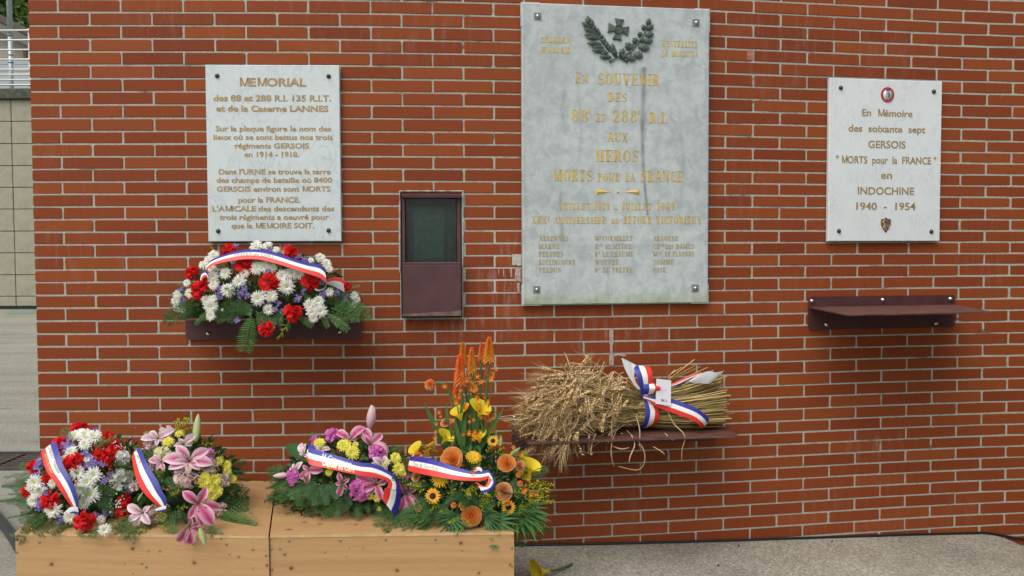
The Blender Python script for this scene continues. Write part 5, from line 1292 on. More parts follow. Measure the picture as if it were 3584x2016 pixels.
for f in (('thuja', 300, 900, 120, 740, .9, 1.1), ('thuja', 300, 950, 130, 860, .9, 1.1), ('thuja', 330, 980, 150, 1010, .9, 1.15), ('thuja', 380, 1000, 150, 1172, .95, 1.2), ('thuja', 350, 960, 200, 1090, .95, 1.15), ('thuja', 420, 1010, 300, 1110, .95, 1.15), ('thuja', 520, 1000, 400, 1100, .95, 1.12), ('thuja', 640, 1020, 760, 1100, .95, 1.1),
          ('thuja', 700, 800, 900, 900, 1, 1.08), ('thuja', 850, 1020, 1060, 1105, .95, 1.15), ('thuja', 760, 420, 830, 330, 1, 1.1), ('fern', 760, 430, 935, 335, 1, 1.12), ('thuja', 520, 380, 515, 255, .95, 1.1), ('thuja', 560, 400, 540, 300, 1, 1.1), ('leath', 720, 720, 930, 800, 1, 1.06), ('thuja', 900, 560, 1090, 600, 1, 1.05), ('thuja', 780, 850, 900, 960, 1, 1.1),
          ('leath', 560, 1010, 480, 1090, .95, 1.1), ('leath', 700, 1040, 640, 1110, .95, 1.1), ('thuja', 930, 1010, 1000, 1100, .95, 1.12), ('thuja', 280, 960, 170, 950, .9, 1.12), ('thuja', 330, 960, 230, 1010, .95, 1.18), ('thuja', 400, 960, 260, 1060, .95, 1.18)): B.frond(*f)
B.fill(50, 'thuja', .06, .11, -.5, .9, .0, 7); B.fill(26, 'fern', .05, .09, -.4, .9, .0, 8); B.fill(14, 'leath', .08, .12, -.5, .9, 0, 19)
o, ev = ribbon(B.t, rp(B, [(442, 372), (475, 470), (502, 560), (545, 640), (582, 710), (608, 790), (626, 880), (628, 955)], 1.14), rp(B, [(328, 465), (350, 560), (388, 640), (442, 710), (482, 770), (522, 830), (572, 900), (608, 960)], 1.14))
rtext(o, ev, 'LARROUY, Président', .03, .46, .28, .50, M['ink_d'], .015, .1)
rtext(o, ev, 'MAIRIE du Gers', .08, .40, .62, .82, M['ink_g'], .02, .1)
ribbon(B.t, rp(B, [(620, 900), (560, 900), (512, 945)], 1.16), rp(B, [(632, 962), (600, 950), (572, 950)], 1.2), mats=('rback', 'rback', 'rb'), n=4)
# ------------------------------------------------------------------ C: pink lilies and yellow mums
c1 = cvt((400, 1400), 2.634)
C = mk('bouquet of pink lilies, yellow chrysanthemums and pale pink carnations on the left box', 645, 1714, 3.55, (.24, .25, .25), c1, 2.634)
C.mass(2000, .86, -.45, .035, 5)
for x, y, d in ((665, 705, 195), (890, 610, 145), (1010, 740, 105), (370, 1050, 145), (975, 1010, 115), (370, 600, 105), (490, 305, 135), (340, 400, 115), (185, 790, 95)): C.flower('pinkc', x, y, d)
C.flower('magc', 880, 490, 90)
C.flower('yelc', 440, 500, 140)
for x, y, d in ((500, 385, 110), (600, 310, 90), (830, 750, 145), (920, 740, 135), (900, 880, 125), (945, 840, 125), (870, 820, 115), (840, 700, 90), (1040, 600, 90), (970, 560, 85), (1090, 730, 95), (1040, 660, 90), (630, 380, 40)): C.flower('ymum', x, y, d*1.05)
C.lily(690, 555, 340, (-.1, .35), False, [(570, 400), (835, 435), (450, 560), (535, 655), (905, 560), (790, 640)])
C.lily(775, 955, 360, (.1, .0), 2, [(625, 850), (862, 820), (975, 985), (900, 1165), (790, 1170), (690, 1080)], 1.12, 3.24)
C.lily(690, 1180, 290, (-.05, -.6), 2, [(580, 1340), (690, 1370), (845, 1250), (610, 1240), (720, 1110), (780, 1160)], 1.25, 3.15)
C.lily(250, 1040, 260, (-.4, .1), True, [(100, 970), (330, 1150), (200, 1170), (310, 970), (140, 1130), (290, 1100)], 1.12)
C.lily(430, 570, 190, (-.3, .3), False, [(310, 540), (360, 500), (470, 650), (500, 520), (400, 640)])
C.lily(400, 345, 240, (-.2, .5), True, [(320, 265), (520, 255), (250, 385), (480, 370), (400, 430)])
C.lily(640, 400, 240, (.2, .6), True, [(730, 290), (560, 440), (600, 350), (700, 400)])
C.lily(770, 600, 140, (.2, .1), True, [(740, 580), (800, 640), (830, 600)])
C.frond('gbud', 748, 370, 778, 132, 1.0, 1.05, .001) if False else None
def bud(a, kind, x0, y0, x1, y1, wpx, k0=1.0, k1=1.08, fy=None):
    p, _, t = a.hit(x0, y0, k0); q, _, _ = a.hit(x1, y1, k1)
    if fy: p = atY(*a.px(x0, y0), fy); q = atY(*a.px(x1, y1), fy-.02); t = fy
    Z = q-p; L_ = Z.length; D = a.siz(wpx, t)/.30
    return inst(NAMES[kind], FM[kind][0], a.t, Matrix.Translation(p) @ Z.to_track_quat('Z', 'Y').to_matrix().to_4x4() @ Matrix.Diagonal((D, D, L_, 1)))
bud(C, 'gbud', 752, 390, 775, 132, 74); bud(C, 'gbud', 790, 1180, 838, 1335, 66, 1.2, 1.3, 3.14); bud(C, 'gbud', 215, 935, 265, 850, 26)
for x0, y0, x1, y1 in ((330, 400, 290, 290), (600, 300, 580, 170), (640, 320, 672, 165), (780, 420, 905, 395), (850, 500, 975, 475), (450, 1200, 470, 1040), (520, 900, 600, 830), (560, 1000, 680, 985), (440, 1100, 500, 960), (300, 1180, 220, 1215), (200, 560, 130, 500), (230, 720, 150, 650), (700, 400, 720, 330), (420, 1120, 400, 1020), (380, 700, 470, 640), (560, 1160, 480, 1200)):
    C.frond('rod', x0, y0, x1, y1, 1.02, 1.14)
for f in (('thuja', 950, 880, 1260, 885, .9, 1.1), ('thuja', 950, 920, 1245, 990, .9, 1.1), ('leath', 960, 1060, 1268, 1148, .9, 1.12), ('fern', 940, 1040, 1200, 1130, .9, 1.1), ('thuja', 850, 1180, 990, 1255, .95, 1.15), ('thuja', 150, 1150, 0, 1215, .9, 1.1), ('thuja', 180, 1100, 60, 1160, .9, 1.1), ('thuja', 350, 1100, 220, 1210, .95, 1.1),
          ('leath', 500, 900, 640, 800, 1, 1.05), ('thuja', 480, 860, 620, 760, 1, 1.05), ('leath', 560, 1020, 680, 1100, 1, 1.08), ('leath', 460, 1000, 540, 1210, 1, 1.12), ('thuja', 480, 1060, 620, 1060, 1, 1.1), ('thuja', 300, 880, 220, 980, 1, 1.08), ('leath', 480, 700, 560, 800, 1, 1.05), ('thuja', 300, 620, 420, 760, 1, 1.08), ('leath', 260, 430, 330, 500, 1, 1.05),
          ('thuja', 820, 1150, 900, 1230, .95, 1.15), ('broad', 700, 420, 725, 235, .9, 1.0), ('leath', 800, 640, 960, 680, 1, 1.05), ('thuja', 650, 1180, 740, 1310, 1.0, 1.2), ('thuja', 1000, 830, 1150, 800, .95, 1.08)): C.frond(*f)
C.fill(40, 'thuja', .05, .08, -.5, .82, .0, 9); C.fill(20, 'leath', .06, .09, -.5, .82, .0, 10)
o, ev = ribbon(C.t, rp(C, [(232, 437), (290, 560), (345, 660), (400, 750), (440, 840), (472, 900), (490, 978)], 1.15), rp(C, [(163, 510), (170, 590), (195, 700), (247, 820), (302, 890), (360, 945), (420, 985)], 1.15))
rtext(o, ev, 'M. L. MARTIN', .0, .28, .30, .5, M['ink_g'], .01, .1)
ribbon(C.t, rp(C, [(480, 975), (430, 985), (372, 1010)], 1.18), rp(C, [(478, 1020), (440, 1030), (400, 1030)], 1.2), mats=('rback', 'rback', 'rb'), n=4)
# ------------------------------------------------------------------ D: dark pink lilies and magenta carnations
d1 = cvt((900, 1380), 2.787)
D = mk('wide arrangement of deep pink lilies and magenta carnations on the right box', 1215, 1698, 3.62, (.32, .25, .24), d1, 2.787)
D.mass(2600, .86, -.4, .035, 6)
D.lily(1110, 480, 300, (.15, .35), 2, [(1040, 305), (1220, 375), (1300, 540), (1100, 585), (1010, 390), (1270, 600)])
D.lily(900, 430, 260, (-.1, .8), 2, [(755, 330), (1018, 270), (905, 430), (840, 440), (960, 300)])
D.lily(1165, 880, 310, (.1, .0), 2, [(922, 800), (1220, 1015), (975, 935), (1270, 850), (1110, 960), (1130, 790)], 1.1)
D.lily(500, 740, 230, (-.3, -.1), 2, [(410, 830), (490, 870), (430, 700), (640, 730), (560, 690)])
D.lily(445, 590, 200, (-.7, .3), True, [(385, 460), (470, 600), (400, 560), (430, 480)])
D.lily(370, 740, 210, (-.6, .0), True, [(300, 780), (330, 680), (450, 660), (300, 720)])
D.lily(1455, 970, 270, (.3, .0), 2, [(1420, 850), (1605, 1000), (1490, 1155), (1385, 1130), (1560, 940), (1530, 1060)], 1.1)
D.lily(620, 530, 180, (-.1, .5), True, [(560, 560), (710, 520), (640, 600), (570, 500)])
D.lily(830, 870, 240, (-.2, -.2), 2, [(760, 880), (790, 770), (900, 830), (800, 1000), (880, 940)])
D.lily(1230, 690, 190, (.3, .2), True, [(1090, 600), (1270, 740), (1160, 700), (1250, 600), (1100, 680)])
for x, y, d in ((735, 395, 130), (1170, 570, 140), (1005, 940, 185), (1470, 880, 165), (345, 790, 115), (560, 450, 90), (960, 890, 100), (350, 850, 80)): D.flower('magc', x, y, d, 1.06)
for x, y, d in ((850, 500, 150), (930, 570, 150), (960, 490, 70), (1350, 620, 120), (1380, 730, 135), (610, 475, 120), (700, 760, 80), (1100, 990, 80), (1170, 1010, 90), (410, 685, 50), (1190, 1120, 50), (820, 490, 90), (1420, 770, 80)): D.flower('ymum', x, y, d*1.05, 1.04)
D.flower('cmum', 1240, 660, 130, 1.04)
bud(D, 'pbud', 1100, 345, 1120, 105, 90); bud(D, 'pbud', 310, 790, 158, 798, 60, .95, 1.05); bud(D, 'pbud', 1130, 300, 1140, 120, 50)
for f in (('broad', 500, 660, 255, 452, .95, 1.1), ('broad', 320, 830, 108, 930, .95, 1.1), ('thuja', 440, 880, 200, 1040, .95, 1.12), ('thuja', 400, 850, 200, 930, .9, 1.1), ('leath', 450, 850, 400, 1080, .95, 1.12), ('leath', 540, 840, 560, 1085, .97, 1.12), ('leath', 640, 850, 680, 1080, .97, 1.12), ('leath', 700, 850, 780, 1020, .97, 1.1),
          ('leath', 560, 820, 470, 1000, 1, 1.1), ('thuja', 860, 1040, 650, 1195, .95, 1.15), ('leath', 880, 1020, 760, 1190, .95, 1.15), ('leath', 980, 1040, 1000, 1210, .95, 1.15), ('leath', 1060, 1040, 1080, 1150, .95, 1.12), ('thuja', 1240, 1100, 1190, 1262, .95, 1.15), ('thuja', 1400, 1120, 1310, 1312, .95, 1.15), ('thuja', 1480, 1120, 1560, 1240, .95, 1.12),
          ('leath', 860, 960, 920, 1080, 1, 1.1), ('thuja', 140, 740, 100, 750, .9, 1.0), ('thuja', 300, 800, 90, 750, .9, 1.0), ('leath', 740, 460, 800, 380, 1, 1.05), ('thuja', 580, 440, 520, 370, .95, 1.08), ('thuja', 1300, 560, 1440, 510, .95, 1.08), ('thuja', 1380, 640, 1500, 640, 1, 1.08), ('thuja', 1300, 540, 1340, 490, 1, 1.1), ('leath', 700, 560, 760, 600, 1, 1.05),
          ('leath', 1000, 600, 1080, 640, 1, 1.05), ('leath', 880, 830, 820, 900, 1, 1.1), ('leath', 1240, 1060, 1330, 1200, .95, 1.12), ('thuja', 560, 900, 300, 1000, 1, 1.14), ('leath', 1120, 1060, 1240, 1180, .95, 1.12), ('thuja', 1360, 1140, 1440, 1290, .95, 1.12)): D.frond(*f)
D.fill(44, 'thuja', .05, .09, -.5, .84, .0, 11); D.fill(36, 'leath', .07, .10, -.5, .84, .0, 12)
o, ev = ribbon(D.t, rp(D, [(498, 515), (560, 535), (700, 575), (850, 620), (1000, 665), (1120, 675), (1250, 730), (1350, 800), (1388, 880), (1392, 948)], 1.17), rp(D, [(503, 680), (560, 700), (700, 725), (850, 760), (1000, 790), (1120, 808), (1220, 830), (1270, 850), (1280, 880), (1262, 915)], 1.17))
rtext(o, ev, 'M. Cazeneuve', .16, .47, .12, .46, M['white_ink'], .012, .3)
rtext(o, ev, 'Député du Gers', .165, .50, .55, .88, M['ink_s'], .012, .3)
ribbon(D.t, rp(D, [(1248, 915), (1235, 965), (1218, 1020)], 1.2), rp(D, [(1408, 955), (1390, 1080), (1342, 1200)], 1.17), mats=('rr', 'rw', 'rb'), n=5)
ribbon(D.t, rp(D, [(560, 520), (520, 490), (495, 515), (500, 560)], 1.1), rp(D, [(540, 660), (500, 640), (478, 620), (490, 660)], 1.1), n=4)
# ------------------------------------------------------------------ E: orange arrangement with torch lilies
e1 = cvt((1350, 1150), 1.932)
E_ = mk('tall orange arrangement with torch lilies, orange roses and small sunflowers', 1655, 1743, 3.50, (.265, .24, .24), e1, 1.932)
E_.mass(2600, .86, -.45, .035, 7)
E_.mass(10, .5, -.45, .03, 8)
for x, y, d in ((440, 880, 175), (815, 905, 135), (580, 1270, 155)): E_.flower('rose', x, y, d, 1.06, .6)
for x, y, d in ((800, 1100, 135), (910, 930, 80), (405, 630, 85), (200, 1000, 75), (215, 1210, 65)): E_.flower('rosep', x, y, d, 1.05, .5)
for x, y, d in ((318, 1133, 115), (830, 1210, 105), (725, 760, 85)): E_.flower('sun', x, y, d, 1.08, .7)
for x, y, d in ((595, 868, 120), (370, 1010, 140), (310, 780, 90), (280, 830, 70)): E_.flower('gerb', x, y, d, 1.02, .1)
stem = MB()
YP = 3.52
def spike(xc, yt, yb, wpx, v, yy=0.0):
    u0, v0 = e1(xc, yb); u1, v1 = e1(xc+(2 if xc > 600 else 0), yt); p = atY(u0, v0, YP+yy); q = atY(u1, v1, YP+yy); Z = q-p; L_ = Z.length; D_ = wpx/1.932*YP/FPX/.52
    inst('torch_lily', FM['poke'][v], E_.t, Matrix.Translation(p) @ Z.to_track_quat('Z', 'Y').to_matrix().to_4x4() @ Matrix.Diagonal((D_, D_, L_, 1)))
    b = e1(560+(xc-560)*.35, 880); m_ = atY(b[0], b[1], YP); mid = (p+m_)/2+Vector((.01, 0, 0)); MB().tube(catmull([p, mid, m_], 4), .005, 6).build('stem', M['stem'], E_.t)
for sp in ((502, 170, 372, 84, 1, -.02), (522, 88, 235, 62, 2, .03), (582, 122, 292, 68, 0, 0), (698, 52, 215, 80, 0, -.02), (646, 92, 208, 52, 1, .03), (690, 215, 335, 55, 1, .05), (466, 400, 512, 48, 1, .05), (652, 452, 522, 60, 1, .05), (612, 430, 510, 50, 1, .06), (476, 408, 480, 40, 1, .02)): spike(*sp)
pb = atY(*e1(300, 380), YP); inst('torch_lily', FM['ball'][0], E_.t, Matrix.Translation(pb) @ Matrix.Scale(84/1.932*YP/FPX/.95, 4))
MB().tube(catmull([atY(*e1(x, y), YP) for x, y in ((325, 372), (380, 372), (430, 430), (455, 520), (500, 700), (540, 880))], 4), .005, 6).build('stem', M['stem'], E_.t)
def blade(x0, y0, x1, y1, w_=1.0, yo=0.0, kind='sword', bend=0):
    p = atY(*e1(x0, y0), YP+yo); q = atY(*e1(x1, y1), YP+yo-.02); X = (q-p); L_ = X.length; X.normalize(); tc = (EYE-p).normalized(); Y = tc.cross(X).normalized(); Z = X.cross(Y)
    inst(NAMES[kind], FM[kind][0], E_.t, Matrix(((X.x, Y.x, Z.x, p.x), (X.y, Y.y, Z.y, p.y), (X.z, Y.z, Z.z, p.z), (0, 0, 0, 1))) @ Matrix.Rotation(RF.uniform(-.5, .5), 4, 'X') @ Matrix.Diagonal((L_, L_*w_, L_, 1)))
for b in ((420, 850, 258, 498, 1.6), (440, 850, 405, 505, 1.6), (530, 850, 460, 590, 2), (530, 860, 505, 470, 1.5), (570, 860, 560, 400, 1.2), (590, 860, 600, 300, .9), (600, 870, 800, 530, 1.5), (610, 870, 740, 660, 2), (500, 850, 470, 560, 1.8), (640, 860, 690, 300, .8), (560, 870, 520, 640, 2), (590, 850, 590, 560, 1.6), (480, 860, 430, 640, 2), (650, 850, 640, 600, 1.6),
          (660, 850, 730, 700, 2), (550, 860, 575, 500, 1.4), (600, 860, 640, 480, 1.2), (430, 860, 370, 700, 2), (690, 860, 700, 560, 1.5), (520, 860, 540, 560, 1.8)): blade(*b, yo=RF.uniform(-.03, .05))
[blade(RF.uniform(480, 680), 860, RF.uniform(430, 760), RF.uniform(480, 760), RF.uniform(1.2, 2.0), yo=RF.uniform(-.02, .06)) for _ in range(16)]
[E_.frond('rod', RF.uniform(480, 680), 800, RF.uniform(420, 760), RF.uniform(640, 740), .7, .75) for _ in range(16)]
blade(590, 850, 690, 700, 2.2); blade(690, 710, 780, 720, 2.5)
def callaf(x, y, wpx, dx, dz, st=None):
    p = atY(*e1(x, y), YP-.03); Z = Vector((dx, -.35, dz)).normalized(); Dd = wpx/1.932*YP/FPX/.62
    Q = Z.to_track_quat('Z', 'Y').to_matrix().to_4x4(); inst('calla_lily', FM['calla'][0], E_.t, Matrix.Translation(p-Z*Dd*.4) @ Q @ Matrix.Rotation(2.4 if dx > 0 else 1.2, 4, 'Z') @ Matrix.Scale(Dd, 4))
    if st: b = atY(*e1(*st), YP); MB().tube(catmull([p-Z*Dd*.3, (p+b)/2+Vector((.012, 0, 0)), b], 4), .006, 6).build('stem', M['stem'], E_.t)
callaf(642, 560, 100, .2, .5, (640, 850)); callaf(500, 585, 90, -.25, .95, (530, 860)); callaf(405, 745, 80, .4, .6, (430, 860)); callaf(632, 745, 75, -.1, .9, (640, 860)); callaf(980, 950, 100, .3, .8, (900, 1000)); callaf(205, 830, 70, -.3, .5); callaf(940, 1000, 60, .3, .3)
for x, y in [(RF.gauss(600+(1 if i % 2 else -1)*50, 50), RF.uniform(300, 760)) for i in range(46)]+[(600, 430), (575, 410), (720, 300), (710, 345), (745, 275), (545, 665), (525, 735), (680, 625), (740, 600), (400, 385), (622, 318), (600, 270), (345, 645), (335, 735), (500, 460), (560, 330), (700, 520), (690, 570), (375, 590), (730, 330), (610, 445), (590, 425), (345, 700), (360, 560), (540, 350), (480, 500)]:
    u, v = e1(x, y); p = atY(u, v, YP-RF.uniform(0, .06)); n_ = Vector((RF.uniform(-1, 1), -1, RF.uniform(-.3, .9))).normalized(); inst('montbretia_flower', FM['croc'][0], E_.t, Matrix.Translation(p) @ n_.to_track_quat('Z', 'Y').to_matrix().to_4x4() @ Matrix.Scale(RF.uniform(.022, .034), 4))
for pts in (((560, 860), (580, 600), (600, 430), (720, 285)), ((520, 860), (500, 640), (470, 480), (395, 380)), ((640, 860), (690, 700), (720, 560), (760, 590)), ((480, 860), (400, 720), (340, 640)), ((560, 850), (560, 600), (600, 330), (610, 260)), ((640, 870), (700, 500), (720, 330))):
    MB().tube(catmull([atY(*e1(x, y), YP-.02) for x, y in pts], 5), .0022, 5).build('thin_stem', M['stem'], E_.t)
for x, y in ((860, 805), (915, 860), (605, 955), (590, 985), (930, 1105), (975, 1125), (1010, 1120), (940, 1090)): E_.flower('croc', x, y, 48, 1.2)
def saff(x, y, d):
    p, n, t = E_.hit(x, y, 1.12); tc = (EYE-p).normalized(); inst('safflower', FM['ball'][0], E_.t, Matrix.Translation(p) @ Matrix.Scale(E_.siz(d, t)/.95, 4))
for s_ in ((460, 1195, 44), (520, 1215, 38), (822, 1180, 44), (898, 990, 40), (910, 1048, 44)): saff(*s_)
bud(E_, 'gbud', 838, 862, 908, 806, 34, 1.05, 1.15); bud(E_, 'gbud', 775, 795, 778, 722, 30, 1.05, 1.1); bud(E_, 'gbud', 740, 700, 750, 755, 28, 1.05, 1.1)
for f in (('rod', 950, 1150, 1100, 1075), ('rod', 960, 1180, 1105, 1150), ('rod', 900, 1150, 1030, 1020), ('rod', 900, 1180, 960, 1300), ('rod', 880, 1220, 1040, 1190), ('rod', 640, 1130, 660, 1240), ('rod', 620, 1100, 700, 1180), ('rod', 720, 860, 800, 800), ('rod', 680, 850, 720, 780), ('rod', 300, 860, 260, 790), ('rod', 320, 840, 320, 760), ('rod', 230, 1030, 200, 1100),
          ('rod', 260, 1180, 210, 1250), ('rod', 360, 1170, 300, 1240), ('rod', 560, 1060, 620, 1120), ('rod', 850, 1140, 950, 1050), ('rod', 700, 1180, 760, 1280), ('rod', 470, 780, 440, 750), ('rod', 860, 1250, 930, 1310), ('rod', 760, 850, 820, 870), ('rod', 640, 1050, 560, 1090), ('rod', 900, 900, 950, 830), ('rod', 250, 860, 210, 900), ('rod', 780, 1280, 850, 1320), ('rod', 220, 1150, 190, 1200), ('rod', 420, 1130, 470, 1080)):
    E_.frond(*f, 1.02, 1.14)
for f in (('palm', 480, 1260, 330, 1370, 1, 1.2), ('palm', 500, 1290, 480, 1400, 1, 1.2), ('palm', 430, 1270, 540, 1370, 1, 1.2), ('palm', 260, 1270, 172, 1355, 1, 1.15), ('palm', 720, 1290, 900, 1382, 1, 1.2), ('palm', 680, 1270, 760, 1370, 1, 1.15), ('palm', 930, 1230, 1010, 1415, .95, 1.1), ('palm', 930, 1220, 1055, 1350, .95, 1.1), ('palm', 900, 1260, 930, 1390, .95, 1.1),
          ('leath', 420, 1180, 330, 1300, 1, 1.12), ('leath', 660, 1220, 720, 1310, 1, 1.12), ('leath', 300, 1190, 240, 1310, 1, 1.12), ('leath', 500, 1100, 400, 1190, 1, 1.08), ('leath', 550, 1100, 620, 1190, 1, 1.08), ('leath', 700, 1080, 740, 1190, 1, 1.08), ('leath', 740, 1000, 700, 1100, 1, 1.06), ('thuja', 250, 1250, 60, 1330, .95, 1.15), ('leath', 500, 1010, 430, 1080, 1, 1.06),
          ('broad', 640, 900, 600, 960, 1, 1.1), ('broad', 620, 920, 560, 990, 1, 1.1), ('broad', 740, 1130, 700, 1090, 1, 1.1), ('leath', 860, 1010, 900, 1150, 1, 1.08), ('broad', 280, 800, 232, 765, 1, 1.1), ('leath', 850, 1250, 920, 1330, 1, 1.1), ('leath', 480, 1170, 520, 1080, 1, 1.1), ('fern', 880, 1200, 1070, 1290, 1, 1.1)): E_.frond(*f)
E_.fill(60, 'rod', .06, .1, -.5, .94, .1, 13, .8); E_.fill(46, 'leath', .09, .13, -.5, .9, .0, 14)
o, ev = ribbon(E_.t, rp(E_, [(168, 865), (250, 870), (350, 895), (450, 930), (560, 960), (640, 966), (690, 955), (712, 975)], 1.2), rp(E_, [(152, 960), (250, 985), (350, 1003), (450, 1020), (560, 1030), (640, 1028), (680, 1022), (700, 1000)], 1.2))
rtext(o, ev, 'Ceux de Verdun', .10, .50, .32, .70, M['ink_d'], .0, .45)
ribbon(E_.t, rp(E_, [(712, 970), (735, 1015), (742, 1050), (715, 1090), (660, 1128)], 1.2), rp(E_, [(655, 985), (690, 1005), (692, 1035), (665, 1065), (612, 1035)], 1.2), n=5)
ribbon(E_.t, rp(E_, [(175, 866), (200, 838), (230, 838), (250, 862)], 1.1), rp(E_, [(172, 890), (195, 872), (225, 870), (240, 880)], 1.12), mats=('rw', 'rr', 'rr'), n=4)
ribbon(E_.t, rp(E_, [(600, 960), (620, 932), (648, 940), (655, 970)], 1.1), rp(E_, [(600, 975), (622, 960), (640, 962), (645, 985)], 1.12), mats=('rr', 'rw', 'rw'), n=4)
# ================================================================== WHEAT SHEAF
sc0 = 2147.0; PO = at(*s1c(1440, 655), .165); hS = head(sat(*s1c(1440, 655))[0]); SFm = frame_at(PO, hS)
sheaf = thing('wheat_sheaf', SFm @ Vector((0, 0, .614-PO.z)), 'sheaf of golden bearded wheat lying on the middle shelf, tied with a tricolour bow', 'wheat sheaf', rz=hS)
def SL(x, y, o=0.0): return SFm @ Vector(((x-1440)/sc0, -o, (655-y)/sc0))     # o: towards the viewer
rw = random.Random(9)
def ear_mesh(rng, bend):
    mb = MB(); n = 9; L_ = 1.0
    P = [Vector((t, 0, -bend*t*t)) for t in np.linspace(0, 1, n+1)]
    for i in range(n):
        for s in (-1, 1):
            b = P[i]; d = (P[i+1]-P[i]).normalized(); w_ = .12*(1-.4*i/n)
            c = b+d*.06+Vector((0, s*w_*.55, rng.uniform(-.02, .02))); r = Vector((.085, w_*.55, .075))
            V = [c-d*r.x, c+Vector((0, r.y, 0)), c+Vector((0, 0, r.z)), c-Vector((0, r.y, 0)), c-Vector((0, 0, r.z)), c+d*r.x+Vector((0, s*.02, 0))]
            mb.add(V, [(0, 2, 1), (0, 3, 2), (0, 4, 3), (0, 1, 4), (5, 1, 2), (5, 2, 3), (5, 3, 4), (5, 4, 1)], 0, smooth=True)
            a = Vector((.95, s*rng.uniform(.08, .42), rng.uniform(-.25, .25))).normalized(); l = rng.uniform(.6, 1.0); q = c+d*r.x
            m2 = q+a*l*.5+Vector((0, 0, .01)); e_ = q+a*l-Vector((0, 0, .08)); sd = Vector((0, .0055, .003)); mb.add([q-sd, q+sd, m2+sd*.7, m2-sd*.7, e_], [(0, 1, 2, 3), (3, 2, 4)], 0); a = Vector((.9, s*rng.uniform(-.3, .6), rng.uniform(-.5, .5))).normalized(); e2 = q+a*rng.uniform(.7, 1.15)
            if rng.random() < .7: mb.add([q-sd*.6, q+sd*.6, e2], [(0, 1, 2)], 0)
    return mb.mesh('wheat_ear', [M['ear']])
EARS = [ear_mesh(rw, b) for b in (.05, .2, .4, .7)]
def rndS(): return Vector((rw.gauss(0, 1), rw.gauss(0, 1), rw.gauss(0, 1))).normalized()
# stalks right of the tie
st = MB(); nr = 620
def tie_pt(a, r): return Vector((0, -math.cos(a)*.088*r, math.sin(a)*.088*r))
ZS = .612-PO.z+.004
for i in range(nr):
    a = rw.random()*2*PI; r = rw.random()**.5*.93; p = tie_pt(a, r)
    xe = (2205-1440+rw.gauss(0, 26)+rw.choice([0, 0, 0, 18]))/sc0; spread = 1.62
    e_ = Vector((xe, p.y*1.5+rw.gauss(0, .016), p.z*spread+rw.gauss(0, .017)+.018))
    if rw.random() < .03: e_.z += rw.uniform(.0, .06); e_.x += rw.uniform(-.06, .02)
    e_.z = max(e_.z, ZS+rw.random()*.012)
    p.z = max(p.z, ZS)
    m_ = (p+e_)/2+Vector((0, rw.gauss(0, .006), rw.gauss(0, .006)-.008))
    q = p-Vector((.05, 0, 0)); st.tube([SFm @ v for v in (q, m_, e_)], rw.choice([.0015, .002, .0025, .0031]), 4)
for (x0, y0, x1, y1) in ((1640, 370, 1920, 148), (1660, 360, 1925, 212), (1700, 400, 2060, 232), (1800, 420, 2120, 262), (1640, 330, 1790, 225), (2050, 770, 2350, 700), (1980, 740, 2230, 730), (1850, 640, 2228, 632), (1700, 350, 1985, 222), (1650, 330, 1720, 250), (1900, 780, 2240, 790), (1950, 680, 2232, 690), (1900, 500, 2205, 540)):
    st.tube([SL(x0, y0, .05), SL(x1, y1, .07)], .0022, 5)
o = st.build('cut_stalks', M['straw'], sheaf); o['kind'] = 'stuff'
# stalks left of the tie, fanning into the ears
sl_ = MB(); ears = []
for i in range(560):
    a = rw.random()*2*PI; r = rw.random()**.5*.95; p = tie_pt(a, r); p.x += .03; p.z = max(p.z, ZS)
    # end of the stalk = root of the ear
    x = rw.triangular(230, 1280, 480); t = (1440-x)/1200
    yc = 640-20*t; top = 655-(150+330*math.sin(PI*min(1, t*1.05))**.8*1.0); bot = 655+(230+80*t)
    a2 = rw.random()*2*PI; r2 = rw.random()**.42; y = (top+bot)/2+(bot-top)/2*.93*r2*math.sin(a2); dep = .15*r2*math.cos(a2)*(1 if math.cos(a2) > 0 else .8)
    e_ = Vector(((x-1440)/sc0, -dep, (655-y)/sc0)); 
    if e_.z < ZS+.01 and dep < .15: e_.z = ZS+.01+rw.random()*.02
    mid = p*.45+e_*.55+Vector((0, rw.gauss(0, .01), rw.gauss(0, .012))); sl_.tube([SFm @ v for v in (p, mid, e_)], [.0017, .0014, .001], 3)
    ears.append((e_, (e_-mid).normalized(), r2*(1 if math.cos(a2) > -.2 else .3), a2))
for i in range(45):   # loose crossing straws in front
    x = rw.uniform(350, 1400); y = rw.uniform(420, 860); p = Vector(((x-1440)/sc0, -rw.uniform(.07, .13), (655-y)/sc0)); d = Vector((-1, rw.gauss(0, .15), rw.gauss(0, .35))).normalized(); l = rw.uniform(.08, .22); sl_.tube([SFm @ p, SFm @ (p+d*l*.5+Vector((0, 0, rw.gauss(0, .006)))), SFm @ (p+d*l)], .0014, 3)
o = sl_.build('bent_stalks', M['straw'], sheaf); o['kind'] = 'stuff'
for i in range(22):
    x = rw.triangular(200, 900, 420); y = rw.uniform(760, 870); p = Vector(((x-1440)/sc0, -rw.uniform(.10, .175), (655-y)/sc0)); ears.append((p, Vector((-.6+rw.gauss(0, .3), -.45, -.5)).normalized(), 2, PI*1.5))
ears.sort(key=lambda q: -q[2]); restm = MB()
def ear_M(e_, d, L_, roll):
    X = (SFm.to_3x3() @ d).normalized(); g_ = Vector((0, 0, 1)); Y = g_.cross(X); Y = Y.normalized() if Y.length > .05 else Vector((0, 1, 0)); Z = X.cross(Y)
    P = SFm @ e_; return Matrix(((X.x, Y.x, Z.x, P.x), (X.y, Y.y, Z.y, P.y), (X.z, Y.z, Z.z, P.z), (0, 0, 0, 1))) @ Matrix.Rotation(roll, 4, 'X') @ Matrix.Scale(L_, 4)
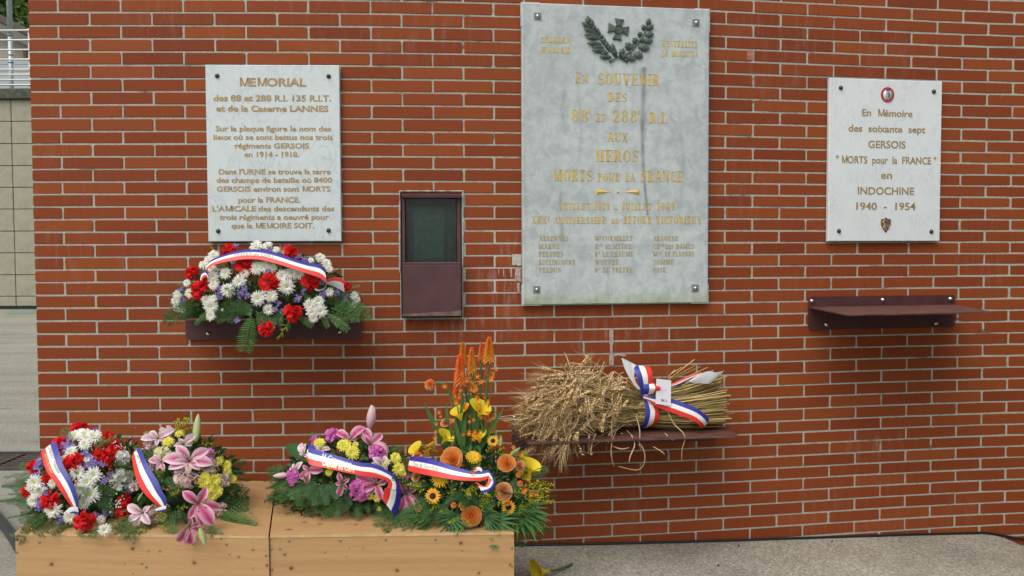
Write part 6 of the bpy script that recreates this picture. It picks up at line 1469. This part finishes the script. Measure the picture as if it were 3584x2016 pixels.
for i, (e_, d, r2, a2) in enumerate(ears):
    dd = (d*.6+Vector((-.5, -.25*math.cos(a2), .45*math.sin(a2)-.18))+rndS()*(.95 if e_.z > -.03 else .7)+Vector((0, 0, .35*math.sin(a2) if a2 < PI else -.35))).normalized(); L_ = rw.uniform(.070, .10)
    if i < 290: inst('wheat_ear', EARS[rw.randrange(4)], sheaf, ear_M(e_, dd, L_, rw.uniform(-.8, .8)))
    else:
        me = EARS[rw.randrange(4)]; Mx = ear_M(e_, dd, L_, rw.uniform(-3, 3)); restm.add([Mx @ v.co for v in me.vertices], [tuple(p.vertices) for p in me.polygons])
o = restm.build('inner_wheat_ears', M['ear'], sheaf); o['kind'] = 'stuff'
# dry leaves and long drooping strands
def strand(pts, w_=.006, o0=.1):
    P = catmull([SL(x, y, oo) for x, y, oo in pts], 6); mb = MB(); n = len(P); strip(mb, P, [w_*(.5+.5*math.sin(PI*i/(n-1)))+.0008 for i in range(n)], (.3, -1, .2), .2, 0, k=1); mb.build('dry_blade', M['dry'], sheaf)
for pts in (((1100, 760, .13), (1000, 880, .19), (970, 1000, .22), (1000, 1115, .22)), ((1210, 850, .15), (1215, 920, .2), (1160, 1020, .22), (1145, 1085, .22)), ((1200, 830, .1), (1290, 950, .2), (1300, 1080, .22), (1230, 1160, .22), (1045, 1118, .22)), ((1600, 640, .12), (1650, 760, .15), (1725, 860, .19), (1690, 1000, .2), (1690, 1110, .2)),
            ((560, 980, .14), (520, 1060, .16), (510, 1190, .16)), ((1400, 950, .2), (1470, 990, .22), (1502, 1022, .22)), ((1280, 680, .12), (1290, 800, .16), (1260, 940, .2)), ((860, 820, .15), (800, 900, .19), (780, 1000, .2), (800, 990, .2)), ((1000, 940, .17), (1080, 960, .2), (1160, 950, .2)), ((1040, 650, .13), (1020, 760, .14), (1020, 870, .15)),
            ((640, 240, .04), (615, 100, .05), (585, 50, .05)), ((650, 250, .05), (640, 180, .06), (600, 60, .05)), ((930, 320, .05), (970, 220, .05), (1000, 150, .05)), ((1080, 370, .05), (1150, 280, .06), (1200, 262, .06)), ((300, 440, .05), (320, 360, .05), (300, 340, .05)), ((260, 970, .1), (200, 985, .12), (150, 992, .12)), ((1560, 850, .14), (1600, 900, .18), (1640, 890, .18)), ((1110, 410, .06), (1200, 420, .06), (1280, 450, .06))):
    strand(pts, .0045)
for i in range(34):
    x = rw.triangular(300, 1300, 800); y = rw.uniform(350, 900); o0 = rw.uniform(.08, .15); dx, dy = rw.gauss(-60, 60), rw.gauss(20, 60); strand(((x, y, o0), (x+dx, y+dy, o0+.01), (x+dx*1.5, y+dy*1.6+rw.uniform(-20, 40), o0)), .0035)
# upper left wisps
for x0, y0, x1, y1 in ((620, 250, 560, 160), (700, 260, 870, 60), (720, 300, 900, 30), (650, 300, 700, 140), (760, 260, 830, 120), (560, 300, 470, 230), (860, 330, 930, 130), (330, 430, 210, 460), (300, 600, 130, 540), (420, 400, 380, 260), (960, 340, 1000, 160), (250, 620, 160, 560), (300, 700, 170, 780), (500, 330, 400, 260), (800, 250, 860, 190)):
    p = SL(x0, y0, .03); q = SL(x1, y1, .04); d = (SFm.to_3x3().transposed() @ (q-p)).normalized(); l = (q-p).length; e_ = SFm.inverted() @ (p+(q-p)*.25)
    inst('wheat_ear', EARS[rw.randrange(2)], sheaf, ear_M(e_, d, min(.06, l*.6), 0)) if False else None
    me = EARS[rw.randrange(2)]; Mx = ear_M(e_, d, min(.062, l*.55), rw.uniform(-.5, .5)); mb = MB(); mb.add([Mx @ v.co for v in me.vertices], [tuple(p_.vertices) for p_ in me.polygons]); mb.tube([p-(q-p)*.5, p, SFm @ e_], .0012, 3); o = mb.build('stray_wheat_ear', M['ear'], sheaf)
# ribbon and bow
Rb = lambda pts: [SL(x, y, o_) for x, y, o_ in pts]
def band(T, B, mats=('rb', 'rw', 'rr'), n=5): return ribbon(sheaf, Rb(T), Rb(B), mats, n)
band([(1372, 470, .03), (1375, 540, .095), (1385, 620, .11), (1378, 700, .11), (1368, 790, .085), (1360, 845, .03)], [(1470, 478, .03), (1480, 560, .095), (1522, 640, .11), (1522, 720, .11), (1515, 780, .085), (1505, 832, .03)])
band([(1168, 118, .06), (1200, 230, .07), (1250, 330, .08), (1300, 410, .09), (1345, 440, .10)], [(1320, 195, .06), (1300, 250, .07), (1290, 320, .08), (1320, 390, .09), (1352, 430, .10)], ('rback', 'rback', 'rw'))
band([(1352, 470, .105), (1325, 420, .12), (1300, 350, .13), (1280, 280, .13), (1266, 220, .11), (1300, 200, .08)], [(1440, 480, .105), (1440, 400, .12), (1442, 340, .13), (1440, 270, .13), (1430, 205, .11), (1400, 200, .08)])
band([(1350, 350, .12), (1340, 400, .145), (1350, 470, .125)], [(1512, 375, .12), (1516, 405, .145), (1500, 450, .125)])
band([(1475, 315, .13), (1480, 330, .13)], [(1480, 320, .13), (1482, 332, .13)]) if False else None
band([(1365, 478, .11), (1430, 492, .125), (1500, 492, .12), (1630, 515, .115), (1760, 560, .13), (1880, 610, .14), (1980, 680, .14), (2042, 742, .12)], [(1365, 520, .11), (1430, 545, .125), (1480, 590, .13), (1600, 640, .13), (1740, 690, .14), (1860, 740, .145), (1920, 790, .14), (1952, 832, .12)])
band([(1630, 395, .10), (1700, 362, .10), (1790, 325, .10), (1880, 295, .095), (1975, 272, .09)], [(1632, 420, .10), (1720, 400, .10), (1800, 365, .10), (1890, 330, .095), (1985, 300, .09)], ('rr', 'rw', 'rb'))
band([(1840, 355, .10), (1930, 300, .10), (2040, 262, .10), (2130, 278, .10), (2212, 264, .09)], [(1835, 368, .10), (1900, 378, .10), (1980, 382, .10), (2055, 386, .10), (2130, 345, .09)], ('rback', 'rback', 'rback'))
# card
q = [SL(1478, 312, .135), SL(1632, 334, .13), SL(1625, 586, .135), SL(1468, 558, .14)]; nrm_ = (q[1]-q[0]).cross(q[3]-q[0]).normalized(); nrm_ = nrm_ if nrm_.dot(EYE-q[0]) > 0 else -nrm_
mb = MB(); mb.add([v for v in q]+[v-nrm_*.0012 for v in q], [(0, 1, 2, 3), (7, 6, 5, 4)]+[(k, k+4, (k+1) % 4+4, (k+1) % 4) for k in range(4)], smooth=False); card = mb.build('card', M['card'], sheaf)
def cpt(a, b): return (q[0]*(1-a)+q[1]*a)*(1-b)+(q[3]*(1-a)+q[2]*a)*b+nrm_*.0006
def cline(x0, y0, x1, y1, w_=.010):
    mb = MB(); n = 18
    for i in range(n):
        if rw.random() < .25: continue
        a, b = i/n, (i+.75)/n; P = [(x0+(x1-x0)*a, y0+(y1-y0)*a), (x0+(x1-x0)*b, y0+(y1-y0)*b)]; mb.add([cpt(P[0][0]-w_/2, P[0][1]), cpt(P[0][0]+w_/2, P[0][1]), cpt(P[1][0]+w_/2, P[1][1]), cpt(P[1][0]-w_/2, P[1][1])], [(0, 1, 2, 3)], smooth=False)
    return mb
m_ = cline(.39, .2, .39, .62); 
for a in ((.46, .32, .46, .56), (.52, .26, .52, .55), (.73, .33, .73, .46)): m2 = cline(*a); m_.add(m2.v, m2.f, smooth=False)
m_.add([cpt(.60, .38), cpt(.65, .38), cpt(.65, .42), cpt(.60, .42)], [(0, 1, 2, 3)], smooth=False)
m_.add([cpt(.37+.13*0, .76), cpt(.37, .86), cpt(.52, .875)], [(0, 1, 2)], smooth=False)
m_.build('printed_text', M['ink'], card)
mb = MB(); oc = (.62, .83)
for i in range(16):
    a, b = 2*PI*i/16, 2*PI*(i+1)/16; mb.add([cpt(oc[0]+.155*math.cos(a), oc[1]+.045*math.sin(a)), cpt(oc[0]+.155*math.cos(b), oc[1]+.045*math.sin(b)), cpt(oc[0]+.105*math.cos(b), oc[1]+.03*math.sin(b)), cpt(oc[0]+.105*math.cos(a), oc[1]+.03*math.sin(a))], [(0, 1, 2, 3)], smooth=False)
mb.add([cpt(.36, .765), cpt(.5, .78), cpt(.5, .87), cpt(.36, .855)], [(0, 1, 2, 3)], smooth=False); mb.build('card_crest', M['ink'], card)
# fallen calla lily on the pavement
gp = atZ(1885, 2000, pz(0)+.02); fl = thing('fallen_flower', (gp.x, gp.y, pz(0)), 'yellow calla lily with a green stem lying on the pavement by the right box', 'flower')
Dd = .105
bm_ = FM['calla'][0]; Zd = Vector((-.9, -.45, .12)).normalized(); bp = atZ(1925, 1999, pz(0)+.022)
inst('bloom', bm_, fl, Matrix.Translation(bp) @ Zd.to_track_quat('Z', 'Y').to_matrix().to_4x4() @ Matrix.Rotation(2.6, 4, 'Z') @ Matrix.Scale(Dd, 4))
MB().tube(catmull([bp-Zd*-.01, atZ(1955, 1993, pz(.1)+.012), atZ(2001, 1974, pz(.2)+.008)], 5), .0055, 7).build('stem', M['stem'], fl)
# dark pebbles on the pavement
for (u, v, l_) in ((2063, 1990, 'dark crumb on the pavement just right of the fallen yellow flower'), (2586, 1910, 'tiny dark crumb on the pavement near the cable, below the wheat shelf'), (2514, 1978, 'dark crumb on the open pavement nearest the bottom edge'), (2912, 1895, 'small dark crumb by the cable under the empty shelf')):
    p = atZ(u, v, pz(.8)+.004); tag(MB().sphere(tuple(p), (.006, .006, .005), 6, 4).build('pebble', M['tile_joint'], None), l_, 'pebble', 'dark crumbs on the pavement')
# ================================================================== CABLES
def basez(s): return pz(W(s, 0).x)
cbl = MB(); P = []
P.append(atZ(1700, 1915, .03))
for u, v in ((1799, 1908), (1900, 1904), (2050, 1903), (2212, 1905), (2400, 1901), (2614, 1894), (2800, 1884), (3016, 1876), (3200, 1870), (3382, 1867), (3450, 1868), (3520, 1877), (3584, 1886), (3700, 1890)):
    a = at(u, v, .012); a.z = pz(a.x)+.006 if u < 3500 else a.z; P.append(a)
cbl.tube(catmull(P, 4), .0065, 8); tag(cbl.build('cable', M['rubber']), 'thin black cable running along the foot of the brick wall', 'cable')
hz = MB(); P = [atZ(-160, 1660, .03), atZ(-60, 1755, .03), atZ(15, 1838, .03), atZ(62, 1905, .03), atZ(100, 1990, .03), atZ(110, 2080, .03)]
hz.tube(catmull(P, 5), .026, 12); tag(hz.build('black_hose', M['rubber']), 'thick black tube lying beside the left end of the wooden boxes', 'hose')
# ================================================================== RETAINING WALL, RAILING, HOUSE, TREES
RY = 16.0
def ry(u, v, y=RY): p = atY(u, v, y); return p
xt0 = -16.9; pitch = .6; j0 = ry(45, 600).x
tops = [349, 425, 503, 580, 656, 732, 809, 885, 962, 1037, 1072]; zt = [ry(60, v).z for v in tops]; capz = ry(60, 312).z
rw_ = thing('retaining_wall', (-8, RY+.1, .44), 'tall retaining wall clad in pale stone tiles with a mossy concrete coping, beyond the yard', 'retaining wall')
MB().box((-8, RY+.17, (zt[0]+.3)/2), (18, .3, zt[0]-.3), bev=0).build('core', M['tile_joint'], rw_)
MB().box((-8, RY+.13, (zt[0]+capz)/2), (18.1, .46, capz-zt[0]), bev=.02).build('coping', M['cap'], rw_)
rt = random.Random(8); x = j0-pitch*10
tc_ = {}
for c in range(26):
    xa, xb = x+c*pitch, x+(c+1)*pitch
    if xb > .6: break
    for r in range(10):
        za, zb = zt[r], zt[r+1]
        w_, h_ = pitch-.012, za-zb-.012
        key = (round(h_, 3), rt.randrange(3))
        if key not in tc_:
            mb = MB(); mb.box((0, 0, 0), (w_, .03, h_), bev=.006); tc_[key] = mb.mesh('tile', M['tile'])
        inst('tile', tc_[key], rw_, Matrix.Translation(((xa+xb)/2, RY+.004+rt.uniform(-.003, .003), (za+zb)/2)))
rl = thing('railing', (-8, RY+.14, capz), 'metal railing of thin horizontal tubes on top of the retaining wall', 'railing')
for v in (106, 140, 174, 208, 243, 261, 279, 297):
    z = ry(60, v, RY+.14).z; MB().tube([(-17, RY+.14, z), (1, RY+.14, z)], .0165 if v not in (208,) else .019, 8).build('rail', M['rail'], rl)
ztop = ry(60, 100, RY+.2).z
for k in range(7): MB().box((-13.6+k*2.3, RY+.18, (capz+ztop)/2), (.04, .012, ztop-capz), bev=.003).build('post', M['rail'], rl)
g = MB(); g.add([(-60, RY+.3, 4.25), (40, RY+.3, 4.25), (40, 90, 4.6), (-60, 90, 4.6), (-60, RY+.3, 0), (40, RY+.3, 0)], [(0, 1, 2, 3), (4, 5, 1, 0)], smooth=False); struct('terrace', g, M['asphalt'])
LY = 17.2; a = atY(41, 330, LY); b_ = atY(41, -900, LY)
lp = thing('lamp_post', (a.x, LY, 4.25), 'galvanised steel lamp post rising behind the railing', 'lamp post')
jo = atY(41, 128, LY).z
MB().tube([(a.x, LY, 4.25), (a.x, LY, jo)], .043, 14).build('lower_pole', M['galv'], lp)
MB().tube([(a.x, LY, jo), (a.x, LY, b_.z)], .049, 14).build('upper_pole', M['galv'], lp)
for v in (124, 193, 219): z = atY(41, v, LY).z; MB().tube([(a.x, LY, z-.008), (a.x, LY, z+.008)], .053, 14).build('band', M['lead'], lp)
z = atY(41, 17, LY).z; MB().box((a.x-.01, LY-.05, z), (.035, .006, .09)).build('number_plate', M['lead'], lp)
MB().tube([(a.x, LY, b_.z), (a.x-.3, LY, b_.z+.25), (a.x-1.0, LY, b_.z+.35)], .03, 10).build('bracket', M['galv'], lp)
MB().box((a.x-1.3, LY, b_.z+.36), (.7, .2, .1), bev=.03).build('lamp_head', M['galv'], lp)
# house
HY = 28.0
def hp(u, v, y=HY): return atY(u, v, y)
e0 = hp(0, 57); e1_ = hp(104, 108); sl0 = (e1_.z-e0.z)/(e1_.x-e0.x)
hs_ = thing('house', (-19, HY+4, 4.3), 'cream rendered house with a dark sloping roof beyond the railing', 'house')
xe = e1_.x+.9; ze = e0.z+sl0*(xe-e0.x); xr = e0.x-4.5; zr = e0.z+sl0*(xr-e0.x)
def slabx(x0, z0, x1, z1, y0, y1, th): return [(x0, y0, z0), (x1, y0, z1), (x1, y1, z1), (x0, y1, z0), (x0, y0, z0-th), (x1, y0, z1-th), (x1, y1, z1-th), (x0, y1, z0-th)]
FB_ = [(0, 1, 2, 3), (7, 6, 5, 4), (0, 4, 5, 1), (1, 5, 6, 2), (2, 6, 7, 3), (3, 7, 4, 0)]
rf = MB(); rf.add(slabx(xr, zr, xe, ze, HY-.7, HY+8, .16), FB_, smooth=False); xl = 2*xr-xe; rf.add(slabx(xl, ze, xr-.002, zr, HY-.7, HY+8, .16), FB_, smooth=False); roof = rf.build('roof', M['roof'], hs_)
sf = MB(); sf.add(slabx(xr, zr-.17, xe-.03, ze-.17, HY-.66, HY-.002, .30), FB_, smooth=False); sf.build('soffit', M['soffit'], hs_)
xw = xe-.55; zw = ze-.17-.03+ (-sl0)*.55*0
wl = MB(); wx = hp(88, 200).x; wl.prism([(xl+.6, 4.2), (xw, 4.2), (xw, ze+abs(sl0)*.55-.18), (xr, zr-.18), (xl+.6, ze+abs(sl0)*.55-.18)], HY, HY+7.8); wl.build('wall', M['render'], hs_)
a = hp(82, 178); b_ = hp(97, 203); MB().box(((a.x+b_.x)/2, HY-.01, (a.z+b_.z)/2), (b_.x-a.x, .06, a.z-b_.z), bev=.01).build('window', M['shutter'], hs_)
a = hp(0, 203); MB().box((-18, HY-.05, a.z-.07), (9, .1, .1)).build('dark_band', M['soffit'], hs_)
# pale grey fence panels in front of the house
fp = thing('fence', (-14, 24, 4.3), 'pale blue grey panel fence in front of the cream house', 'fence'); za = atY(0, 210, 24).z; zb = atY(0, 263, 24).z
for k in range(6):
    for (q0, q1) in ((za, za-(za-zb)*.30), (za-(za-zb)*.32, za-(za-zb)*.78), (za-(za-zb)*.80, 4.3)):
        MB().box((-20.5+k*2.0+1, 24, (q0+q1)/2), (1.99, .04, q0-q1), bev=.005).build('panel', M['panel'], fp)
# leafy things
def crown(name, c, r, n, size, mat, parent, seed, clumps=26, zc_=None):
    rg = random.Random(seed); mb = MB(); cl_ = []
    for i in range(clumps):
        d = Vector((rg.gauss(0, 1), rg.gauss(0, 1), rg.gauss(0, 1))).normalized()*rg.random()**.35; cl_.append((Vector((c[0]+d.x*r[0], c[1]+d.y*r[1], c[2]+d.z*r[2])), rg.uniform(.25, .5)*min(r)))
    for i in range(n):
        p0, rr = cl_[rg.randrange(clumps)]; d = Vector((rg.gauss(0, 1), rg.gauss(0, 1), rg.gauss(0, 1))).normalized(); p = p0+d*rr*rg.random()**.3; e = (d+Vector((rg.gauss(0, .6), rg.gauss(0, .6), rg.gauss(0, .6)-.2))).normalized(); l = size*rg.uniform(.6, 1.3); s = e.cross(Vector((rg.gauss(0, 1), rg.gauss(0, 1), 1))).normalized()*l*.3
        mb.add([p, p+e*l*.5+s, p+e*l, p+e*l*.5-s], [(0, 1, 2, 3)], smooth=False)
    o = mb.build(name, M[mat], parent); o['kind'] = 'stuff'; return o
def tree(x, y, z, hgt, r, seed, label, n=16000):
    t = thing('tree', (x, y, z), label, 'tree', 'broadleaf trees behind the house'); MB().tube([(x, y, z), (x+.1, y, z+hgt*.35), (x-.1, y+.1, z+hgt*.7)], [.25, .2, .1], 9).build('trunk', M['bark'], t)
    for k in range(4):
        a = k*1.7+seed; MB().tube([(x, y, z+hgt*.35), (x+math.cos(a)*r*.4, y+math.sin(a)*r*.4, z+hgt*.62)], [.12, .04], 6).build('limb', M['bark'], t)
    crown('crown', (x, y, z+hgt*.62), (r, r, hgt*.42), n, .28, 'tree', t, seed, 60)
tree(-20.5, 36, 4.4, 9.5, 3.6, 1, 'bushy green tree rising behind the left part of the house roof'); tree(-17.0, 35, 4.4, 8.0, 3.2, 2, 'bushy green tree just right of the lamp post behind the roof'); tree(-23.5, 39, 4.4, 12, 4.5, 3, 'tallest green tree behind the house')
def shrub(x, y, z, rx, rz, seed, label, n=5000, flow=False):
    t = thing('shrub', (x, y, z), label, 'shrub'); MB().tube([(x, y, z), (x, y, z+rz)], [.04, .02], 6).build('stem', M['bark'], t); crown('leaves', (x, y, z+rz), (rx, rx*.7, rz), n, .09, 'shrub', t, seed, 24)
    if flow:
        rg = random.Random(seed); mb = MB()
        for i in range(24): mb.sphere((x+rg.gauss(.0, rx*.35), y-rx*.75+rg.uniform(-.05, .05), z+rz*1.2+rg.gauss(0, .12)), .028, 5, 4)
        o = mb.build('blossoms', M['white'], t); o['kind'] = 'stuff'
s0_ = atY(78, 285, 19.5); shrub(s0_.x+.15, 19.5, 4.3, .45, .32, 5, 'low green shrub behind the railing, right of the lamp post')
s0_ = atY(12, 300, 19.3); shrub(s0_.x-.1, 19.3, 4.3, .42, .22, 6, 'dark low shrub with small white blossoms behind the railing', 4000, True)
s0_ = atY(100, 262, 21); shrub(s0_.x+.1, 21, 4.3, .35, .48, 7, 'small bright shrub against the grey fence panels', 3000)
# made-up clipped evergreens, added out of view to shade the lower right bricks
hd = thing('added_shade_hedge', (3.75, 2.2, -.13), 'tall clipped evergreen screen added out of view to shade the right of the curved wall', 'added_shade_hedge')
ha, hb = Vector((3.35, 4.2, -.13)), Vector((4.5, -2.2, -.13)); hh_ = 2.15; hwd = .7
dv_ = (hb-ha).normalized(); nv_ = Vector((dv_.y, -dv_.x, 0)); nv_ = nv_ if nv_.x > 0 else -nv_
mb = MB(); Q = [ha+nv_*.12, hb+nv_*.12, hb+nv_*(hwd-.12), ha+nv_*(hwd-.12)]; mb.add(Q+[q+Vector((0, 0, hh_-.12)) for q in Q], [(3, 2, 1, 0), (4, 5, 6, 7)]+[(k, (k+1) % 4, (k+1) % 4+4, k+4) for k in range(4)], smooth=False); mb.build('shade_core', M['bark'], hd)
rg = random.Random(31); mb = MB(); LL = (hb-ha).length
for i in range(22000):
    t = rg.random(); f = rg.random()
    if f < .5: p = ha+dv_*LL*t+nv_*rg.uniform(-.02, .13)+Vector((0, 0, hh_*rg.random()))
    elif f < .75: p = ha+dv_*LL*t+nv_*hwd*rg.random()+Vector((0, 0, hh_+rg.uniform(-.13, .04)))
    elif f < .9: p = ha+dv_*LL*t+nv_*(hwd+rg.uniform(-.13, .02))+Vector((0, 0, hh_*rg.random()))
    else: p = (ha if rg.random() < .5 else hb)+nv_*hwd*rg.random()+Vector((0, 0, hh_*rg.random()))+dv_*rg.uniform(-.05, .05)
    e = Vector((rg.gauss(0, 1), rg.gauss(0, 1), rg.gauss(0, 1)+.3)).normalized(); l = rg.uniform(.04, .09); s_ = e.cross(Vector((rg.gauss(0, 1), rg.gauss(0, 1), 1))).normalized()*l*.25
    mb.add([p, p+e*l*.5+s_, p+e*l, p+e*l*.5-s_], [(0, 1, 2, 3)], smooth=False)
o = mb.build('leaves', M['shrub'], hd); o['kind'] = 'stuff'
